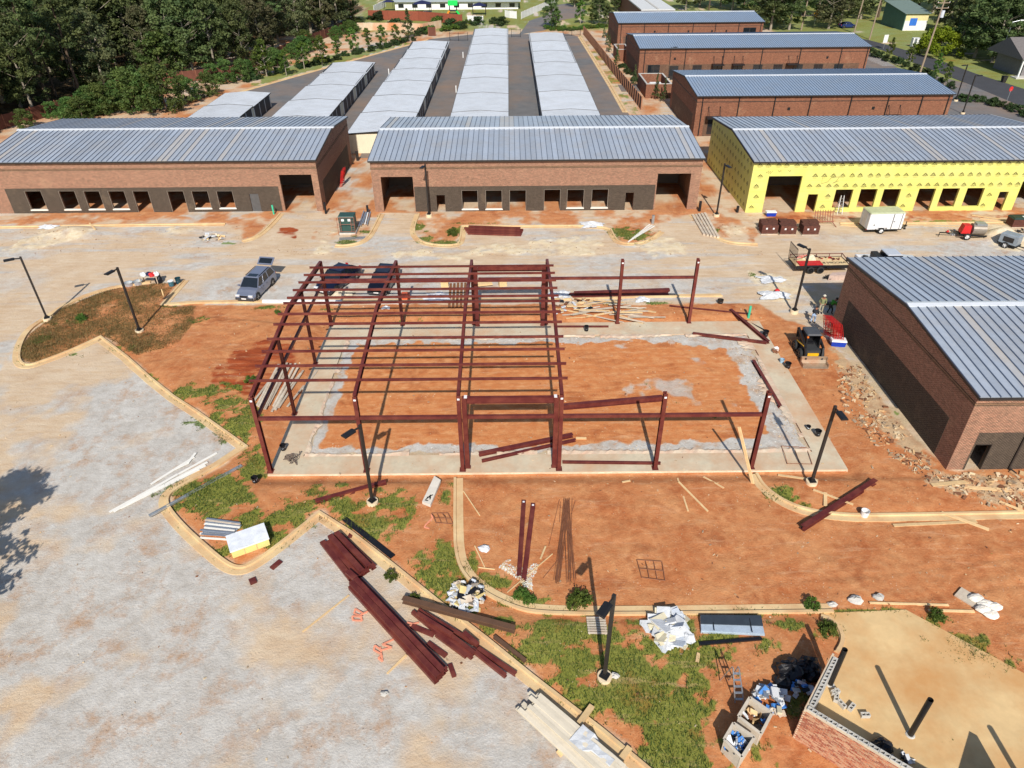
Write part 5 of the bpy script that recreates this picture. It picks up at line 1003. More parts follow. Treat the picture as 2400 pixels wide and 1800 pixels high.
def leaves(name, cl, nleaf, size, m_, seed, up=.3):
    """cl = list of (centre, radii, tint); every leaf a small quad"""
    g = np.random.default_rng(seed); n = len(cl)*nleaf; ce = np.repeat(np.array([c[0] for c in cl]), nleaf, 0); rd = np.repeat(np.array([c[1] for c in cl]), nleaf, 0); ti = np.repeat(np.array([c[2] for c in cl]), nleaf)
    v = g.normal(size=(n, 3)); v /= np.linalg.norm(v, axis=1)[:, None]; p = ce+v*rd*(g.random((n, 1))**.45)
    nr = v*.8+g.normal(size=(n, 3))*.7+np.array([0, 0, up]); nr /= np.linalg.norm(nr, axis=1)[:, None]
    a = np.cross(nr, g.normal(size=(n, 3))); a /= np.linalg.norm(a, axis=1)[:, None]; b = np.cross(nr, a)
    s = size*(.6+.8*g.random((n, 1))); a = a*s*.5; b = b*s*.36
    co = np.stack([p-a, p+b*.9-a*.1, p+a, p-b*.9+a*.1], 1).reshape(-1, 3).astype(np.float32)
    me_ = bpy.data.meshes.new(name); me_.vertices.add(len(co)); me_.vertices.foreach_set('co', co.ravel()); me_.loops.add(n*4); me_.loops.foreach_set('vertex_index', np.arange(n*4, dtype=np.int32)); me_.polygons.add(n); me_.polygons.foreach_set('loop_start', np.arange(0, n*4, 4, dtype=np.int32)); me_.update(calc_edges=True)
    at = me_.attributes.new('tint', 'FLOAT', 'FACE'); at.data.foreach_set('value', np.clip(ti+g.normal(size=n)*.18, 0, 1).astype(np.float32)); me_.materials.append(m_); return me_
def trunkmesh(h, r, limbs, seed, bark, top=.75):
    rr = random.Random(seed); mm = M(); p = Vector((0, 0, -.3)); k = 5; pr = r*1.25
    for i in range(k):
        q = Vector((rr.uniform(-.02, .02)*h*(i+1)/k, rr.uniform(-.02, .02)*h*(i+1)/k, h*top*(i+1)/k)); nr = r*(1-.8*(i+1)/k)+.02; mm.cyl(p, q, pr, nr, 8, False); p, pr = q, nr
    for b in range(limbs):
        z = h*rr.uniform(.25, top*.95); a = rr.uniform(0, 6.28); l_ = h*rr.uniform(.12, .26); s = Vector((0, 0, z)); md = s+Vector((math.cos(a)*l_*.5, math.sin(a)*l_*.5, l_*.3)); e = md+Vector((math.cos(a+rr.uniform(-.5, .5))*l_*.5, math.sin(a)*l_*.5, l_*.35)); br = r*.32*(1-z/h)+.03
        mm.cyl(s, md, br, br*.7, 6, False); mm.cyl(md, e, br*.7, .02, 6, False)
    return mm.mesh('trunk', bark, True)
def proto(kind, seed):
    rr = random.Random(seed); cl = []
    if kind in ('broad', 'olive'):
        h, r = 17, 4.6
        for i in range(120):
            z = rr.random()**.8; a = rr.uniform(0, 6.28); prof = math.sin(math.pi*min(1, .12+.88*z))**.6; rad = r*prof*rr.uniform(.35, 1.08)
            cl.append(((math.cos(a)*rad, math.sin(a)*rad, h*(.14+.84*z)), np.array([1, 1, .65])*rr.uniform(.6, 1.4), rr.random()))
        return trunkmesh(h, .3, 12, seed, M_BARK), leaves('crown', cl, 62, .5, ML_D if kind == 'broad' else ML_O, seed), h
    if kind == 'thicket':
        h, r = 6, 3.2
        for i in range(80):
            z = rr.random()**.9; a = rr.uniform(0, 6.28); rad = r*math.sin(math.pi*min(1, .3+.66*z))**.7*rr.uniform(.3, 1.05)
            cl.append(((math.cos(a)*rad, math.sin(a)*rad, h*(.06+.92*z)), np.array([1, 1, .7])*rr.uniform(.4, .85), rr.random()))
        return trunkmesh(h, .12, 8, seed, M_BARKD), leaves('crown', cl, 60, .3, ML_T, seed), h
    if kind == 'pine':
        h, r = 20, 3.6
        for i in range(80):
            z = rr.random(); a = rr.uniform(0, 6.28); rad = r*(1-.55*z)*rr.uniform(.25, 1.1)
            cl.append(((math.cos(a)*rad, math.sin(a)*rad, h*(.42+.56*z)), np.array([1.1, 1.1, .4])*rr.uniform(.6, 1.2), rr.random()))
        return trunkmesh(h, .28, 14, seed, M_BARKD, .97), leaves('crown', cl, 70, .45, ML_D, seed), h
    if kind == 'young':
        h, r = 5, 1.25
        for i in range(46):
            z = rr.random(); a = rr.uniform(0, 6.28); rad = r*math.sin(math.pi*(.14+.8*z))**.8*rr.uniform(.2, 1.05)*(1-.45*z)*1.3
            cl.append(((math.cos(a)*rad, math.sin(a)*rad, h*(.2+.78*z)), np.array([1, 1, .8])*rr.uniform(.22, .45), rr.random()))
        return trunkmesh(h, .07, 8, seed, M_BARK, .9), leaves('crown', cl, 42, .24, ML_B, seed), h
    if kind == 'cone':
        h, r = 6, 1.5
        for i in range(60):
            z = rr.random()**1.2; a = rr.uniform(0, 6.28); rad = r*(1-z)*rr.uniform(.4, 1.05)
            cl.append(((math.cos(a)*rad, math.sin(a)*rad, h*(.1+.88*z)), np.array([1, 1, .7])*rr.uniform(.25, .5)*(1.1-.6*z), rr.random()))
        return trunkmesh(h, .08, 4, seed, M_BARKD, .95), leaves('crown', cl, 44, .22, ML_D, seed), h
    if kind in ('shrub', 'bush'):
        h, r = 1.6, 1.1
        for i in range(26):
            a = rr.uniform(0, 6.28); rad = r*rr.random()**.6; z = (1-(rad/r)**2*.6)*rr.uniform(.25, .95)
            cl.append(((math.cos(a)*rad, math.sin(a)*rad, h*z), np.array([1, 1, .8])*rr.uniform(.25, .45), rr.random()))
        return trunkmesh(h, .05, 6, seed, M_BARKD, .6), leaves('foliage', cl, 48, .22, ML_S if kind == 'shrub' else ML_B, seed), h
    if kind == 'yellow':
        h, r = 5, 4.5
        for i in range(110):
            a = rr.uniform(0, 6.28); rad = r*rr.random()**.5; z = math.sqrt(max(0, 1-(rad/r)**2))*rr.uniform(.6, 1)
            cl.append(((math.cos(a)*rad, math.sin(a)*rad*.8, h*z*.9+.2), np.array([1, 1, .8])*rr.uniform(.5, .9), rr.random()))
        return trunkmesh(h, .2, 8, seed, M_BARKD, .6), leaves('crown', cl, 70, .34, ML_Y, seed), h
PR = {'thicket': [proto('thicket', s) for s in (15, 16)], 'broad': [proto('broad', s) for s in (1, 2, 3)], 'olive': [proto('olive', s) for s in (4, 5)], 'pine': [proto('pine', s) for s in (6, 7)], 'young': [proto('young', s) for s in (8, 9)], 'cone': [proto('cone', 10)], 'shrub': [proto('shrub', 11), proto('shrub', 12)], 'bush': [proto('bush', 13)], 'yellow': [proto('yellow', 14)]}
trr = random.Random(99)
def tree(kind, x, y, h, label, group=None, wide=1., cat='tree', name=None, z=0):
    tm_, cm, h0 = trr.choice(PR[kind]); s = h/h0
    r = empty(name or {'shrub': 'shrub', 'bush': 'shrub', 'yellow': 'shrub', 'pine': 'pine_tree'}.get(kind, 'tree'), (x, y, z), label, cat, group, rz=trr.uniform(0, 6.28)); r.scale = (s*wide, s*wide, s)
    put('trunk' if kind not in ('shrub', 'bush') else 'stems', tm_, r); put('crown' if kind not in ('shrub', 'bush') else 'foliage', cm, r); return r
# wood on the left, behind the brown fence
FB = W('t1', [(-400, 1260), (20, 1120), (330, 1035), (660, 935), (840, 865), (1100, 770)])+W('t2', [(-150, 660), (120, 530), (400, 405), (680, 300), (830, 225), (900, 205)])
spots = []
for row, off in enumerate((4, 9, 15, 22, 31, 42, 56, 74, 95)):
    for k in range(32):
        t = (k+trr.uniform(-.35, .35)+.5*(row % 2))/30*(len(FB)-1.001); t = max(0, min(len(FB)-1.002, t)); i = int(t); a, b = Vector(FB[i]), Vector(FB[i+1]); p = a.lerp(b, t-i); nrm = Vector((-(b-a).y, (b-a).x)).normalized()
        q = p+nrm*(off+trr.uniform(-2.5, 2.5))
        if all((q-s_).length > 5.2 for s_ in spots): spots.append(q)
gap = [P('t1', 1900, 400), P('t1', 1890, 330)]
for q in spots:
    if q.x < -165 or q.y > 285 or (Vector((q.x, q.y, 0))-gap[0]).length < 9: continue
    kd = trr.choices(('broad', 'olive', 'pine'), (5, 2.5, 2))[0]; hh = trr.uniform(13, 20)*(1 if kd != 'pine' else 1.1)
    near = min((Vector(f_)-q).length for f_ in FB) < 14; deep = q.y > 150
    tree(kd, q.x, q.y, hh, ('tall ' if hh > 17 else 'shorter ')+{'broad': 'dark green broadleaf tree ', 'olive': 'thin olive green tree ', 'pine': 'narrow dark pine '}[kd]+('right behind the brown fence' if near else 'deep inside the fenced wood')+(' above the bare orange bank' if deep else ' beside the left brick shell' if q.y < 105 else ''), 'trees of the wood behind the fence', trr.uniform(.85, 1.25))
# undergrowth between the fence and the storage lot
for k in range(60):
    t = trr.uniform(2.2, len(FB)-1.6); i = int(t); a, b = Vector(FB[i]), Vector(FB[i+1]); p = a.lerp(b, t-i); nrm = Vector(((b-a).y, -(b-a).x)).normalized(); q = p+nrm*trr.uniform(1, 9)*(1 if t < 6 else .5)
    tree('thicket', q.x, q.y, trr.uniform(1.6, 3.8), 'wild shrub on the bank between brown fence and storage lot', 'wild shrubs on the bank', 1.3, 'shrub')
for k, x, y, h in (('t1', 1180, 960, 7), ('t1', 1440, 960, 7.5), ('t1', 1300, 950, 6), ('t1', 920, 985, 5), ('t1', 760, 1000, 3), ('t1', 1960, 720, 4.5), ('t1', 2100, 700, 4), ('t1', 1800, 830, 4), ('t1', 1650, 880, 4), ('t1', 230, 1110, 3), ('t1', 1420, 700, 9), ('t1', 880, 760, 7)):
    p = P(k, x, y); tree('thicket', p.x, p.y, h, 'leafy green sapling on the bank in front of the brown fence', 'saplings on the bank', 1.1)
# young trees along the curved kerb
for x, y, h in ((95, 660, 7), (265, 655, 5), (420, 595, 5.5), (575, 570, 6), (710, 495, 4.6), (845, 460, 5.6), (970, 420, 4.6), (1095, 410, 5), (1215, 385, 4.6)):
    p = P('t2', x, y); tree('young', p.x, p.y, h, 'young upright tree in the row along the curved storage kerb', 'young trees along the kerb', 1.1)
p = P('t2', 1320, 330); tree('cone', p.x, p.y, 7, 'dark conical evergreen at the far end of the kerb row', None, 1.2)
for k in range(46):
    t = trr.random(); p = P('t2', -100+t*1480, 720-t*360-trr.uniform(6, 22)); tree('shrub', p.x, p.y, trr.uniform(.9, 1.5), 'low brownish shrub in the bed along the curved kerb', 'low shrubs along the kerb', 1, 'shrub')
# trees at the top right and round the shops
for k, x, y, h, kd in [('t4', 20, 262, 14, 'broad'), ('t4', 180, 258, 13, 'broad'), ('t4', 520, 250, 12, 'olive'), ('t4', 620, 215, 13, 'broad'), ('t4', 100, 200, 15, 'broad'), ('t3', 1500, 90, 12, 'broad'), ('t3', 1700, 90, 13, 'pine'), ('t3', 1900, 90, 14, 'broad'), ('t3', 2080, 130, 14, 'broad'), ('t3', 2190, 200, 13, 'broad'), ('t3', 1620, 60, 12, 'olive'), ('t3', 1800, 60, 14, 'broad'), ('t3', 2000, 70, 14, 'pine'), ('t4', 800, 165, 15, 'broad'), ('t4', 950, 150, 16, 'pine'), ('t4', 420, 150, 15, 'broad'), ('t4', 300, 130, 14, 'pine'), ('t4', 1150, 120, 15, 'broad'), ('t4', 1420, 110, 16, 'broad'), ('t4', 1640, 440, 13, 'broad'), ('t4', 1780, 500, 13, 'broad'), ('t4', 1930, 540, 14, 'broad'), ('t4', 2060, 530, 13, 'broad'), ('t4', 2200, 480, 14, 'broad'), ('t4', 1550, 280, 14, 'olive'), ('t4', 1750, 330, 16, 'broad'), ('t4', 1900, 370, 17, 'broad'), ('t4', 2100, 400, 17, 'broad'), ('t4', 2280, 500, 16, 'broad'), ('t4', 1680, 220, 16, 'pine'), ('t4', 1850, 230, 17, 'broad'), ('t4', 2050, 260, 18, 'broad'), ('t4', 2240, 300, 18, 'broad'), ('t4', 2400, 420, 17, 'broad'), ('t4', 1300, 60, 17, 'pine'), ('t4', 1600, 90, 18, 'broad'), ('t4', 1900, 110, 18, 'broad'), ('t4', 2200, 150, 18, 'broad'), ('t4', 700, 90, 16, 'broad'), ('t4', 500, 60, 17, 'broad'), ('t4', 200, 80, 16, 'broad'), ('t3', 2150, 40, 15, 'broad')]:
    p = P(k, x, y); tree(kd, p.x, p.y, h, ('tall ' if h > 15 else 'medium ' if h > 13 else 'lower ')+{'broad': 'full green tree ', 'olive': 'olive tinted tree ', 'pine': 'dark pine '}[kd]+('behind the farthest shop block' if k == 't3' else 'by the utility poles beyond the shops' if x < 1000 else 'across the street from the shops'), 'trees beyond the shops', trr.uniform(1.15, 1.45))
p = P('t4', 1500, 490); tree('yellow', p.x, p.y+2, 6.2, 'large rounded yellow-green bush on the verge across the street', None, 1.05, 'bush')
for k, x, y, h, kd in (('t3', 340, 245, 8.5, 'broad'), ('t3', 385, 248, 5, 'young'), ('t3', 590, 205, 6, 'young'), ('t3', 750, 215, 8, 'broad'), ('t3', 910, 95, 8, 'broad'), ('t3', 1050, 95, 7, 'broad'), ('t3', 690, 200, 5, 'young'), ('t3', 540, 60, 9, 'olive'), ('t3', 620, 50, 9, 'broad'), ('t3', 740, 110, 8, 'broad'), ('t3', 820, 210, 5, 'broad')):
    p = P(k, x, y); tree(kd, p.x, p.y, h, 'ornamental tree by the access road beyond the gate', 'trees by the access road', 1.15)
for x, y in ((1040, 505), (1215, 560), (1445, 660), (1520, 735)): p = P('t4', x, y); tree('young', p.x, p.y, 4.2, 'slim young tree in the bed along the street', 'young trees along the street', .9)
for x, y in ((870, 460), (920, 490), (960, 505), (1010, 525), (1080, 535), (1130, 550), (1190, 580), (1260, 610), (1310, 630), (1360, 655), (1410, 675), (1490, 720), (1575, 765), (1660, 875), (1710, 880), (1780, 880), (1845, 882), (1920, 910), (1960, 915), (2020, 930), (2090, 950), (2150, 975), (2200, 1010)): p = P('t4', x, y); tree('shrub', p.x, p.y, trr.uniform(1.1, 1.7), 'clipped shrub in the mulch bed along the street', 'shrubs in the street bed', 1.05, 'shrub')
for x, y in ((795, 330), (820, 390), (835, 450), (905, 550), (1055, 740), (1310, 880), (1240, 860)): p = P('t3', x, y); tree('cone', p.x, p.y, trr.uniform(3, 4.4), 'narrow conical evergreen between the brown fence and the shops', 'narrow evergreens along the fence', .7)
for k in range(16): p = P('t3', 905+k*16+trr.uniform(-20, 20), 560+k*12+trr.uniform(-15, 25)); tree('shrub', p.x, p.y, trr.uniform(.6, 1.), 'small dry shrub on the bare bank by the middle shop block', 'dry shrubs on the bank', 1, 'shrub')
for k in range(22): p = P('t3', 300+k*24, 268-trr.uniform(0, 25)+ (k > 12)*-10); tree('bush', p.x, p.y, trr.uniform(.8, 1.4), 'low hedge plant beside the gate fence', 'hedge plants by the gate', 1.2, 'shrub')
for x, y in ((990, 170), (1060, 178), (1165, 225), (1210, 235), (1560, 200), (1600, 195), (1640, 270), (1680, 240), (1720, 255), (1760, 230), (1790, 250), (1850, 205), (1905, 215), (2060, 205), (2110, 220), (1440, 300), (1390, 310), (1490, 290)): p = P('t2', x, y); tree('bush' if trr.random() < .5 else 'shrub', p.x, p.y, trr.uniform(1.4, 2.8), 'garden shrub on the terraces below the nursery', 'shrubs on the terraces', 1.2, 'shrub')
# the tree outside the picture whose shadow falls on the gravel
tree('olive', -15.4, -13.8, 11, 'broadleaf tree at the edge of the gravel lot', None, 1.2)
# ================================================================ FENCES AND FAR BUILDINGS
M_FB = mat('brown_fence_panel', L(104, 62, 48), .8, 0, .2, 1, .2, rnd=.1); M_FP = mat('fence_post', L(150, 100, 76), .8, 0, .15)
def resample(pts, step):
    pts = [Vector((p[0], p[1])) for p in pts]; out = [pts[0]]; acc = 0
    for a, b in zip(pts[:-1], pts[1:]):
        l_ = (b-a).length; s = step-acc
        while s <= l_: out.append(a.lerp(b, s/l_)); s += step
        acc = (l_-(s-step))
    return out
def fence(label, pts, h, step, mp, mpost, cat='fence', th=.05, post=.1, board=None):
    pp_ = resample(pts, step); r = empty('fence', (pp_[0].x, pp_[0].y, 0), label, cat)
    for i, a in enumerate(pp_):
        M().box(a.x-post/2, a.x+post/2, a.y-post/2, a.y+post/2, -.2, h+.12).build('post', mpost, r, True)
        if i < len(pp_)-1:
            b = pp_[i+1]; A = Vector((a.x, a.y, h/2+.03)); Bv = Vector((b.x, b.y, h/2+.03)); M().bar(A, Bv, th, h-.06).build('panel', mp, r, True)
    return r
fence('long brown panel fence in front of the wood', FB, 2.1, 2.5, M_FB, M_FP)
fence('brown slatted fence between the storage lot and the shops', W('t3', [(618, 300), (720, 430), (850, 605), (990, 785), (1130, 968)]), 2.0, 2.0, mat('brown_fence_dark', L(86, 52, 42), .8, 0, .2, 1, .2), mat('pale_gap_post', L(158, 112, 84), .8), post=.2)
fence('straight brown fence below the nursery playground', W('t2', [(975, 170), (1400, 180), (1825, 215)]), 2.6, 3.2, mat('red_brown_fence', L(140, 74, 54), .8, rnd=.05), mat('red_brown_post', L(120, 62, 46), .8))
fence('short brown screen fence by the storage gate', W('t2', [(1490, 312), (1595, 312)]), 2.2, 2., M_FB, M_FP)
fence('white picket fence beside the nursery access road', W('t3', [(80, 165), (180, 120), (300, 70), (380, 50)]), 1.9, 1.6, M_WHITE, M_WHITE)
fence('white panel fence in front of the nursery yard', W('t2', [(1830, 205), (2010, 215)]), 2.2, 2.5, M_WHITE, M_WHITE); fence('white fence running beside the nursery drive', W('t3', [(-60, 150), (0, 160), (80, 165)]), 2., 2.5, M_WHITE, M_WHITE)
fence('white picket fence at the left of the nursery yard', W('t2', [(1020, 108), (1120, 60)]), 2., 1.3, M_WHITE, M_WHITE)
def railfence(label, pts, h=1.9):
    pp_ = resample(pts, 2.4); r = empty('railing_gate', (pp_[0].x, pp_[0].y, 0), label, 'gate')
    for i, a in enumerate(pp_):
        M().box(a.x-.05, a.x+.05, a.y-.05, a.y+.05, 0, h+.1).build('post', M_BLK, r, True)
        if i < len(pp_)-1:
            b = pp_[i+1]; mm = M()
            for z in (.15, h-.1): mm.bar((a.x, a.y, z), (b.x, b.y, z), .05, .05)
            mm.build('rail', M_BLK, r, True)
            for t in np.linspace(.1, .9, 7): q = a.lerp(b, t); M().bar((q.x, q.y, .15), (q.x, q.y, h), .03, .03).build('picket', M_BLK, r, True)
railfence('black railing gate between the two long storage rows and the access road', W('t3', [(-5, 322), (60, 322), (138, 320)])); railfence('black railing fence at the end of the storage row by the brown fence', W('t3', [(440, 312), (600, 305)]), 1.7); railfence('black sliding gate at the far storage lane', W('t2', [(1675, 352), (1730, 355), (1840, 352)]))
# bin enclosures by the shops
def binbox(label, k, pts, h):
    c = [P(k, *p) for p in pts]; r = empty('bin_enclosure', c[0], label, 'bin enclosure'); x0, x1, y0, y1 = min(p.x for p in c), max(p.x for p in c), min(p.y for p in c), max(p.y for p in c)
    for a in ((x0, x1, y0, y0+.25), (x0, x0+.25, y0+.25, y1), (x1-.25, x1, y0+.25, y1), (x0+.25, x1-.25, y1-.25, y1)): M().box(*a, 0, h).build('wall', MBF, r, True); M().box(a[0]-.03, a[1]+.03, a[2]-.03, a[3]+.03, h+.002, h+.08).build('coping', M_CMU, r, True)
    return x0, x1, y0, y1
e1 = binbox('brick bin enclosure with a blue and white skip beside the nearest shop block', 't3', [(1150, 850), (1310, 848), (1290, 750)], 2.4)
e2 = binbox('small brick bin enclosure beside the middle shop block', 't3', [(905, 530), (985, 530), (970, 480)], 2.4)
def skip(label, x, y): r = empty('skip_bin', (x, y, 0), label, 'skip'); M().loft([[(-.9, -.5, .1), (.9, -.5, .1), (.9, .5, .1), (-.9, .5, .1)], [(-1.1, -.7, 1.5), (1.1, -.7, 1.5), (1.1, .7, 1.5), (-1.1, .7, 1.5)]]).build('body', mat('blue_paint', L(40, 70, 160), .5), r); M().loft([[(-1.15, -.75, 1.5), (1.15, -.75, 1.5), (1.15, .75, 1.5), (-1.15, .75, 1.5)], [(-1., -.6, 1.62), (1., -.6, 1.62), (1., .6, 1.72), (-1., .6, 1.72)]]).build('lid', M_WHITE, r)
skip('blue skip with a white lid inside the brick enclosure by the nearest shop block', e1[0]*.45+e1[1]*.55, (e1[2]+e1[3])/2)
# nursery
ny_ = P('t2', 1190, 100).y+4; xa, xb = P('t2', 1190, 100).x, P('t3', 60, 150).x
nu = empty('nursery_building', ((xa+xb)/2, ny_, 0), 'long white nursery building with a low grey roof', 'building'); M_NR = mat('grey_shingle', L(160, 168, 170), .8, 0, .08, 1, .2)
nw = M().box(xa, xb, ny_, ny_+14, 0, 2.5).build('wall', mat('white_render', (.8, .8, .78), .7, 0, .04), nu, True)
for i in range(9):
    x = xa+2+i*(xb-xa-4)/8; wn = M().box(x-1, x+1, ny_-.06, ny_-.005, .5, 1.9).build('window', M_WHITE, nw, True); M().box(x-.9, x+.9, ny_-.07, ny_-.06, .6, 1.8).build('pane', M_GLASS, wn, True)
M().xprism([(ny_-.9, 2.5), (ny_+7, 4.), (ny_+15, 2.5), (ny_+15, 2.35), (ny_-.9, 2.35)], xa-.6, xb-(xb-xa)*.28).build('roof', M_NR, nu, True); M().xprism([(ny_-2.4, 2.55), (ny_+6, 4.4), (ny_+15, 2.55), (ny_+15, 2.4), (ny_-2.4, 2.4)], xb-(xb-xa)*.3, xb+.8).build('wing_roof', M_NR, nu, True)
M_NAV = mat('navy_canvas', L(28, 34, 72), .8)
for i, (x, y, w_) in enumerate(((1150, 95, 3.4), (1440, 110, 5.4), (1930, 130, 4.2))):
    p = P('t2', x, y); r = empty('shade_canopy', (p.x, p.y, 0), ('small navy shade canopy at the end of the nursery yard', 'wide navy shade canopy in the middle of the nursery yard', 'navy shade canopy beside the white panel fence')[i], 'canopy'); M().add([(-w_/2, -w_/2, 2.7), (w_/2, -w_/2, 2.7), (w_/2, w_/2, 2.7), (-w_/2, w_/2, 2.7), (0, 0, 3.6), (0, 0, 3.5)], [(0, 1, 4), (1, 2, 4), (2, 3, 4), (3, 0, 4), (1, 0, 5), (2, 1, 5), (3, 2, 5), (0, 3, 5)]).build('canvas', M_NAV, r)
    for a in (-1, 1):
        for b in (-1, 1): M().cyl((a*w_*.48, b*w_*.48, 0), (a*w_*.48, b*w_*.48, 2.72), .06).build('post', M_BLK, r)
p = P('t2', 1705, 130); r = empty('play_tower', (p.x, p.y, 0), 'play tower with a bright green roof in the nursery yard', 'play equipment'); M_GP = mat('play_green', L(30, 190, 80), .5)
M().box(-1.2, 1.2, -1, 1, 1.2, 1.35).build('platform', M_BLK, r); M().xprism([(-1.4, 2.9), (0, 4.1), (1.4, 2.9), (1.4, 2.8), (0, 3.95), (-1.4, 2.8)], -1.5, 1.5).build('roof', M_GP, r); [M().cyl((a*1.1, b*.9, 0), (a*1.1, b*.9, 3.), .08).build('post', M_BLK, r) for a in (-1, 1) for b in (-1, 1)]
M().bar((1.2, -1, 1.3), (2.2, -2.6, .15), .8, .08).build('slide', M_GP, r); M().bar((-1.2, -1, 1.3), (-1.9, -2.2, .1), .7, .08).build('ladder', mat('play_orange', L(230, 140, 40), .5), r)
# far white flat-roofed warehouse, retaining wall, shed, house
a, b = P('t3', 1125, 92, 5), P('t3', 1400, 90, 5); r = empty('warehouse', (a.x, a.y, 0), 'pale flat-roofed warehouse beyond the ornamental trees', 'building'); M().box(a.x, b.x, a.y, a.y+60, 0, 5).build('wall', mat('brown_wall', L(120, 80, 64), .8), r, True); M().box(a.x-.3, b.x+.3, a.y-.3, a.y+60, 5, 5.3).build('roof', mat('white_roof', (.62, .62, .6), .6), r, True); M().box((a.x+b.x)/2-.3, (a.x+b.x)/2+.3, a.y-.31, a.y+60, 5.3, 5.42).build('roof_joint', M_CMU, r, True)
rw = W('t2', [(880, 262), (1000, 262), (1250, 262), (1440, 270), (1600, 240)]); r = empty('retaining_wall', (rw[0][0], rw[0][1], 0), 'rust-stained pale retaining wall below the red-brown fence', 'wall')
M_RW = mat('stained_concrete', L(205, 190, 165), .9, 0, .15, .4, .2, dirt=L(196, 120, 70), dirtamt=.9, dscale=.16)
for a, b in zip(rw[:-1], rw[1:]): M().bar((a[0], a[1], .9), (b[0], b[1], .9), .4, 2.0).build('wall_segment', M_RW, r, True)
p = P('t4', 1155, 265); q = P('t4', 1440, 290); r = empty('green_shed', (p.x, p.y, 0), 'weathered green and white shed half hidden by trees', 'shed'); M_GSH = mat('green_siding', L(84, 116, 108), .7, 0, .15, 1, .1)
M().xprism([(p.y, 0), (p.y, 4), (p.y+13, 5.6), (p.y+13, 0)], p.x, p.x+.2).build('side_wall', M_GSH, r, True); M().box(p.x+.2, q.x, p.y, p.y+.2, 0, 2.4).build('front_wall', M_WHITE, r, True); M().box(p.x+.2, q.x, p.y, p.y+.2, 2.4, 4).build('upper_wall', mat('cream_siding', L(220, 205, 150), .7), r, True); M().add([(p.x-.5, p.y-.5, 4.05), (q.x+.5, p.y-.5, 4.05), (q.x+.5, p.y+13.5, 5.75), (p.x-.5, p.y+13.5, 5.75), (p.x-.5, p.y-.5, 4.2), (q.x+.5, p.y-.5, 4.2), (q.x+.5, p.y+13.5, 5.9), (p.x-.5, p.y+13.5, 5.9)], [(3, 2, 1, 0), (4, 5, 6, 7), (0, 1, 5, 4), (3, 0, 4, 7), (1, 2, 6, 5), (2, 3, 7, 6)]).build('roof', mat('green_roof', L(112, 128, 120), .6), r, True); M().box((p.x+q.x)/2-1.6, (p.x+q.x)/2+.3, p.y-.06, p.y-.01, 1.2, 3).build('blue_tarp', mat('blue_tarp', L(50, 110, 200), .6), r, True)
p = P('t4', 2150, 680); r = empty('house', (p.x, p.y, 0), 'grey house with a white porch at the edge of the lawn', 'house'); M().box(p.x+1.5, p.x+14, p.y+1.5, p.y+11, 0, 4).build('wall', mat('grey_siding', L(120, 116, 116), .7), r, True); M().xprism([(p.y-.3, 3.6), (p.y+6, 6.6), (p.y+12, 3.6), (p.y+12, 3.4), (p.y-.3, 3.4)], p.x-.4, p.x+15).build('roof', mat('dark_shingle', L(112, 106, 104), .9), r, True); [M().box(p.x+x_, p.x+x_+.25, p.y, p.y+.25, .1, 3.5).build('porch_post', M_WHITE, r, True) for x_ in (0, 3, 6)]; M().box(p.x-.5, p.x+8, p.y-.5, p.y+1.5, 0, .25).build('porch_floor', M_CMU, r, True)
# street furniture
def sign(label, base, h, shape, m_, cat='sign'):
    r = empty('street_sign', base, label, cat); M().cyl((0, 0, 0), (0, 0, h), .045).build('post', M_GALV, r); M().xprism([(p[0], p[1]+h) for p in shape], -.02, .02).build('plate', m_, r).rotation_euler = (0, 0, -math.pi/2+.3)
octo = [(.42*math.cos(math.pi/8+k*math.pi/4), .42*math.sin(math.pi/8+k*math.pi/4)) for k in range(8)]
sign('red stop sign at the exit onto the street', P('t4', 2055, 895), 2.4, octo, M_REDP); sign('yellow diamond warning sign beside the far street', P('t4', 393, 240), 3.6, [(0, -.9), (.9, 0), (0, .9), (-.9, 0)], mat('sign_yellow', L(240, 170, 20), .5)); sign('plain white post sign on the street verge', P('t4', 995, 425), 1.4, [(-.6, 0), (.6, 0), (.6, 1.7), (-.6, 1.7)], M_WHITE)
for k, (x, y) in enumerate(((1260, 405), (1290, 412), (1345, 415))): p = P('t4', x, y); r = empty('utility_cabinet', p, ('small pale utility cabinet on the verge by the yellow-green bush', 'wide pale utility cabinet on the verge by the yellow-green bush', 'dark fronted utility cabinet on the verge by the yellow-green bush')[k], 'cabinet'); M().box(-.8, .8, -.5, .5, 0, 2.).build('body', M_WHITE if k < 2 else M_CMU, r); M().box(-.6, .6, -.53, -.5, .2, 1.8).build('door', M_WHITE if k != 2 else M_DARK, r)
p = P('t4', 2030, 712); r = empty('wheelie_bin', p, 'dark wheelie bin at the lawn edge by the house', 'bin'); M().loft([[(-.3, -.35, .05), (.3, -.35, .05), (.3, .35, .05), (-.3, .35, .05)], [(-.4, -.45, 1.1), (.4, -.45, 1.1), (.4, .45, 1.1), (-.4, .45, 1.1)]]).build('body', M_DARK, r); M().box(-.42, .42, -.47, .5, 1.1, 1.18).build('lid', M_BLK, r)
p = P('t4', 680, 240); car('parked_car', 'small blue car on the far verge beside the utility poles', 'car', (p.x, p.y), .1, carpaint('blue_car_paint', L(40, 60, 120)), 4.4, 1.8, 1.5, .27, .26, .4, .78, .92)
for k, (x, y) in enumerate(((1150, 650), (1790, 500), (1730, 800))): 
    p = P('t2', x, y); r = empty('bollard', p, ('white bollard beside the second storage row', 'white bollard near the far end of the longest storage row', 'white bollard halfway along the longest storage row')[k], 'bollard'); M().cyl((0, 0, 0), (0, 0, 1.2), .11).build('post', M_WHITE, r); M().cyl((0, 0, 1.2), (0, 0, 1.25), .12, .06).build('cap', M_WHITE, r)
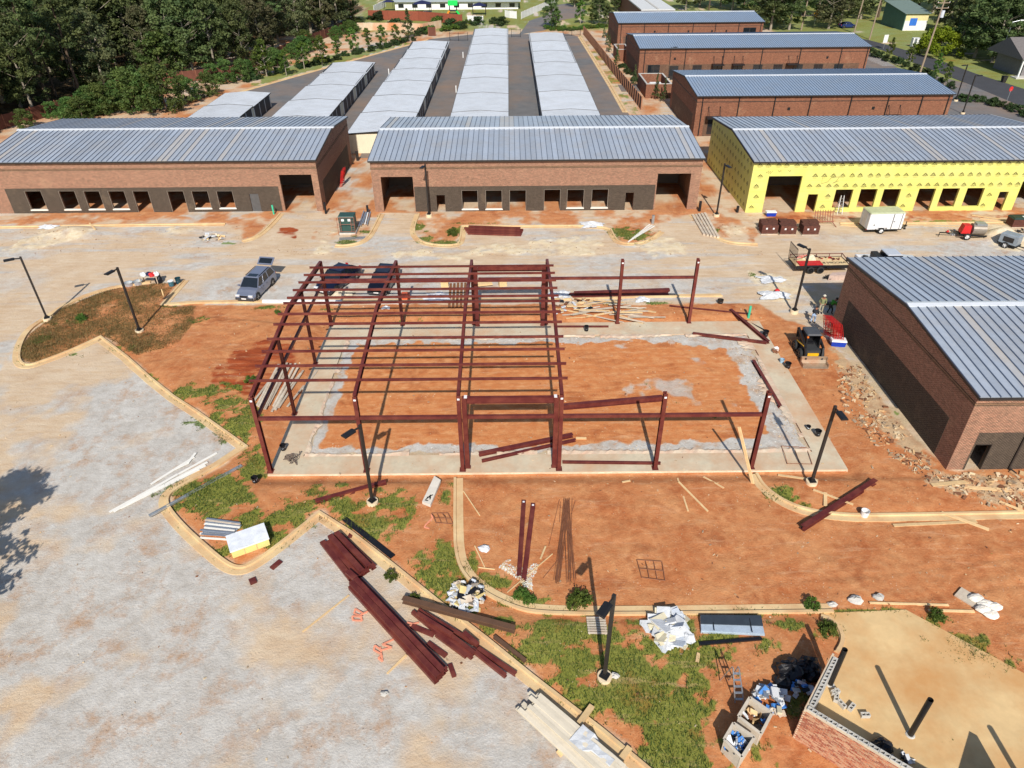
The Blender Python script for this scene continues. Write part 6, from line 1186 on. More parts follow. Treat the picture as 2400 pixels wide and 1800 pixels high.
# parking lines
for k in range(9): a = P('t4', 838+k*18, 505+k*8); M().bar((a.x, a.y, .034), (a.x+4.5, a.y+.6, .034), .12, .006).build('parking_line', M_WHITE, kind='structure')
# ================================================================ LOOSE THINGS ON THE SITE
HG = FD['h'].reshape(ny, nx)
def gz(x, y):
    i = int(np.clip(np.searchsorted(xs, x), 1, nx-1)); j = int(np.clip(np.searchsorted(ys, y), 1, ny-1))
    z = float(HG[j-1:j+1, i-1:i+1].max())
    if -.12 < x < 36.55 and -.3 < y < 18.72 and not (1.72 < x < 34.92 and 1.45 < y < 16.65): z = 0.
    return z
def G3(k, x, y, lift=0.): p = P(k, x, y); return Vector((p.x, p.y, gz(p.x, p.y)+lift))
dr = random.Random(21)
def bm(label, cat, name, k, a, b, w_, h, m_, shape='box', lift=0., group=None, k2=None, **kw):
    A = G3(k, *a); Bv = G3(k2 or k, *b); z = max(A.z, Bv.z) if abs(A.z-Bv.z) < .15 else None
    if z is not None: A.z = Bv.z = z
    off = Vector((0, 0, h/2+lift+.004)); A, Bv = A+off, Bv+off; mm = M(); c = (A+Bv)/2; A, Bv = A-c, Bv-c
    {'box': lambda: mm.bar(A, Bv, w_, h), 'i': lambda: mm.ibeam(A, Bv, w_, h), 'c': lambda: mm.cbeam(A, Bv, w_, h, side=kw.get('side', 1)), 'cyl': lambda: mm.cyl(A, Bv, w_/2, None, 8), 'u': lambda: mm.bar(A-Vector((0, 0, h/2-.01)), Bv-Vector((0, 0, h/2-.01)), w_, .02).bar(A+A.cross(Vector((0, 0, 1))).normalized()*(w_/2-.01), Bv+A.cross(Vector((0, 0, 1))).normalized()*(w_/2-.01), .02, h).bar(A-A.cross(Vector((0, 0, 1))).normalized()*(w_/2-.01), Bv-A.cross(Vector((0, 0, 1))).normalized()*(w_/2-.01), .02, h)}[shape]()
    return mm.build(name, m_, None, loc=c, label=label, cat=cat, group=group)
BL = lambda l, g, k, a, b, w_=.25, h=.2, shape='i', lift=0., m_=None, **kw: bm(l, 'steel beam', 'steel_beam', k, a, b, w_, h, m_ or M_STEEL, shape, lift, g, **kw)
g = 'short steel members stacked on the gravel'; l = 'short dark red steel member in the stack at the gravel corner below the white-topped crate'
for a, b, li in (((440, 925), (725, 1290), 0), ((492, 922), (800, 1270), 0), ((530, 885), (845, 1240), .0), ((565, 855), (880, 1215), 0), ((612, 860), (945, 1180), 0), ((520, 890), (830, 1240), .21), ((580, 862), (900, 1190), .21), ((690, 1240), (770, 1310), .21)): BL(l, g, 'b2', a, b, .3, .2, 'c', li)
g = 'long steel members bundled on the gravel'; l = 'long dark red steel member in the strapped bundle lying across the gravel'
for a, b, li in (((450, 290), (1195, 1110), 0), ((480, 268), (1225, 1078), 0), ((505, 245), (1255, 1045), 0), ((525, 232), (1275, 1018), 0), ((462, 282), (1210, 1094), .24), ((500, 255), (1250, 1050), .24)): BL(l, g, 'b3', a, b, .27, .24, 'c', li)
g = 'loose steel members by the kerb'; l = 'dark red steel member in the loose pile beside the diagonal kerb'
for a, b, li in (((985, 505), (1420, 865), 0), ((1040, 498), (1520, 875), .08), ((1085, 520), (1555, 800), .02), ((1190, 700), (1450, 890), 0), ((1500, 830), (1790, 1060), 0), ((1550, 820), (1880, 1045), 0), ((1030, 540), (1330, 730), .2), ((1110, 600), (1500, 900), .0), ((1430, 700), (1550, 805), .15)): BL(l, g, 'b3', a, b, .2, .18, 'c', li)
for l, k, a, b, w_ in (('short dark red steel offcut beside the strapped bundle', 'b3', (1115, 765), (1275, 880), .26), ('short dark red offcut at the foot of the strapped bundle', 'b3', (1305, 950), (1345, 1060), .22), ('short red steel offcut tangled with an orange strap', 'b3', (975, 620), (1170, 700), .26), ('dark red steel scrap square on the gravel beside the crate', 'b1', (1620, 1480), (1640, 1530), .35), ('dark red flat steel scrap near the rounded kerb', 'b1', (1810, 1385), (1900, 1310), .3), ('small red steel piece resting on the diagonal kerb', 'b2', (700, 880), (725, 830), .25)): BL(l, None, k, a, b, w_, .08, 'c')
bm('long brown rusted steel beam lying across the diagonal kerb', 'steel beam', 'steel_beam', 'b3', (905, 420), (1870, 680), .3, .3, mat('rusted_steel', L(104, 76, 58), .7, .2, .2, 2, .1), 'i', .05)
bm('flat black strip lying along the diagonal kerb', 'metal strip', 'metal_strip', 'b2', (655, 700), (1125, 1070), .32, .07, M_BLACKPL)
bm('rusted short beam in the grass beyond the diagonal kerb', 'steel beam', 'steel_beam', 'b3', (1690, 720), (1960, 930), .18, .15, mat('rusted_steel', (0, 0, 0)), 'i')
for l, k, a, b, w_, h, k2 in (('lone dark red beam on the soil by the lamp post before the frame', 'b2', (375, 545), (1060, 355), .26, .24, None), ('dark red beam lying on the front ring beam inside the portal', 'f2', (985, 965), (1955, 765), .28, .24, None), ('thinner dark red beam beside the one inside the portal', 'f2', (1015, 1030), (1985, 812), .18, .18, None), ('flat dark red beam along the front edge of the slab', 'f2', (1850, 1040), (875, 1052), .16, .16, 'f3'), ('long dusty rafter lying on the orange fill beyond the portal', 'f2', (1860, 475), (890, 385), .3, .4, 'f3'),
    ('dark red beam lying across the far right gravel margin', 'c3', (1430, 905), (2195, 1000), .22, .22, None), ('dark red beam at the far right corner pointing at the loader', 'c3', (1820, 662), (250, 1200), .24, .24, 'r1'), ('slim dark red member on the soil behind the last columns', 'c3', (1190, 612), (2040, 700), .14, .1, None), ('dark red beam lying along the right gravel margin behind the corner column', 'f3', (1835, -10), (2115, 468), .24, .24, None), ('dark red beam propped across the curved kerb by the bucket', 'r3', (290, 1455), (915, 1048), .32, .3, None),
    ('flat dark red member on the rear ring beam', 'c3', (10, 826), (558, 826), .16, .12, None)): BL(l, None, k, a, b, w_, h, 'i', k2=k2)
g = 'pair of steel posts on the driveway'
for a, b in (((714, 112), (670, 825)), ((803, 145), (715, 855))):
    o = BL('one of two dark red steel posts lying side by side on the red driveway', g, 'b4', a, b, .26, .2, 'c'); d_ = (G3('b4', *a)-G3('b4', *b)).normalized(); L2 = (G3('b4', *a)-G3('b4', *b)).length/2; M().obox(d_*(L2-.15)+Vector((0, 0, .11)), .12, .12, .01).build('white_tag', M_TAG, o)
g = 'steel beams stacked before the middle shell'
for i in range(6): BL('dark red beam in the stack on the kerb before the middle brick shell', g, 'm2', (1800+10*i, 1060+14*(i % 4)), (2310-6*i, 1075+14*(i % 4)), .3, .2, 'c', .21*(i//4))
g = 'purlins stacked behind the frame'
for i in range(6): BL('dark red purlin in the long stack behind the open bays', g, 'c3', (150+12*i, 492+9*(i % 4)), (1165+5*i, 458+12*(i % 4)), .2, .16, 'c', .17*(i//4))
bm('long white square tube on the gravel behind the frame', 'metal tube', 'metal_tube', 'c1', (365, 712), (1390, 718), .25, .25, M_WHITE); bm('thin white trim lying behind the second frame bay', 'trim', 'metal_trim', 'c1', (1390, 724), (2200, 730), .14, .06, M_WHITE)
bm('bluish galvanised channel lying across the grass and kerb', 'metal channel', 'metal_channel', 'b1', (630, 885), (1528, 392), .2, .12, M_GALV, 'u')
# --- boards
WB = lambda l, g, k, a, b, w_=.2, h=.05, m_=None, lift=0., cat='board', nm='wooden_board', **kw: bm(l, cat, nm, k, a, b, w_, h, m_ or M_WOOD, 'box', lift, g, **kw)
g = 'white trim strips on the gravel'
M_TRIM = mat('white_trim', L(232, 228, 218), .6, 0, .06, 2, 0)
for a, b in (((235, 835), (1280, 258)), ((300, 820), (1190, 350)), ((345, 800), (1110, 420)), ((640, 565), (1060, 300)), ((420, 760), (1170, 380)), ((280, 835), (900, 470)), ((1000, 360), (1075, 262)), ((850, 430), (1005, 358))): WB('long white trim strip among the sheaf lying on the grey gravel', g, 'b1', a, b, .16, .04, M_TRIM, dr.uniform(0, .06), 'trim', 'trim_strip')
g = 'scrap strips by the white-topped crate'
for i in range(13): t = i/12; WB('thin grey and white scrap strip heaped beside the white-topped crate', g, 'b1', (1120+t*70+dr.uniform(-15, 15), 1090-t*170), (1440+t*80+dr.uniform(-25, 25), 1110-t*145), .12, .04, dr.choice((M_TRIM, M_GALV, M_WOODG, M_GALV)), dr.uniform(0, .22), 'strip', 'scrap_strip')
g = 'weathered boards left of the slab'
for i in range(16): t = i/15; WB('grey weathered board in the pile against the left slab edge', g, 'f1', (240+t*250+dr.uniform(-15, 15), 500+dr.uniform(-60, 70)), (470+t*280+dr.uniform(-15, 15), 60+dr.uniform(-30, 60)), .16, .05, M_WOODG, dr.uniform(0, .16))
for a, b in (((585, 485), (770, 250)), ((760, 300), (920, 90))): WB('single board lying by itself against the left slab edge', g+' apart', 'f1', a, b, .15, .05, M_WOODG)
g = 'boards heaped behind the slab'
for i in range(30):
    x0 = dr.uniform(0, 800); y0 = dr.uniform(570, 740); l_ = dr.uniform(150, 420); sl_ = dr.uniform(-.22, .22)
    WB('pale board in the jumbled lumber heap behind the rear ring beam', g, 'c3', (x0, y0), (x0+l_, y0+sl_*l_), dr.uniform(.1, .22), .05, dr.choice((M_WOOD, M_WOODG)), dr.uniform(0, .28))
WB('loose plank pointing from the lumber heap to the rear ring beam', None, 'c3', (665, 705), (915, 785), .16, .05)
g = 'scraps in the rear heap'
for i in range(26): x0, y0 = dr.uniform(-60, 380), dr.uniform(520, 700); p = G3('c3', x0, y0, dr.uniform(.02, .2)); M().obox((0, 0, .06), dr.uniform(.2, .7), dr.uniform(.1, .4), .06, dr.uniform(0, 3), dr.uniform(-.4, .4), dr.uniform(-.3, .3)).build('scrap_piece', dr.choice((M_WOOD, M_WOODG, M_WPL, mat('brown_scrap', L(130, 84, 56), .9), M_BLACKPL)), None, loc=p, label='broken scrap piece in the jumbled lumber heap behind the slab', cat='scrap', group=g)
for l, k, a, b, w_ in (('pale plank on the debris before the near brick doorway', 'r3', (1405, 1075), (1735, 1045), .28), ('long pale plank right of the near brick doorway', 'r3', (1680, 1092), (2105, 1125), .25), ('pale plank crossing another beside the right-hand kerb', 'r3', (1495, 1302), (1905, 1452), .22), ('long pale plank lying level below the right-hand kerb', 'r3', (1080, 1412), (1800, 1378), .2), ('pale plank at the far right of the kerb debris', 'r3', (1990, 1215), (2230, 1312), .18), ('plank lying from the slab corner towards the lamp base', 'r3', (90, 955), (430, 1030), .16), ('narrow plank along the grass inside the curved kerb', 'r3', (385, 1115), (730, 1245), .14), ('short plank crossing the narrow one by the curved kerb', 'r3', (490, 1140), (490, 1255), .2),
    ('thin board lying upright in view on the driveway, left of a pair', 'f3', (1055, 1185), (1160, 1545), .1), ('thin tan board splayed to the right on the driveway', 'f3', (1062, 1238), (1365, 1545), .12), ('dark weathered board below the front ring beam', 'f3', (1325, 1165), (1530, 1305), .12), ('short cream board on the red driveway', 'f3', (478, 1240), (562, 1225), .12), ('cream timber beside the beams inside the portal', 'f3', (0, 780), (108, 782), .2), ('thin black rod with a crosspiece by the driveway kerb', 'b4', (145, 10), (300, 240), .06), ('thin rod lying on the driveway near the gravel patch', 'b4', (252, 525), (345, 725), .06), ('thin stick joining the rod by the gravel patch', 'b4', (288, 730), (440, 748), .05), ('thin long stick running over the white gravel patch', 'b4', (560, 962), (985, 600), .05), ('short brown stake beside the pair of steel posts', 'b4', (872, 650), (920, 530), .1), ('thin brown rod pointing at the strapped bundle', 'b3', (35, 668), (435, 352), .07), ('short grey rod by the strapped bundle', 'b3', (765, 1030), (930, 868), .09), ('white board in the big grass patch', 'b5', (1595, 578), (1608, 500), .16), ('cream board at the right of the driveway edge', 'b6', (1065, 205), (1650, 222), .12), ('long board at the pad corner pointing at the cement bags', 'b6', (1500, 262), (1840, 270), .14), ('long plank lying before the yellow building', 'm4', (1760, 940), (2090, 985), .25), ('second long plank lying before the yellow building', 'm4', (1830, 968), (2080, 1000), .22), ('thin strip on the gravel beside the enclosed trailer', 'm4', (1340, 1033), (1800, 1040), .12), ('pale strip left of the enclosed trailer', 'm4', (620, 1025), (770, 1040), .15), ('thin plank stuck upright on the sand heap before the left shell', 'm1', (775, 1010), (830, 1078), .16)): WB(l, None, k, a, b, w_, .05)
# leaning board against the corner column
A = G3('f3', 1832, 1258); Bv = PY('f3', 1690, 665, -.3); M().bar(A-A, Bv-A, .05, .2).build('wooden_board', M_WOOD, None, loc=A, label='long board leaning against the corner column of the frame', cat='board')
g = 'long timbers beside the right drive'
for i in range(5): WB('long grey timber in the fan beside the drive of the middle shell', g, 'm3', (1560+26*i, 945-4*i), (1660+30*i, 1115+6*i), .26, .2, M_WOODG, cat='timber', nm='timber')
for i in range(3): WB('white pole lying across the green island before the middle shell', 'poles on the green island', 'm3', (1005+12*i, 1172-6*i), (1190+20*i, 1020+10*i), .14, .08, M_TRIM, .03*i, 'pole', 'white_pole')
# siding stack at the bottom
g = 'cream siding boards in the large stack'
a0, a1, b0, b1_ = Vector((165, 905)), Vector((40, 1010)), Vector((790, 1330)), Vector((620, 1475))
for lay in range(3):
    for i in range(7):
        t = (i+.5)/7; p0 = Vector((215, 850)).lerp(Vector((45, 1000)), t); p1 = Vector((985, 1500)).lerp(Vector((720, 1640)), t); s0 = dr.uniform(-.05, .1); q0 = p0.lerp(p1, s0); 
        if lay == 2 and i > 4: continue
        WB('cream siding board in the large stack beside the diagonal kerb', g, 'b5', tuple(q0), tuple(p1), .19, .085, mat('cream_siding_board', L(212, 200, 178), .7, 0, .1, 2, .05, rnd=.1), .12+.11*lay+dr.uniform(0, .025), 'board', 'siding_board')
for l, a, b in (('squared timber bearer sticking out of the siding stack over the kerb', (575, 1120), (690, 960)), ('second timber bearer sticking out of the siding stack over the kerb', (930, 1425), (1015, 1310)), ('short bearer end poking from the gravel side of the siding stack', (400, 1370), (445, 1330))): WB(l, None, 'b5', a, b, .26, .12, M_WOOD, .05, 'timber', 'timber_bearer')
p = G3('b5', 640, 1300, .46); mm = M(); dd = (G3('b5', 985, 1500)-G3('b5', 215, 850)).normalized(); nn = Vector((-dd.y, dd.x, 0))
for i in range(8):
    for j in range(3): pass
gridv = [[Vector((0, 0, 0))+dd*(i*.32-.6)+nn*(j*.32-.45)+Vector((0, 0, .03*math.sin(i*2.1+j)+(-.3 if j in (0, 3) and i > 2 else 0))) for j in range(4)] for i in range(7)]
mm.add([v for r_ in gridv for v in r_], [(i*4+j, i*4+j+1, (i+1)*4+j+1, (i+1)*4+j) for i in range(6) for j in range(3)]).build('plastic_cover', M_WPL, None, loc=p, label='crumpled clear plastic cover on the siding stack', cat='plastic sheet')
# --- crate with white lid, panels, mats
p = [P('b1', *q) for q in ((1440, 1290), (1800, 1160))]; dd = (p[1]-p[0]); ln = dd.length; yaw = math.atan2(dd.y, dd.x); z0 = gz(p[0].x+.3, p[0].y+.4)
cr = empty('foam_crate', (p[0].x, p[0].y, z0), 'yellow-sided crate with a flat white top on the island corner', 'crate', rz=yaw)
cb_ = M().box(0, ln, 0, 1.25, 0, .5).build('side_boards', mat('yellow_crate', L(226, 206, 130), .8, 0, .1, 2, .1), cr); M().box(-.05, ln+.05, -.05, 1.3, .5, .58).build('lid', mat('white_board', L(225, 228, 232), .6), cr)
for t in (.33, .66): M().box(ln*t-.02, ln*t+.02, -.015, 0, .02, .5).build('batten', M_WOOD, cb_)
def slabthing(name, label, cat, k, quad, h, m_, lift=0.):
    q = [G3(k, *v) for v in quad]; z = max(v.z for v in q); c = sum(q, Vector())/4; return M().prism([(v.x-c.x, v.y-c.y) for v in q], .01+lift, h+lift).build(name, m_, None, loc=(c.x, c.y, z), label=label, cat=cat)
fp = slabthing('form_panel', 'dirty white form panel with black marks lying on the red soil', 'panel', 'b2', [(1530, 310), (1592, 350), (1492, 592), (1412, 560)], .22, mat('dirty_white_panel', L(214, 206, 192), .7, 0, .12, 2, .1))
for a, b in (((-.45, -.9), (-.2, -.55)), ((-.2, -.9), (-.2, -.5)), ((-.4, -.7), (-.15, -.72)), ((-.5, -.95), (-.3, -1.0)), ((-.25, -.6), (-.05, -.5))): M().bar((a[0]+.15, a[1]+.1, .224), (b[0]+.15, b[1]+.1, .224), .07, .008).build('black_mark', M_BLK, fp)
def rodmat(label, k, quad, nx_, ny_2):
    q = [G3(k, *v, .06) for v in quad]; c = sum(q, Vector())/4; r = empty('rebar_mat', c, label, 'rebar mat'); mr = mat('rusty_rebar', L(140, 92, 66), .8)
    for i in range(nx_): t = i/(nx_-1); M().tube([q[0].lerp(q[1], t)-c, (q[0].lerp(q[1], t)).lerp(q[3].lerp(q[2], t), .5)-c+Vector((0, 0, dr.uniform(0, .15))), q[3].lerp(q[2], t)-c], .022, 5).build('bar', mr, r)
    for i in range(ny_2): t = i/(ny_2-1); M().tube([q[0].lerp(q[3], t)-c+Vector((0, 0, .03)), q[1].lerp(q[2], t)-c+Vector((0, 0, .03))], .022, 5).build('bar', mr, r)
rodmat('small rusty rebar mat beside the driveway kerb', 'b2', [(1500, 655), (1660, 645), (1710, 748), (1545, 752)], 4, 3); rodmat('bent rusty rebar mat alone on the red driveway', 'b4', [(1780, 660), (2015, 680), (2045, 860), (1825, 830)], 4, 3); rodmat('red rebar frame on the right corner of the slab', 'r3', [(115, 725), (330, 735), (380, 885), (165, 880)], 3, 2)
r = empty('rebar_bundle', G3('b4', 1090, 500), 'long loose bundle of thin rusty rebar lying on the driveway', 'rebar bundle'); mr = mat('rusty_rebar', (0, 0, 0))
for i in range(34):
    t = dr.random(); a = G3('b4', 1090+60*t+dr.gauss(0, 5), 85+dr.uniform(-5, 40), dr.uniform(.03, .14)); u = dr.gauss(0, 1); b = G3('b4', 1080+ (85 if dr.random() < .45 else -45)+u*22, 860+dr.uniform(-30, 40), dr.uniform(.02, .1)); M().tube([a-r.location, b-r.location], .009, 4).build('rod', mr, r)
for a, b in (((1050, 90), (950, 520)), ((1200, 100), (1160, 230)), ((1170, 80), (1150, 900)), ((1090, 590), (895, 830)), ((1060, 110), (1050, 300))): M().tube([G3('b4', *a, .03)-r.location, G3('b4', *b, .03)-r.location], .016, 4).build('rod', mr, r)
# wire tangles and straps
def tangle(label, cat, k, x, y, rx, ry, n, rad, m_, seed, hgt=.25, name='wire_tangle'):
    g_ = random.Random(seed); c = G3(k, x, y); mm = M(); p = Vector((0, 0, .05))
    for i in range(n):
        q = Vector((g_.uniform(-rx, rx)*math.sqrt(g_.random()+.1), g_.uniform(-ry, ry), g_.uniform(.03, hgt))); md = (p+q)/2+Vector((g_.uniform(-.2, .2), g_.uniform(-.2, .2), g_.uniform(0, .1))); mm.tube([p, md, q], rad, 5); p = q
    return mm.build(name, m_, None, loc=c, label=label, cat=cat)
tangle('tangle of grey-brown wire on the slab corner', 'wire tangle', 'f1', 635, 1080, .55, .7, 22, .025, mat('wire_grey', L(112, 96, 84), .7), 3)
M_STRAP = mat('orange_strap', L(232, 150, 118), .8)
def strap(label, k, pts, seed):
    g_ = random.Random(seed); mm = M(); c = G3(k, *pts[0]); P_ = [G3(k, *p_, .03+g_.uniform(0, .08))-c for p_ in pts]
    for a, b in zip(P_[:-1], P_[1:]): mm.bar(a, b, .09, .02)
    mm.build('lifting_strap', M_STRAP, None, loc=c, label=label, cat='strap')
strap('orange lifting strap folded in a loop on the gravel', 'b3', [(820, 735), (725, 785), (805, 810), (715, 830), (660, 790), (650, 830), (720, 870), (690, 905), (725, 925), (705, 800)], 1)
strap('crumpled orange strap beside the strapped bundle', 'b3', [(600, 500), (560, 520), (490, 470), (480, 510), (550, 545), (465, 540), (470, 575), (550, 575), (530, 530), (590, 505)], 2)
strap('orange strap looped over a short steel offcut', 'b3', [(1040, 590), (985, 605), (940, 590), (930, 635), (970, 620), (1010, 600)], 3)
strap('orange strap trailing off the small rebar mat', 'b2', [(1500, 660), (1510, 700), (1450, 760), (1430, 790), (1480, 800)], 4)
# --- heaps
def heap(label, cat, k, x, y, rx, ry, n, mats_, seed, hgt=.4, size=(.25, .7), name='rubbish_heap', thick=.05):
    g_ = random.Random(seed); c = G3(k, x, y); r = empty(name, c, label, cat)
    for i in range(n):
        a = g_.uniform(0, 6.28); rr_ = math.sqrt(g_.random()); X_, Y_ = rx*rr_*math.cos(a), ry*rr_*math.sin(a); z = hgt*(1-rr_**2)*g_.uniform(.3, 1)+.05
        s1, s2 = g_.uniform(*size), g_.uniform(*size)*.6
        mm = M()
        if g_.random() < .75: mm.obox((X_, Y_, z), s1, s2, thick*g_.uniform(.5, 2), g_.uniform(0, 3.1), g_.uniform(-.5, .5), g_.uniform(-.5, .5))
        else: mm.blob((X_, Y_, z*.6), s1*.45, s2*.5, g_.uniform(.1, .25), 9, 6, .35, seed*7+i)
        mm.build('piece', g_.choice(mats_), r)
    return r
def drape(label, cat, k, x, y, rx, ry, h, m_, seed, name='plastic_sheet'):
    """a crumpled sheet: an irregular folded surface over what it lies on"""
    g_ = np.random.default_rng(seed); c = G3(k, x, y); n = 17; v = []; rr_ = random.Random(seed); ph = [rr_.uniform(0, 6) for _ in range(8)]
    for j in range(n):
        for i in range(n):
            u, w_ = i/(n-1)*2-1, j/(n-1)*2-1; ed = 1+.14*math.sin(3*math.atan2(w_, u)+ph[0])+.1*math.sin(7*math.atan2(w_, u)+ph[1]); d_ = min(1, math.hypot(u, w_)/1.2)
            z = h*(1-d_**2)*(.6+.4*math.sin(3*u+ph[2])*math.cos(3*w_+ph[3]))+h*.3*abs(math.sin(6*u+4*w_+ph[4]))*(1-d_)+.02+h*.15*rr_.random()
            v.append((u*rx*ed, w_*ry*ed, max(.015, z)))
    return M().add(v, [(j*n+i, j*n+i+1, (j+1)*n+i+1, (j+1)*n+i) for j in range(n-1) for i in range(n-1)]).build(name, m_, None, loc=c, label=label, cat=cat)
heap('heap of broken white foam and plastic in the grass inside the driveway kerb', 'rubbish heap', 'b2', 1840, 1460, .95, 1.1, 70, [M_WPL, M_WPL, mat('foam_grey', L(190, 196, 204), .7), M_BLACKPL, M_WOODG, mat('dirty_yellow', L(214, 190, 130), .8)], 5, .55, (.25, .6))
heap('heap of crumpled white and beige panels by the driveway kerb', 'rubbish heap', 'b5', 1370, 300, 1.15, 1.0, 34, [M_WPL, mat('foam_grey', (0, 0, 0)), mat('beige_panel', L(206, 196, 168), .8), M_WPL], 6, .55, (.5, 1.2))
heap('scattered white sheets and boxes by the island before the left shell', 'rubbish heap', 'm1', 1840, 1140, 1.3, .7, 26, [M_WPL, M_WOOD, M_WOODG, M_BLACKPL], 8, .5, (.3, .9))
drape('white plastic sheet on the red strip before the middle shell', 'plastic sheet', 'm3', 690, 1025, 1.2, .8, .35, M_WPL, 1); drape('white plastic sheet on the sand before the left shell', 'plastic sheet', 'm1', 420, 1050, 1.0, .6, .3, M_WPL, 2)
drape('white tarpaulin spread on pale sand above the lamp post', 'tarpaulin', 'r1', 280, 475, 1.15, .7, .25, M_WPL, 3, 'tarpaulin'); drape('white tarpaulin with marks on pale sand nearest the lamp post', 'tarpaulin', 'r1', 310, 660, 1.3, .75, .35, M_WPL, 4, 'tarpaulin')
drape('white and blue plastic sheet under the second frame bay', 'plastic sheet', 'c2', 610, 585, 1.1, .9, .3, M_WPL, 5); drape('white plastic sheet at the end of the purlin stack', 'plastic sheet', 'c3', 50, 500, 1.0, .7, .4, M_WPL, 6); drape('small white plastic sheet by the lumber heap', 'plastic sheet', 'c3', 910, 545, .6, .5, .25, M_WPL, 7); drape('pale canvas sheet in front of the navy saloon', 'canvas sheet', 'c1', 1400, 610, .95, .6, .45, mat('pale_canvas', L(196, 182, 156), .8), 8, 'canvas_sheet')
drape('small white bag under the frame purlins', 'plastic bag', 'c1', 1960, 790, .35, .25, .2, M_WPL, 9, 'plastic_bag')
p = G3('r1', 345, 610); M().blob((0, 0, .14), .24, .22, .16, 12, 7, .1, 4).build('red_bucket_lid', M_REDP, None, loc=p, label='red container on the white tarpaulin with marks', cat='container')
# pallet, sheet stack, bar
q = [G3('b5', *v) for v in ((640, 195), (805, 195), (822, 340), (655, 335))]; c = sum(q, Vector())/4; r = empty('wooden_pallet', c, 'grey slatted wooden pallet under the lamp post shadow', 'pallet')
for i in range(7): t = i/6; M().bar(q[0].lerp(q[3], t)-c+Vector((0, 0, .13)), q[1].lerp(q[2], t)-c+Vector((0, 0, .13)), .1, .025).build('slat', M_WOODG, r)
for t in (.08, .5, .92): M().bar(q[0].lerp(q[1], t)-c+Vector((0, 0, .06)), q[3].lerp(q[2], t)-c+Vector((0, 0, .06)), .06, .1).build('runner', M_WOODG, r)
q = [G3('b5', *v) for v in ((1618, 190), (2140, 195), (2172, 352), (1628, 325))]; c = sum(q, Vector())/4; r = empty('sheet_stack', c, 'strapped stack of dark sheets with a bright lower edge', 'sheet stack')
for i in range(4): M().prism([(v.x-c.x+dr.uniform(-.02, .02), v.y-c.y+dr.uniform(-.02, .02)) for v in q], .03+.05*i, .07+.05*i).build('sheet', mat('bright_sheet', L(190, 204, 216), .4, .3), r)
qq = [q[0], q[1], q[1].lerp(q[2], .58), q[0].lerp(q[3], .58)]; M().prism([(v.x-c.x, v.y-c.y) for v in qq], .225, .26).build('top_sheet', mat('slate_sheet', L(62, 70, 78), .45, .2), r)
for t in (.2, .8): M().bar(q[0].lerp(q[1], t)-c+Vector((0, 0, .265)), q[3].lerp(q[2], t)-c+Vector((0, 0, .265)), .04, .02).build('strap', M_BLK, r)
bm('black bar lying beside the strapped sheet stack', 'metal bar', 'metal_bar', 'b5', (1612, 425), (2150, 378), .16, .1, M_BLACKPL)
# --- waste crates, ladder, bags (bottom right)
def crate(label, quad, h, wall, seed, contents, ncont):
    q = [P('b6', *v, h) for v in quad]; z = .04; c = sum(q, Vector())/4; c = Vector((c.x, c.y, z)); r = empty('waste_crate', c, label, 'crate'); q = [Vector((v.x, v.y, z)) for v in q]
    for i in range(4):
        a, b = q[i]-c, q[(i+1) % 4]-c; inn_ = (-(a+b)/2).normalized()*.03; M().bar(a+inn_+Vector((0, 0, h/2)), b+inn_+Vector((0, 0, h/2)), .05, h).build('side', wall, r)
        M().bar(a+Vector((0, 0, h+.02)), b+Vector((0, 0, h+.02)), .12, .04).build('rim', wall, r)
    M().prism([(v.x-c.x, v.y-c.y) for v in q], .02, .08).build('floor', wall, r); g_ = random.Random(seed)
    ux, uy = (q[1]-q[0]), (q[3]-q[0])
    for i in range(ncont):
        o = (q[0]-c)+ux*g_.uniform(.12, .88)+uy*g_.uniform(.12, .88); mm = M(); s = g_.uniform(.12, .42)
        mm.obox((o.x, o.y, h*g_.uniform(.35, .85)), s, s*g_.uniform(.25, .7), .05, g_.uniform(0, 3), g_.uniform(-.7, .7), g_.uniform(-.7, .7)) if i % 3 else mm.cyl((o.x, o.y, h*.5), (o.x+g_.uniform(-.2, .2), o.y+g_.uniform(-.2, .2), h*.8), .04, .04, 7)
        mm.build('waste_piece', g_.choice(contents), r)
    return r
M_BLUE = mat('blue_wrap', L(70, 130, 200), .6); M_CRW = mat('crate_wood', L(196, 184, 166), .85, 0, .18, 2, .2)
crate('grey wooden crate holding a round tub and wrappers', [(95, 1045), (180, 905), (345, 1020), (262, 1175)], .95, M_CRW, 3, [M_WOOD, M_BLUE, M_WPL, mat('brown_scrap', (0, 0, 0))], 12)
crate('open crate full of blue and white packaging waste', [(-10, 1215), (60, 1095), (215, 1200), (120, 1350)], .95, M_CRW, 4, [M_WPL, M_BLUE, M_WPL, M_GALV, M_BLUE, M_BLACKPL], 70)
p = P('b6', 210, 1030, .45); M().loft([[(.3*k*math.cos(a), .3*k*math.sin(a), z_) for a in np.linspace(0, 6.283, 16, endpoint=False)] for k, z_ in ((.85, 0), (1, .5), (.9, .5), (.8, .1))]).build('tub', mat('tan_tub', L(170, 140, 100), .7), None, loc=(p.x, p.y, .14), label='round tan tub standing inside the grey wooden crate', cat='tub')
heap('spilled packaging with blue and white wrappers behind the grey crate', 'rubbish heap', 'b6', 330, 925, .75, .6, 40, [M_WPL, M_BLUE, M_WPL, M_WOODG, M_GALV], 11, .5, (.15, .55))
heap('dusty rubble bags against the grey crate', 'rubbish heap', 'b6', 375, 1015, .3, .4, 8, [mat('beige_panel', (0, 0, 0)), M_WOODG], 12, .3, (.2, .4))
lg = empty('step_ladder', G3('b6', 90, 880), 'aluminium stepladder standing behind the grey crate', 'ladder'); a0, a1 = P('b6', 118, 965), P('b6', 90, 985); 
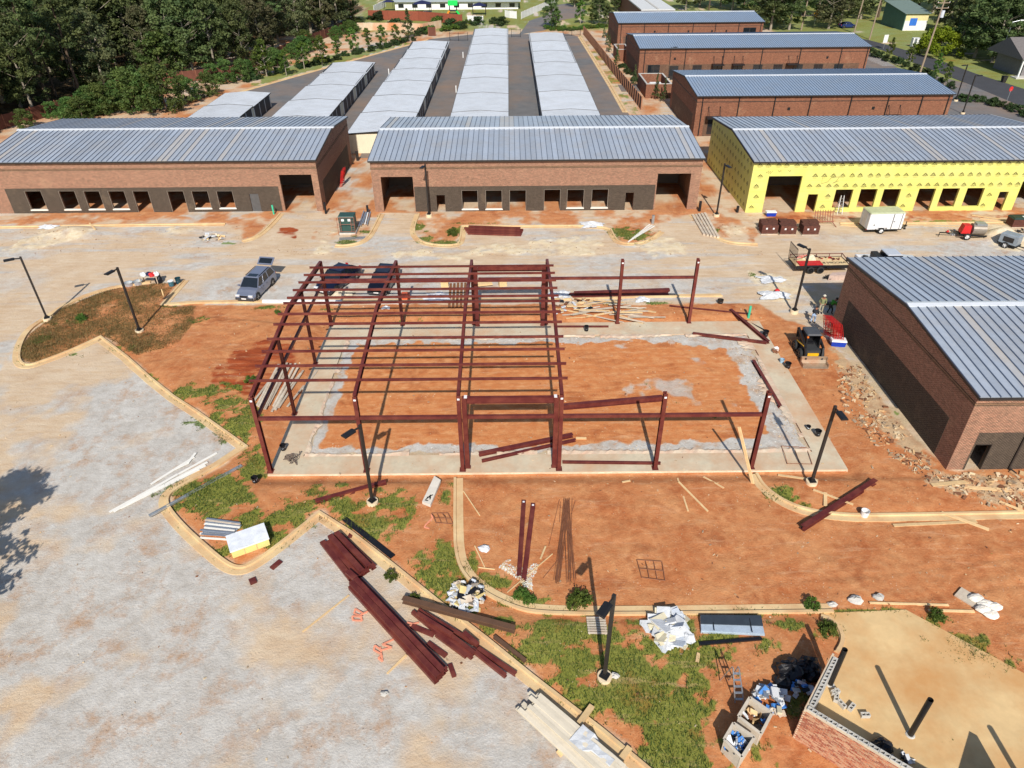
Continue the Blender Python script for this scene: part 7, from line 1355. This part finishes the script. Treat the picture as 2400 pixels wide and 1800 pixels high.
for s_ in (-1, 1): M().bar((s_*.2-.05, -.45, .0), (s_*.13-.35, .15, 1.75), .05, .03).build('rail', M_GALV, lg); M().bar((s_*.2-.45, .65, 0), (s_*.13-.37, .2, 1.75), .04, .03).build('back_leg', M_GALV, lg)
for i in range(5): t = (i+.6)/5.5; M().obox((-.05-.3*t, -.45+.6*t, 1.75*t), .34, .1, .025).build('tread', M_GALV, lg)
for i, (x, y, rx, ry, h) in enumerate(((470, 720, .75, .6, .55), (590, 690, .7, .45, .5), (430, 800, .5, .4, .4), (640, 760, .4, .35, .4))): M().blob((0, 0, .0), rx, ry, h, 18, 11, .22, 40+i).build('rubbish_bag', M_BLACKPL, None, loc=G3('b6', x, y), label='bulging black plastic rubbish bag piled behind the block wall', cat='rubbish bag', group='black bags behind the wall')
heap('white buckets and rags among the black bags behind the wall', 'rubbish heap', 'b6', 555, 860, .5, .45, 16, [M_WPL, M_BLUE, M_BLACKPL, M_CMU], 15, .4, (.2, .45))
# --- block and brick bin wall
en = empty('enclosure_wall', (27.28, -17.48, 0), 'unfinished L-shaped wall, brick outside and hollow grey blocks inside', 'wall', rz=math.atan2(-2.38, 2.86))
MBK = [mat('brick_red', L(150, 84, 62), .85, 0, .2, 5, .2, rnd=.18), mat('brick_orange', L(176, 112, 82), .85, 0, .2, 5, .2, rnd=.18), mat('brick_dusty', L(184, 138, 108), .85, 0, .2, 5, .2, rnd=.18)]
M_MORT = mat('mortar', L(206, 186, 158), .9, 0, .12, 4, .2)
M().box(.02, 5.6, .008, .1, 0, 2.13).build('mortar_bed', M_MORT, en); M().box(.012, .1, .1, 3.45, 0, 2.13).build('mortar_bed', M_MORT, en)
M().box(.1, 5.6, .1, .3, 0, 1.99).box(.1, .3, .3, 3.45, 0, 1.99).build('block_core', M_CMU, en)
bks = [M().box(0, .2, 0, .1, 0, .058).mesh('brick', b_) for b_ in MBK]; nb = 0; rest = M(); rest2 = M()
for j in range(27, -1, -1):
    for i in range(26):
        x = i*.212+(.106 if j % 2 else 0); z = .01+j*.076; yo = dr.uniform(-.004, .004)
        if x+.2 > 5.6: continue
        if nb < 300 and x < 4.4: put('brick', dr.choice(bks), en, (x, yo, z)); nb += 1
        else: rest.mat(dr.randrange(3)).box(x, x+.2, yo, yo+.1, z, z+.058)
    for i in range(16):
        y = .01+i*.212+(.106 if j % 2 else 0); rest2.mat(dr.randrange(3)).box(0, .1, max(.1, y), y+.2, .01+j*.076, .076+j*.076)
rest.build('brick_courses', MBK, en, kind='stuff'); rest2.build('brick_courses', MBK, en, kind='stuff')
def cmu():
    m_ = M(); L_, w_, h, t = .39, .19, .19, .035
    for a in ((0, L_, 0, t), (0, L_, w_-t, w_), (0, t, t, w_-t), (L_-t, L_, t, w_-t), (L_/2-t/2, L_/2+t/2, t, w_-t)): m_.box(*a, 0, h)
    return m_.mesh('concrete_block', M_CMU)
cm_ = cmu()
for i in range(13): put('concrete_block', cm_, en, (.11+i*.405, .105, 2.0))
for i in range(7): put('concrete_block', cm_, en, (.3, .4+i*.405, 2.0), (0, 0, math.pi/2))
for i, (x, y, rz) in enumerate(((795, 890, .3), (830, 945, 1.1), (895, 980, 2.), (930, 1012, .7), (1005, 1055, 0), (815, 905, .9))): put('concrete_block', cm_, None, tuple(P('b6', x, y, .03)), (0 if i % 2 else math.pi/2, 0, rz), label='loose hollow grey block lying on the pad inside the wall', category='x').__setitem__('category', 'concrete block') if False else props(put('concrete_block', cm_, None, tuple(P('b6', x, y, .03)), (0, 0, rz)), 'loose hollow grey block lying on the pad inside the wall', 'concrete block', 'loose blocks on the pad')
for l, k, x, y, tx, ty in (('tall black pipe bollard standing free on the concrete pad', 'b6', 1368, 1178, 1520, 918), ('tall black pipe bollard close to the short leg of the block wall', 'b6', 775, 803, 890, 548)):
    p = P(k, x, y); h = HT(k, x, y, tx, ty); r = empty('pipe_bollard', (p.x, p.y, .02), l, 'bollard'); M().cyl((0, 0, 0), (0, 0, h), .12, .12, 18, False).cyl((0, 0, h-.3), (0, 0, h-.28), .115, .115, 18).build('pipe', M_BLK, r); M().cyl((0, 0, 0), (0, 0, .04), .2, .16, 18).build('grout_collar', M_CMU, r)
M().blob((0, 0, 0), .55, .35, .4, 16, 9, .2, 71).build('rubbish_bag', M_BLACKPL, None, loc=P('b6', 1150, 1265), label='single black plastic bag on the pad against the block wall', cat='rubbish bag')
heap('small heap of pails and block scraps on the pad by the wall', 'rubbish heap', 'b6', 1300, 1370, .4, .2, 9, [M_CMU, M_WPL, M_DARK], 17, .35, (.2, .4))
M().cyl((0, 0, 0), (0, 0, 2.7), .12, .12, 14).build('pipe_bollard', M_BLK, None, loc=(36.0, -20.4, .02), label='black pipe bollard at the open side of the concrete pad', cat='bollard')
A_ = P('b6', 1800, 1140); dv = Vector((A_.x-27.28, A_.y-2.7+17.48)); d2_ = Vector((2.86, -2.38)).normalized(); d1_ = Vector((-d2_.y, d2_.x)); X3, Y3 = dv.dot(d2_), dv.dot(d1_)
M().box(5.6, X3, 0, .3, 0, 2.13).build('far_leg', MBK[1], en); M().box(X3, X3+.3, 0, max(.6, Y3), 0, 2.19).build('return_leg', M_CMU, en)
# cement bags on a board
p = G3('b6', 1830, 190); M().obox((0, 0, .06), 1.5, .8, .08, -.9).build('plywood_board', M_WOODG, None, loc=p, label='dusty plywood board under the torn cement bags', cat='board')
for i, (x, y) in enumerate(((1900, 265), (1960, 300), (1915, 220), (1850, 180), (1985, 240))): M().blob((0, 0, .1), .4, .28, .17, 12, 7, .12, 80+i).build('cement_bag', mat('paper_bag', L(228, 220, 206), .8), None, loc=G3('b6', x, y, .02), label='white paper cement bag in the torn heap right of the pad', cat='cement bag', group='cement bags by the pad')
for k, x, y, s in (('b6', 1130, 165, .3), ('b6', 960, 185, .4), ('b6', 790, 215, .25), ('b4', 340, 550, .35), ('b3', 740, 1205, .2), ('b5', 880, 700, .25)): M().blob((0, 0, .03), s, s*.7, s*.55, 10, 6, .25, int(x)).build('concrete_lump', M_CMU if k != 'b4' else M_WPL, None, loc=G3(k, x, y), label={('b6', 1130): 'pale lump of mortar by the drive edge nearest the board', ('b6', 960): 'broad pale mortar lump on the drive edge', ('b6', 790): 'small white lump in the grass by the pad kerb', ('b4', 340): 'cream foam block on the red driveway', ('b3', 740): 'small tan stone on the open gravel', ('b5', 880): 'square stone beside the lamp post base in the grass'}[(k, x)], cat='lump')
# --- buckets, pipes, coolers
def bucket(label, k, x, y, m_, h=.38, r_=.16, tip=0, lid=None, name='bucket', cat='bucket'):
    r = empty(name, G3(k, x, y, .0 if not tip else r_), label, cat); o = M().loft([[(a_*math.cos(t)*r_, a_*math.sin(t)*r_, z) for t in np.linspace(0, 6.283, 16, endpoint=False)] for a_, z in ((.85, 0), (1, h), (1.06, h), (1.06, h-.04), (1.0, h-.04))][:3]+[[(.92*math.cos(t)*r_, .92*math.sin(t)*r_, h) for t in np.linspace(0, 6.283, 16, endpoint=False)], [(.8*math.cos(t)*r_, .8*math.sin(t)*r_, .04) for t in np.linspace(0, 6.283, 16, endpoint=False)]]).build('pail', m_, r)
    M().tube([(-r_, 0, h*.9), (-r_*.8, -.1, h*.6), (0, -r_*1.1, h*.5), (r_*.8, -.1, h*.6), (r_, 0, h*.9)], .008, 4).build('handle', M_GALV, r)
    if lid: M().cyl((0, 0, h), (0, 0, h+.03), r_*1.08, r_*1.05, 16).build('lid', lid, r)
    if tip: r.rotation_euler = (math.pi/2*.95, 0, tip)
    return r
for a in (('black bucket on the left ring beam of the slab', 'f1', 545, 965, M_BLACKPL, .4, .2), ('black bucket in the grass off the slab corner', 'f1', 230, 1325, M_BLACKPL, .4, .2), ('black bucket by the beam end near the loader', 'r1', 210, 1110, M_BLACKPL, .5, .24), ('black bucket on the soil left of the loader bucket', 'r1', 465, 1465, M_BLACKPL, .45, .24), ('black bucket casting a shadow right of the slab', 'r3', 425, 625, M_BLACKPL, .4, .22), ('small black pot on the right ring beam', 'r3', 345, 570, M_BLACKPL, .25, .15), ('white bucket on the curved kerb beside the propped beam', 'r3', 828, 1325, M_WHITE, .45, .24), ('teal bucket with a white lid on the dry grass island', 'n1', 1820, 620, mat('teal_plastic', L(60, 104, 116), .5), .5, .26), ('dark teal drum at the end of the stall kerb', 'n1', 2060, 510, mat('teal_dark', L(30, 66, 76), .4), .6, .26), ('black bucket on the ring beam behind the frame', 'c3', 328, 862, M_BLACKPL, .45, .2), ('small dark pot behind the rear columns', 'c3', 1715, 580, M_DARK, .35, .26), ('pale blue bucket left of the loader', 'r1', 400, 1410, mat('pale_blue', L(150, 180, 200), .5), .3, .18)):
    bucket(*a, lid=M_WHITE if 'lid' in a[0] else None)
bm('black pipe lying towards the bucket at the slab corner', 'pipe', 'plastic_pipe', 'c3', (1975, 740), (2170, 860), .12, .12, M_DARK, 'cyl')
M_PVC = mat('green_pvc', L(70, 190, 150), .4); 
for l, k, x, y, tx, ty, m_, rad in (('green plastic pipe standing up at the corner of the left shell', 'm2', 155, 932, 140, 855, M_PVC, .1), ('green plastic pipe standing behind the far slab corner', 'r1', 22, 890, 50, 760, M_PVC, .11), ('black pipe stub at the corner of the middle shell by the alley', 'm2', 968, 925, 972, 855, M_BLK, .13), ('black pipe bollard at the right corner of the middle shell', 'm3', 1618, 905, 1630, 820, M_BLK, .16), ('black pipe bollard beside the yellow gable', 'm3', 1945, 912, 1960, 860, M_BLK, .16), ('black pipe bollard at the corner of the left shell', 'm2', 605, 925, 572, 830, M_BLK, .13), ('grey pipe standing behind the lumber before the middle shell', 'm3', 1215, 1010, 1232, 940, M_GALV, .16), ('black vertical pipe at the beige storage end wall', 'm2', 880, 465, 865, 385, M_DARK, .2)):
    p = G3(k, x, y); M().cyl((0, 0, -.1), (0, 0, max(.5, HT(k, x, y, tx, ty))), rad, rad, 14).build('standing_pipe', m_, None, loc=(p.x, p.y, p.z), label=l, cat='pipe')
def cooler(label, pos, rz, s=1.):
    r = empty('cool_box', pos, label, 'cool box', rz=rz); r.scale = (s, s, s); M().loft([[(-.42, -.22, 0), (.42, -.22, 0), (.42, .22, 0), (-.42, .22, 0)], [(-.46, -.25, .36), (.46, -.25, .36), (.46, .25, .36), (-.46, .25, .36)]]).build('body', mat('cooler_blue', L(24, 60, 170), .4), r); M().loft([[(-.48, -.27, .36), (.48, -.27, .36), (.48, .27, .36), (-.48, .27, .36)], [(-.45, -.24, .46), (.45, -.24, .46), (.45, .24, .46), (-.45, .24, .46)]]).build('lid', M_WHITE, r)
    for s_ in (-1, 1): M().obox((s_*.47, 0, .27), .04, .24, .05).build('handle', M_WHITE, r)
cooler('blue cool box with a white lid beside the leaning red scaffold frames', G3('r1', 1035, 1215), -.15, 1.25); cooler('blue cool box with a white lid before the wide yellow doorway', G3('m4', 20, 945), 0, 1.2)
# --- red scaffold frames
def scaf(h=1.9, w_=1.5, m_=None):
    mm = M()
    for s_ in (-1, 1): mm.cyl((s_*w_/2, 0, 0), (s_*w_/2, 0, h), .024, .024, 6)
    for z in (h, h*.62, h*.2): mm.cyl((-w_/2, 0, z), (w_/2, 0, z), .024, .024, 6)
    for s_ in (-1, 1):
        mm.cyl((s_*w_*.3, 0, h*.2), (s_*w_*.3, 0, h), .022, .022, 6)
        for k in range(5): mm.cyl((s_*w_*.3, 0, h*(.3+.13*k)), (s_*w_/2, 0, h*(.3+.13*k)), .018, .018, 5)
    return mm.mesh('scaffold_frame', m_ or M_REDP)
sm_ = scaf(2.1, 1.55)
p0 = G3('g1', 330, 830); 
for i in range(7): put('scaffold_section', sm_, None, (42.05-.12*i, 15.35+.02*i, 0), (math.radians(-20+i*.4), 0, math.radians(100)), label='red tubular scaffold frame leaning in the stack against the near brick shell', group='scaffold frames against the shell').__setitem__('category', 'scaffold frame')
for i in range(3): put('scaffold_section', sm_, None, (-6.15+.1*i, P('m2', 735, 680).y+.1*i, 0), (math.radians(-12), 0, math.radians(-90)), label='red scaffold frame leaning on the side of the left shell in the alley', group='scaffold frames in the alley').__setitem__('category', 'scaffold frame')
# transformer with a rusty scaffold frame before it
a, b = P('m2', 725, 1110), P('m2', 855, 1110); tr_ = empty('electrical_cabinet', (a.x, a.y+.3, .05), 'dark green electrical cabinet on the island behind a rusty scaffold frame', 'cabinet'); ww = b.x-a.x
M_GC = mat('cabinet_green', L(52, 82, 76), .5, .1, .1); M().box(0, ww, 0, 1.3, .12, 1.85).build('body', M_GC, tr_); M().loft([[(-.05, -.05, 1.85), (ww+.05, -.05, 1.85), (ww+.05, 1.35, 1.85), (-.05, 1.35, 1.85)], [(0, 0, 1.93), (ww, 0, 1.93), (ww, 1.3, 1.93), (0, 1.3, 1.93)]]).build('roof', M_GC, tr_); M().box(-.1, ww+.1, -.1, 1.4, -.1, .12).build('plinth', M_CMU, tr_)
for s_ in (0, 1): d_ = M().box(.05+s_*ww/2, ww/2-.03+s_*ww/2, -.025, -.002, .2, 1.78).build('door', M_GC, tr_); M().box(.3+s_*.7, .6+s_*.7, -.035, -.025, 1.4, 1.65).build('warning_label', M_WHITE, d_)
put('scaffold_section', scaf(1.9, ww+.2, mat('rusty_frame', L(150, 96, 78), .7)), None, (a.x+ww/2, a.y-.12, .05), (math.radians(-4), 0, 0), label='rusty scaffold frame standing against the green electrical cabinet').__setitem__('category', 'scaffold frame')
for i in range(5): WB('long white or galvanised tube propped beside the green cabinet', 'tubes beside the cabinet', 'm2', (890+18*i, 1040+dr.uniform(-25, 25)), (935+14*i, 920+dr.uniform(-20, 10)), .12, .1, dr.choice((M_WHITE, M_GALV, M_WOOD)), .1, 'tube', 'metal_tube')
for i in range(3): WB('thin tube lying in the grass before the green cabinet', 'tubes before the cabinet', 'm2', (720, 1140+8*i), (945, 1128+8*i), .08, .06, M_GALV, .03, 'tube', 'metal_tube')
WB('white capped block lying left of the green cabinet', None, 'm2', (425, 830), (505, 830), .5, .5, M_WOOD, 0, 'box', 'cardboard_box') if False else None
# brick cubes on pallets
M_CUBE = brickmat('stacked_brick', L(116, 70, 58), L(92, 54, 46), L(70, 46, 40), bw=.2, rh=.07, ms=.006)
for gi, (x, y) in enumerate(((-20, 1108), (140, 1112), (335, 1114))):
    for i in range(2):
        for j in range(2):
            p = P('m4', x+58*i, y-28*j); r = empty('brick_pallet', (p.x, p.y+.5+.25*j, 0), ('cube of dark bricks on the pallet row end by the pale sand', 'cube of dark bricks in the middle pallet group', 'cube of dark bricks in the pallet group nearest the rack')[gi], 'brick pallet', ('brick cubes by the sand', 'brick cubes in the middle', 'brick cubes near the rack')[gi]); s = .5
            M().box(-s, s, -s, s, .12, 1.0+.1*dr.random()).build('bricks', M_CUBE, r); M().box(-s-.03, s+.03, -s, s, 0, .12).build('pallet', M_WOODG, r); M().box(-s-.01, -.02, -.1, .1, .13, 1.14).build('band', M_BLK, r) if False else M().obox((0, -s-.006, .7), .18, .01, .18).build('label', M_WHITE, r)
p = P('m4', 500, 1040); r = empty('scaffold_rack', (p.x, p.y+.4, 0), 'rusty rack of upright bars beside the brick cubes', 'rack'); mr2 = mat('rusty_frame', (0, 0, 0))
for i in range(8): M().bar((-1+i*.28, .4, .3), (-1.05+i*.28, .8, 1.5), .06, .06).build('upright', mr2, r)
for z, y_ in ((.3, .4), (1.3, .75)): M().bar((-1.1, y_, z), (1.1, y_, z), .08, .08).build('rail', mr2, r)
for x_ in (-.9, .9): M().bar((x_, .4, .3), (x_+.2, -.5, .02), .06, .06).build('leg', mr2, r)
a = P('d1', 1960, 400); r = empty('covered_pallet', (a.x+1.0, a.y+.8, 0), 'dark brick pallet under a green cover beside the sand heap', 'pallet'); M().box(-1.2, 1.2, -.6, .6, .1, 1.0).build('bricks', M_CUBE, r); M().loft([[(-1.26, -.66, .95), (1.26, -.66, .95), (1.26, .66, .95), (-1.26, .66, .95)], [(-1.1, -.5, 1.12), (1.1, -.5, 1.12), (1.1, .5, 1.12), (-1.1, .5, 1.12)]]).build('cover', mat('green_cover', L(34, 56, 48), .5), r); M().obox((.0, -.2, 1.13), .3, .35, .02).build('label', M_WHITE, r); M().box(-1.2, 1.2, -.6, .6, 0, .1).build('pallet', M_WOODG, r)
heap('scrap parts and pails left of the mortar mixer', 'rubbish heap', 'd1', 520, 520, 1.3, .6, 20, [M_WPL, M_DARK, M_CMU, M_REDP], 23, .3, (.2, .5)); heap('dark scrap on the sand right of the heap', 'rubbish heap', 'd1', 2140, 520, .7, .5, 12, [M_DARK, M_WOODG, M_CMU], 24, .3)
tw = empty('step_ladder', (PY('m4', 610, 876, yC-.3).x, yC-.5, 0), 'aluminium stepladder at the first window of the yellow wall', 'ladder')
for s_ in (-1, 1): M().bar((s_*.28, -.4, 0), (s_*.16, .0, 2.1), .05, .06).build('rail', M_WHITE, tw); M().bar((s_*.28, .35, 0), (s_*.16, .03, 2.1), .05, .05).build('back_leg', M_GALV, tw)
for i in range(6): t = (i+.7)/6.8; M().obox((0, -.4+.4*t, 2.1*t), .5-.2*t, .09, .03).build('tread', M_GALV, tw)
# things by the dry island: work table with bags, tubs
p = G3('n1', 1100, 480); r = empty('work_table', p, 'timber work bench heaped with bags at the dry grass island', 'table'); M().box(-.9, .9, -.4, .4, .72, .78).build('top', M_WOODG, r); [M().box(a_-.04, a_+.04, b_-.04, b_+.04, 0, .72).build('leg', M_WOODG, r) for a_ in (-.8, .8) for b_ in (-.33, .33)]
for i, (x_, y_, m_, l) in enumerate(((-.5, 0, M_WPL, 'white cloth bundle on the left of the work bench'), (.0, .1, mat('navy_cloth', L(30, 34, 70), .8), 'navy jacket heaped on the work bench'), (.35, -.1, M_REDP, 'red cloth on the work bench'), (.65, .1, M_WPL, 'white bag at the right end of the work bench'))): M().blob((0, 0, 0), .32, .26, .3, 12, 7, .25, 90+i).build('cloth_bundle', m_, None, loc=p+Vector((x_, y_, .79)), label=l, cat='cloth')
M().blob((0, 0, 0), .35, .35, .9, 12, 8, .15, 97).build('dark_sack', M_BLACKPL, None, loc=G3('n1', 1380, 470), label='tall dark sack beside the work bench', cat='sack')
for i, (x, y, l) in enumerate(((340, 580, 'silver tub on the grass left of the work bench'), (660, 530, 'silver tub nearest the work bench'))): bucket(l, 'n1', x, y, mat('silver_tub', L(190, 198, 205), .4, .4), .35, .4, name='metal_tub', cat='tub')
WB('white stake standing in the dry grass by the stall kerb', None, 'n1', (1550, 1030), (1555, 1020), .08, .9, M_WOOD, 0, 'stake', 'wooden_stake')
# under the frame: red tool chest, plywood, brown boards
for i, (x, y, l) in enumerate(((255, 590, 'orange tool chest behind the second frame column'), (700, 450, 'pale carton on the gravel behind the third bay'), (1150, 450, 'plywood sheet propped on the gravel behind the portal'), (1365, 440, 'square cream carton behind the portal'))): p = G3('c2', x, y); M().obox((0, 0, .25), .7 if i != 2 else 1.6, .5, .5 if i != 2 else .12, .1*i).obox((0, 0, .52 if i != 2 else .34), .74 if i != 2 else 1.2, .54, .05, .1*i).build(('tool_chest', 'carton', 'plywood_sheet', 'carton')[i], (mat('orange_paint', L(206, 92, 56), .5), M_WOOD, M_WOOD, M_WOOD)[i], None, loc=p, label=l, cat=('tool chest', 'carton', 'plywood', 'carton')[i])
g = 'brown planks under the portal'
for i in range(5): WB('brown plank standing on the dry ground behind the third frame column', g, 'c2', (750+45*i, 700), (770+42*i, 420), .22, .06, mat('brown_plank', L(128, 84, 52), .85, rnd=.15), .02*i)
q = KZ['r1']; slabthing('steel_sheet_stack', 'stack of pink and grey sheets behind the far corner of the near shell', 'sheet stack', 'r1', [(930, 475), (1120, 470), (1150, 430), (960, 440)], .5, mat('pinkish_sheet', L(196, 170, 156), .6))
tangle('black hose coil beside the stack of sheets', 'hose', 'r1', 910, 455, .5, .35, 16, .03, M_BLK, 9, .3, 'hose_coil')
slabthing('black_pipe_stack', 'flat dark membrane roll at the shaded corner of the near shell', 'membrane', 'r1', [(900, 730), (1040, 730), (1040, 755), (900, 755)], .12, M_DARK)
tangle('rusty wire coil on the soil left of the loader', 'wire tangle', 'r1', 330, 1300, .35, .35, 16, .03, mat('rusty_rebar', (0, 0, 0)), 10, .2); M().blob((0, 0, 0), .25, .25, .3, 12, 7, .1, 5).build('white_pail', M_WHITE, None, loc=G3('r1', 340, 1245), label='white pail beside the rusty wire coil', cat='pail')
# torn membrane along the inside of the ring beam
M_MEMB = mat('torn_membrane', L(208, 190, 166), .7, 0, .15, 2, .4, 12, dirt=L(200, 140, 110), dirtamt=.5)
def membrane(label, a, b, nrm, w0, seed, part=1.):
    g_ = random.Random(seed); n = int((Vector(b)-Vector(a)).length/.22); mm = M(); prev = None; vs = []; ok = []
    for i in range(n+1):
        p = Vector(a).lerp(Vector(b), i/n); wd = w0*(.2+1.5*vnoise(np.array([i*.13+seed*5.1]), np.array([seed*1.7]))[0]*g_.uniform(.6, 1.1)); q = Vector((nrm[0], nrm[1], 0)); ok.append(vnoise(np.array([i*.19+seed*9.7]), np.array([seed*3.3]))[0] < part)
        vs += [p+q*-.05+Vector((0, 0, .012)), p+q*wd*.5+Vector((0, 0, .02+g_.uniform(0, .07))), p+q*wd+Vector((0, 0, -.03+g_.uniform(0, .05)))]
    mm.add(vs, [f_ for i in range(n) if ok[i] for f_ in ((3*i, 3*i+3, 3*i+4, 3*i+1), (3*i+1, 3*i+4, 3*i+5, 3*i+2))])
    mm.build('membrane', M_MEMB, None, loc=(0, 0, 0), label=label, cat='membrane')
membrane('torn pale membrane along the front inside edge of the slab', (1.8, 1.44, 0), (34.8, 1.44, 0), (0, 1), .4, 1, .72); membrane('torn pale membrane along the rear inside edge of the slab', (34.8, 16.62, 0), (1.8, 16.62, 0), (0, -1), .5, 2, .8); membrane('torn pale membrane along the left inside edge of the slab', (1.77, 16.5, 0), (1.77, 1.6, 0), (1, 0), .35, 3, .7); membrane('torn pale membrane along the right inside edge of the slab', (34.86, 1.6, 0), (34.86, 16.5, 0), (-1, 0), .8, 4, .85)
# ================================================================ RUBBLE AND GRASS (uncountable)
def scatter(name, label, n, region, zfun, maker, m_list):
    pass
def chips(name, label, polys, n, smin, smax, mats_, seed, cat='rubble'):
    g_ = np.random.default_rng(seed); mm = M(); cnt = 0
    while cnt < n:
        pl = polys[int(g_.integers(len(polys)))]; a = np.array(pl); lo, hi = a.min(0), a.max(0); x = g_.uniform(lo[0], hi[0], 60); y = g_.uniform(lo[1], hi[1], 60); ok = sdist(pl, x, y) > .05
        den = fbm(x, y, .5, 3, 77.)
        for xx, yy, o_, d_ in zip(x, y, ok, den):
            if not o_ or d_ < g_.uniform(.25, .7) or cnt >= n: continue
            s = smin+(smax-smin)*g_.random()**2.5; mm.mat(int(g_.integers(len(mats_)))); mm.obox((xx, yy, gz(xx, yy)+s*.1), s, s*g_.uniform(.2, .7), s*g_.uniform(.12, .4), g_.uniform(0, 3.1), g_.uniform(-.4, .4), g_.uniform(-.4, .4)); cnt += 1
    return mm.build(name, mats_, None, label=label, cat=cat, kind='stuff', loc=(0, 0, 0))
MRUB = [mat('rubble_tan', L(192, 160, 118), .9, 0, .2, 3), mat('rubble_grey', L(160, 140, 116), .9, 0, .2, 3), mat('rubble_brown', L(126, 84, 58), .9, 0, .2, 3), mat('rubble_pale', L(206, 184, 150), .9, 0, .1, 3), mat('rubble_dust', L(180, 140, 102), .9, 0, .2, 3)]
RUBP = W('r3', [(600, 40), (790, 20), (900, 200), (1050, 420), (1230, 640), (1350, 800), (1500, 960), (1400, 1060), (1050, 820), (800, 620), (640, 380), (600, 200)])
chips('rubble', 'strip of broken block, mortar and wood rubble along the near shell', [RUBP], 800, .05, .36, MRUB, 1)
chips('rubble', 'rubble spread before the front of the near shell', [W('r3', [(1420, 960), (2300, 950), (2300, 1290), (1900, 1260), (1500, 1120)])], 420, .05, .36, MRUB, 2)
chips('rubble', 'small stones and chips on the red soil', [RED, NORTH[:-3]], 1600, .04, .16, MRUB, 3); chips('rubble', 'crumbs and chips on the gravel and road', [LOT, W('m1', [(0, 1060), (2212, 1060), (2212, 1290), (0, 1290)]), W('m2', [(0, 1200), (2212, 1210), (2212, 1290), (0, 1290)]), W('m3', [(0, 1050), (2212, 1200), (2212, 1290), (0, 1290)])], 1300, .04, .14, MRUB, 4)
chips('rubble', 'pale gravel heaped round the two steel posts', [W('b4', [(465, 730), (560, 640), (650, 640), (860, 690), (850, 760), (800, 830), (810, 950), (720, 920), (660, 840), (560, 780)])], 900, .04, .12, [MRUB[3], mat('white_stone', L(214, 212, 206), .9)], 5)
chips('rubble', 'crushed stone chips along the margin inside the slab', [[(1.8, 1.5), (34.8, 1.5), (34.8, 2.6), (1.8, 2.6)], [(1.8, 15.2), (34.8, 15.2), (34.8, 16.5), (1.8, 16.5)], [(33, 1.6), (34.8, 1.6), (34.8, 16.4), (33, 16.4)]], 900, .03, .12, [MRUB[1], MRUB[3], mat('white_stone', (0, 0, 0))], 6)
def grassmesh(name, label, n, key, thr, hmin, hmax, m_, seed, boxes):
    g_ = np.random.default_rng(seed); X_, Y_ = [], []; tot = 0
    areas = np.array([(b[1]-b[0])*(b[3]-b[2]) for b in boxes])
    for b, ar in zip(boxes, areas):
        m = int(n*3.0*ar/areas.sum()); x = g_.uniform(b[0], b[1], m); y = g_.uniform(b[2], b[3], m); i = np.clip(np.searchsorted(xs, x), 1, nx-1); j = np.clip(np.searchsorted(ys, y), 1, ny-1)
        v = FD[key].reshape(ny, nx)[j, i]*(.35+1.3*fbm(x, y, 2.5, 3, 13.)); ok = v > g_.uniform(thr, 1., m); X_.append(x[ok]); Y_.append(y[ok])
    x = np.concatenate(X_)[:n*2]; y = np.concatenate(Y_)[:n*2]; n = len(x); i = np.clip(np.searchsorted(xs, x), 1, nx-1); j = np.clip(np.searchsorted(ys, y), 1, ny-1); z = HG[j, i]-.01
    a = g_.uniform(0, 6.283, n); h = g_.uniform(hmin, hmax, n)*(.6+.8*fbm(x, y, .8, 2, 5.)); w_ = g_.uniform(.012, .03, n); le = g_.uniform(.2, .9, n)*h; b = g_.uniform(0, 6.283, n)
    p = np.stack([x, y, z], 1); s = np.stack([np.cos(a)*w_, np.sin(a)*w_, np.zeros(n)], 1); t = np.stack([np.cos(b)*le, np.sin(b)*le, h], 1)
    co = np.stack([p-s, p+s, p+t], 1).reshape(-1, 3).astype(np.float32); me_ = bpy.data.meshes.new(name); me_.vertices.add(n*3); me_.vertices.foreach_set('co', co.ravel()); me_.loops.add(n*3); me_.loops.foreach_set('vertex_index', np.arange(n*3, dtype=np.int32)); me_.polygons.add(n); me_.polygons.foreach_set('loop_start', np.arange(0, n*3, 3, dtype=np.int32)); me_.update(calc_edges=True)
    at = me_.attributes.new('tint', 'FLOAT', 'FACE'); at.data.foreach_set('value', np.clip(g_.normal(.5, .25, n), 0, 1).astype(np.float32)); me_.materials.append(m_)
    o = bpy.data.objects.new(name, me_); COL.objects.link(o); return props(o, label, 'grass', None, 'stuff')
MG = leafmat('grass_blades', (.05, .1, .016, 1), (.17, .19, .05, 1), .3); MGD = leafmat('dry_grass_blades', (.28, .17, .065, 1), (.19, .18, .06, 1), .25)
grassmesh('grass', 'green grass and weeds growing over the red soil and along kerbs', 300000, 'green', .12, .06, .2, MG, 1, [(-28, 40, -19.5, 22), (-10, 45, 22, 44)])
grassmesh('dry_grass', 'dry brown grass covering the rounded island', 60000, 'dry', .2, .06, .2, MGD, 2, [(-27, -8, 10, 27)])
# leafy weeds
for i, (k, x, y, s) in enumerate((('b4', 1235, 1080, 1.1), ('b4', 690, 1000, .7), ('m2', 1700, 1110, 1.), ('l1', 715, 640, .7), ('c1', 560, 860, .5), ('b6', 640, 230, .7), ('f1', 190, 240, .8), ('b4', 770, 1050, .6), ('b6', 750, 410, .8), ('b6', 1560, 310, .7), ('b3', 800, 200, .6), ('b3', 1000, 385, .5))): p = G3(k, x, y); tree('bush', p.x, p.y, s, 'leafy weed growing at a kerb or on bare soil', 'leafy weeds', .8, 'weed', 'weed', p.z-.05)
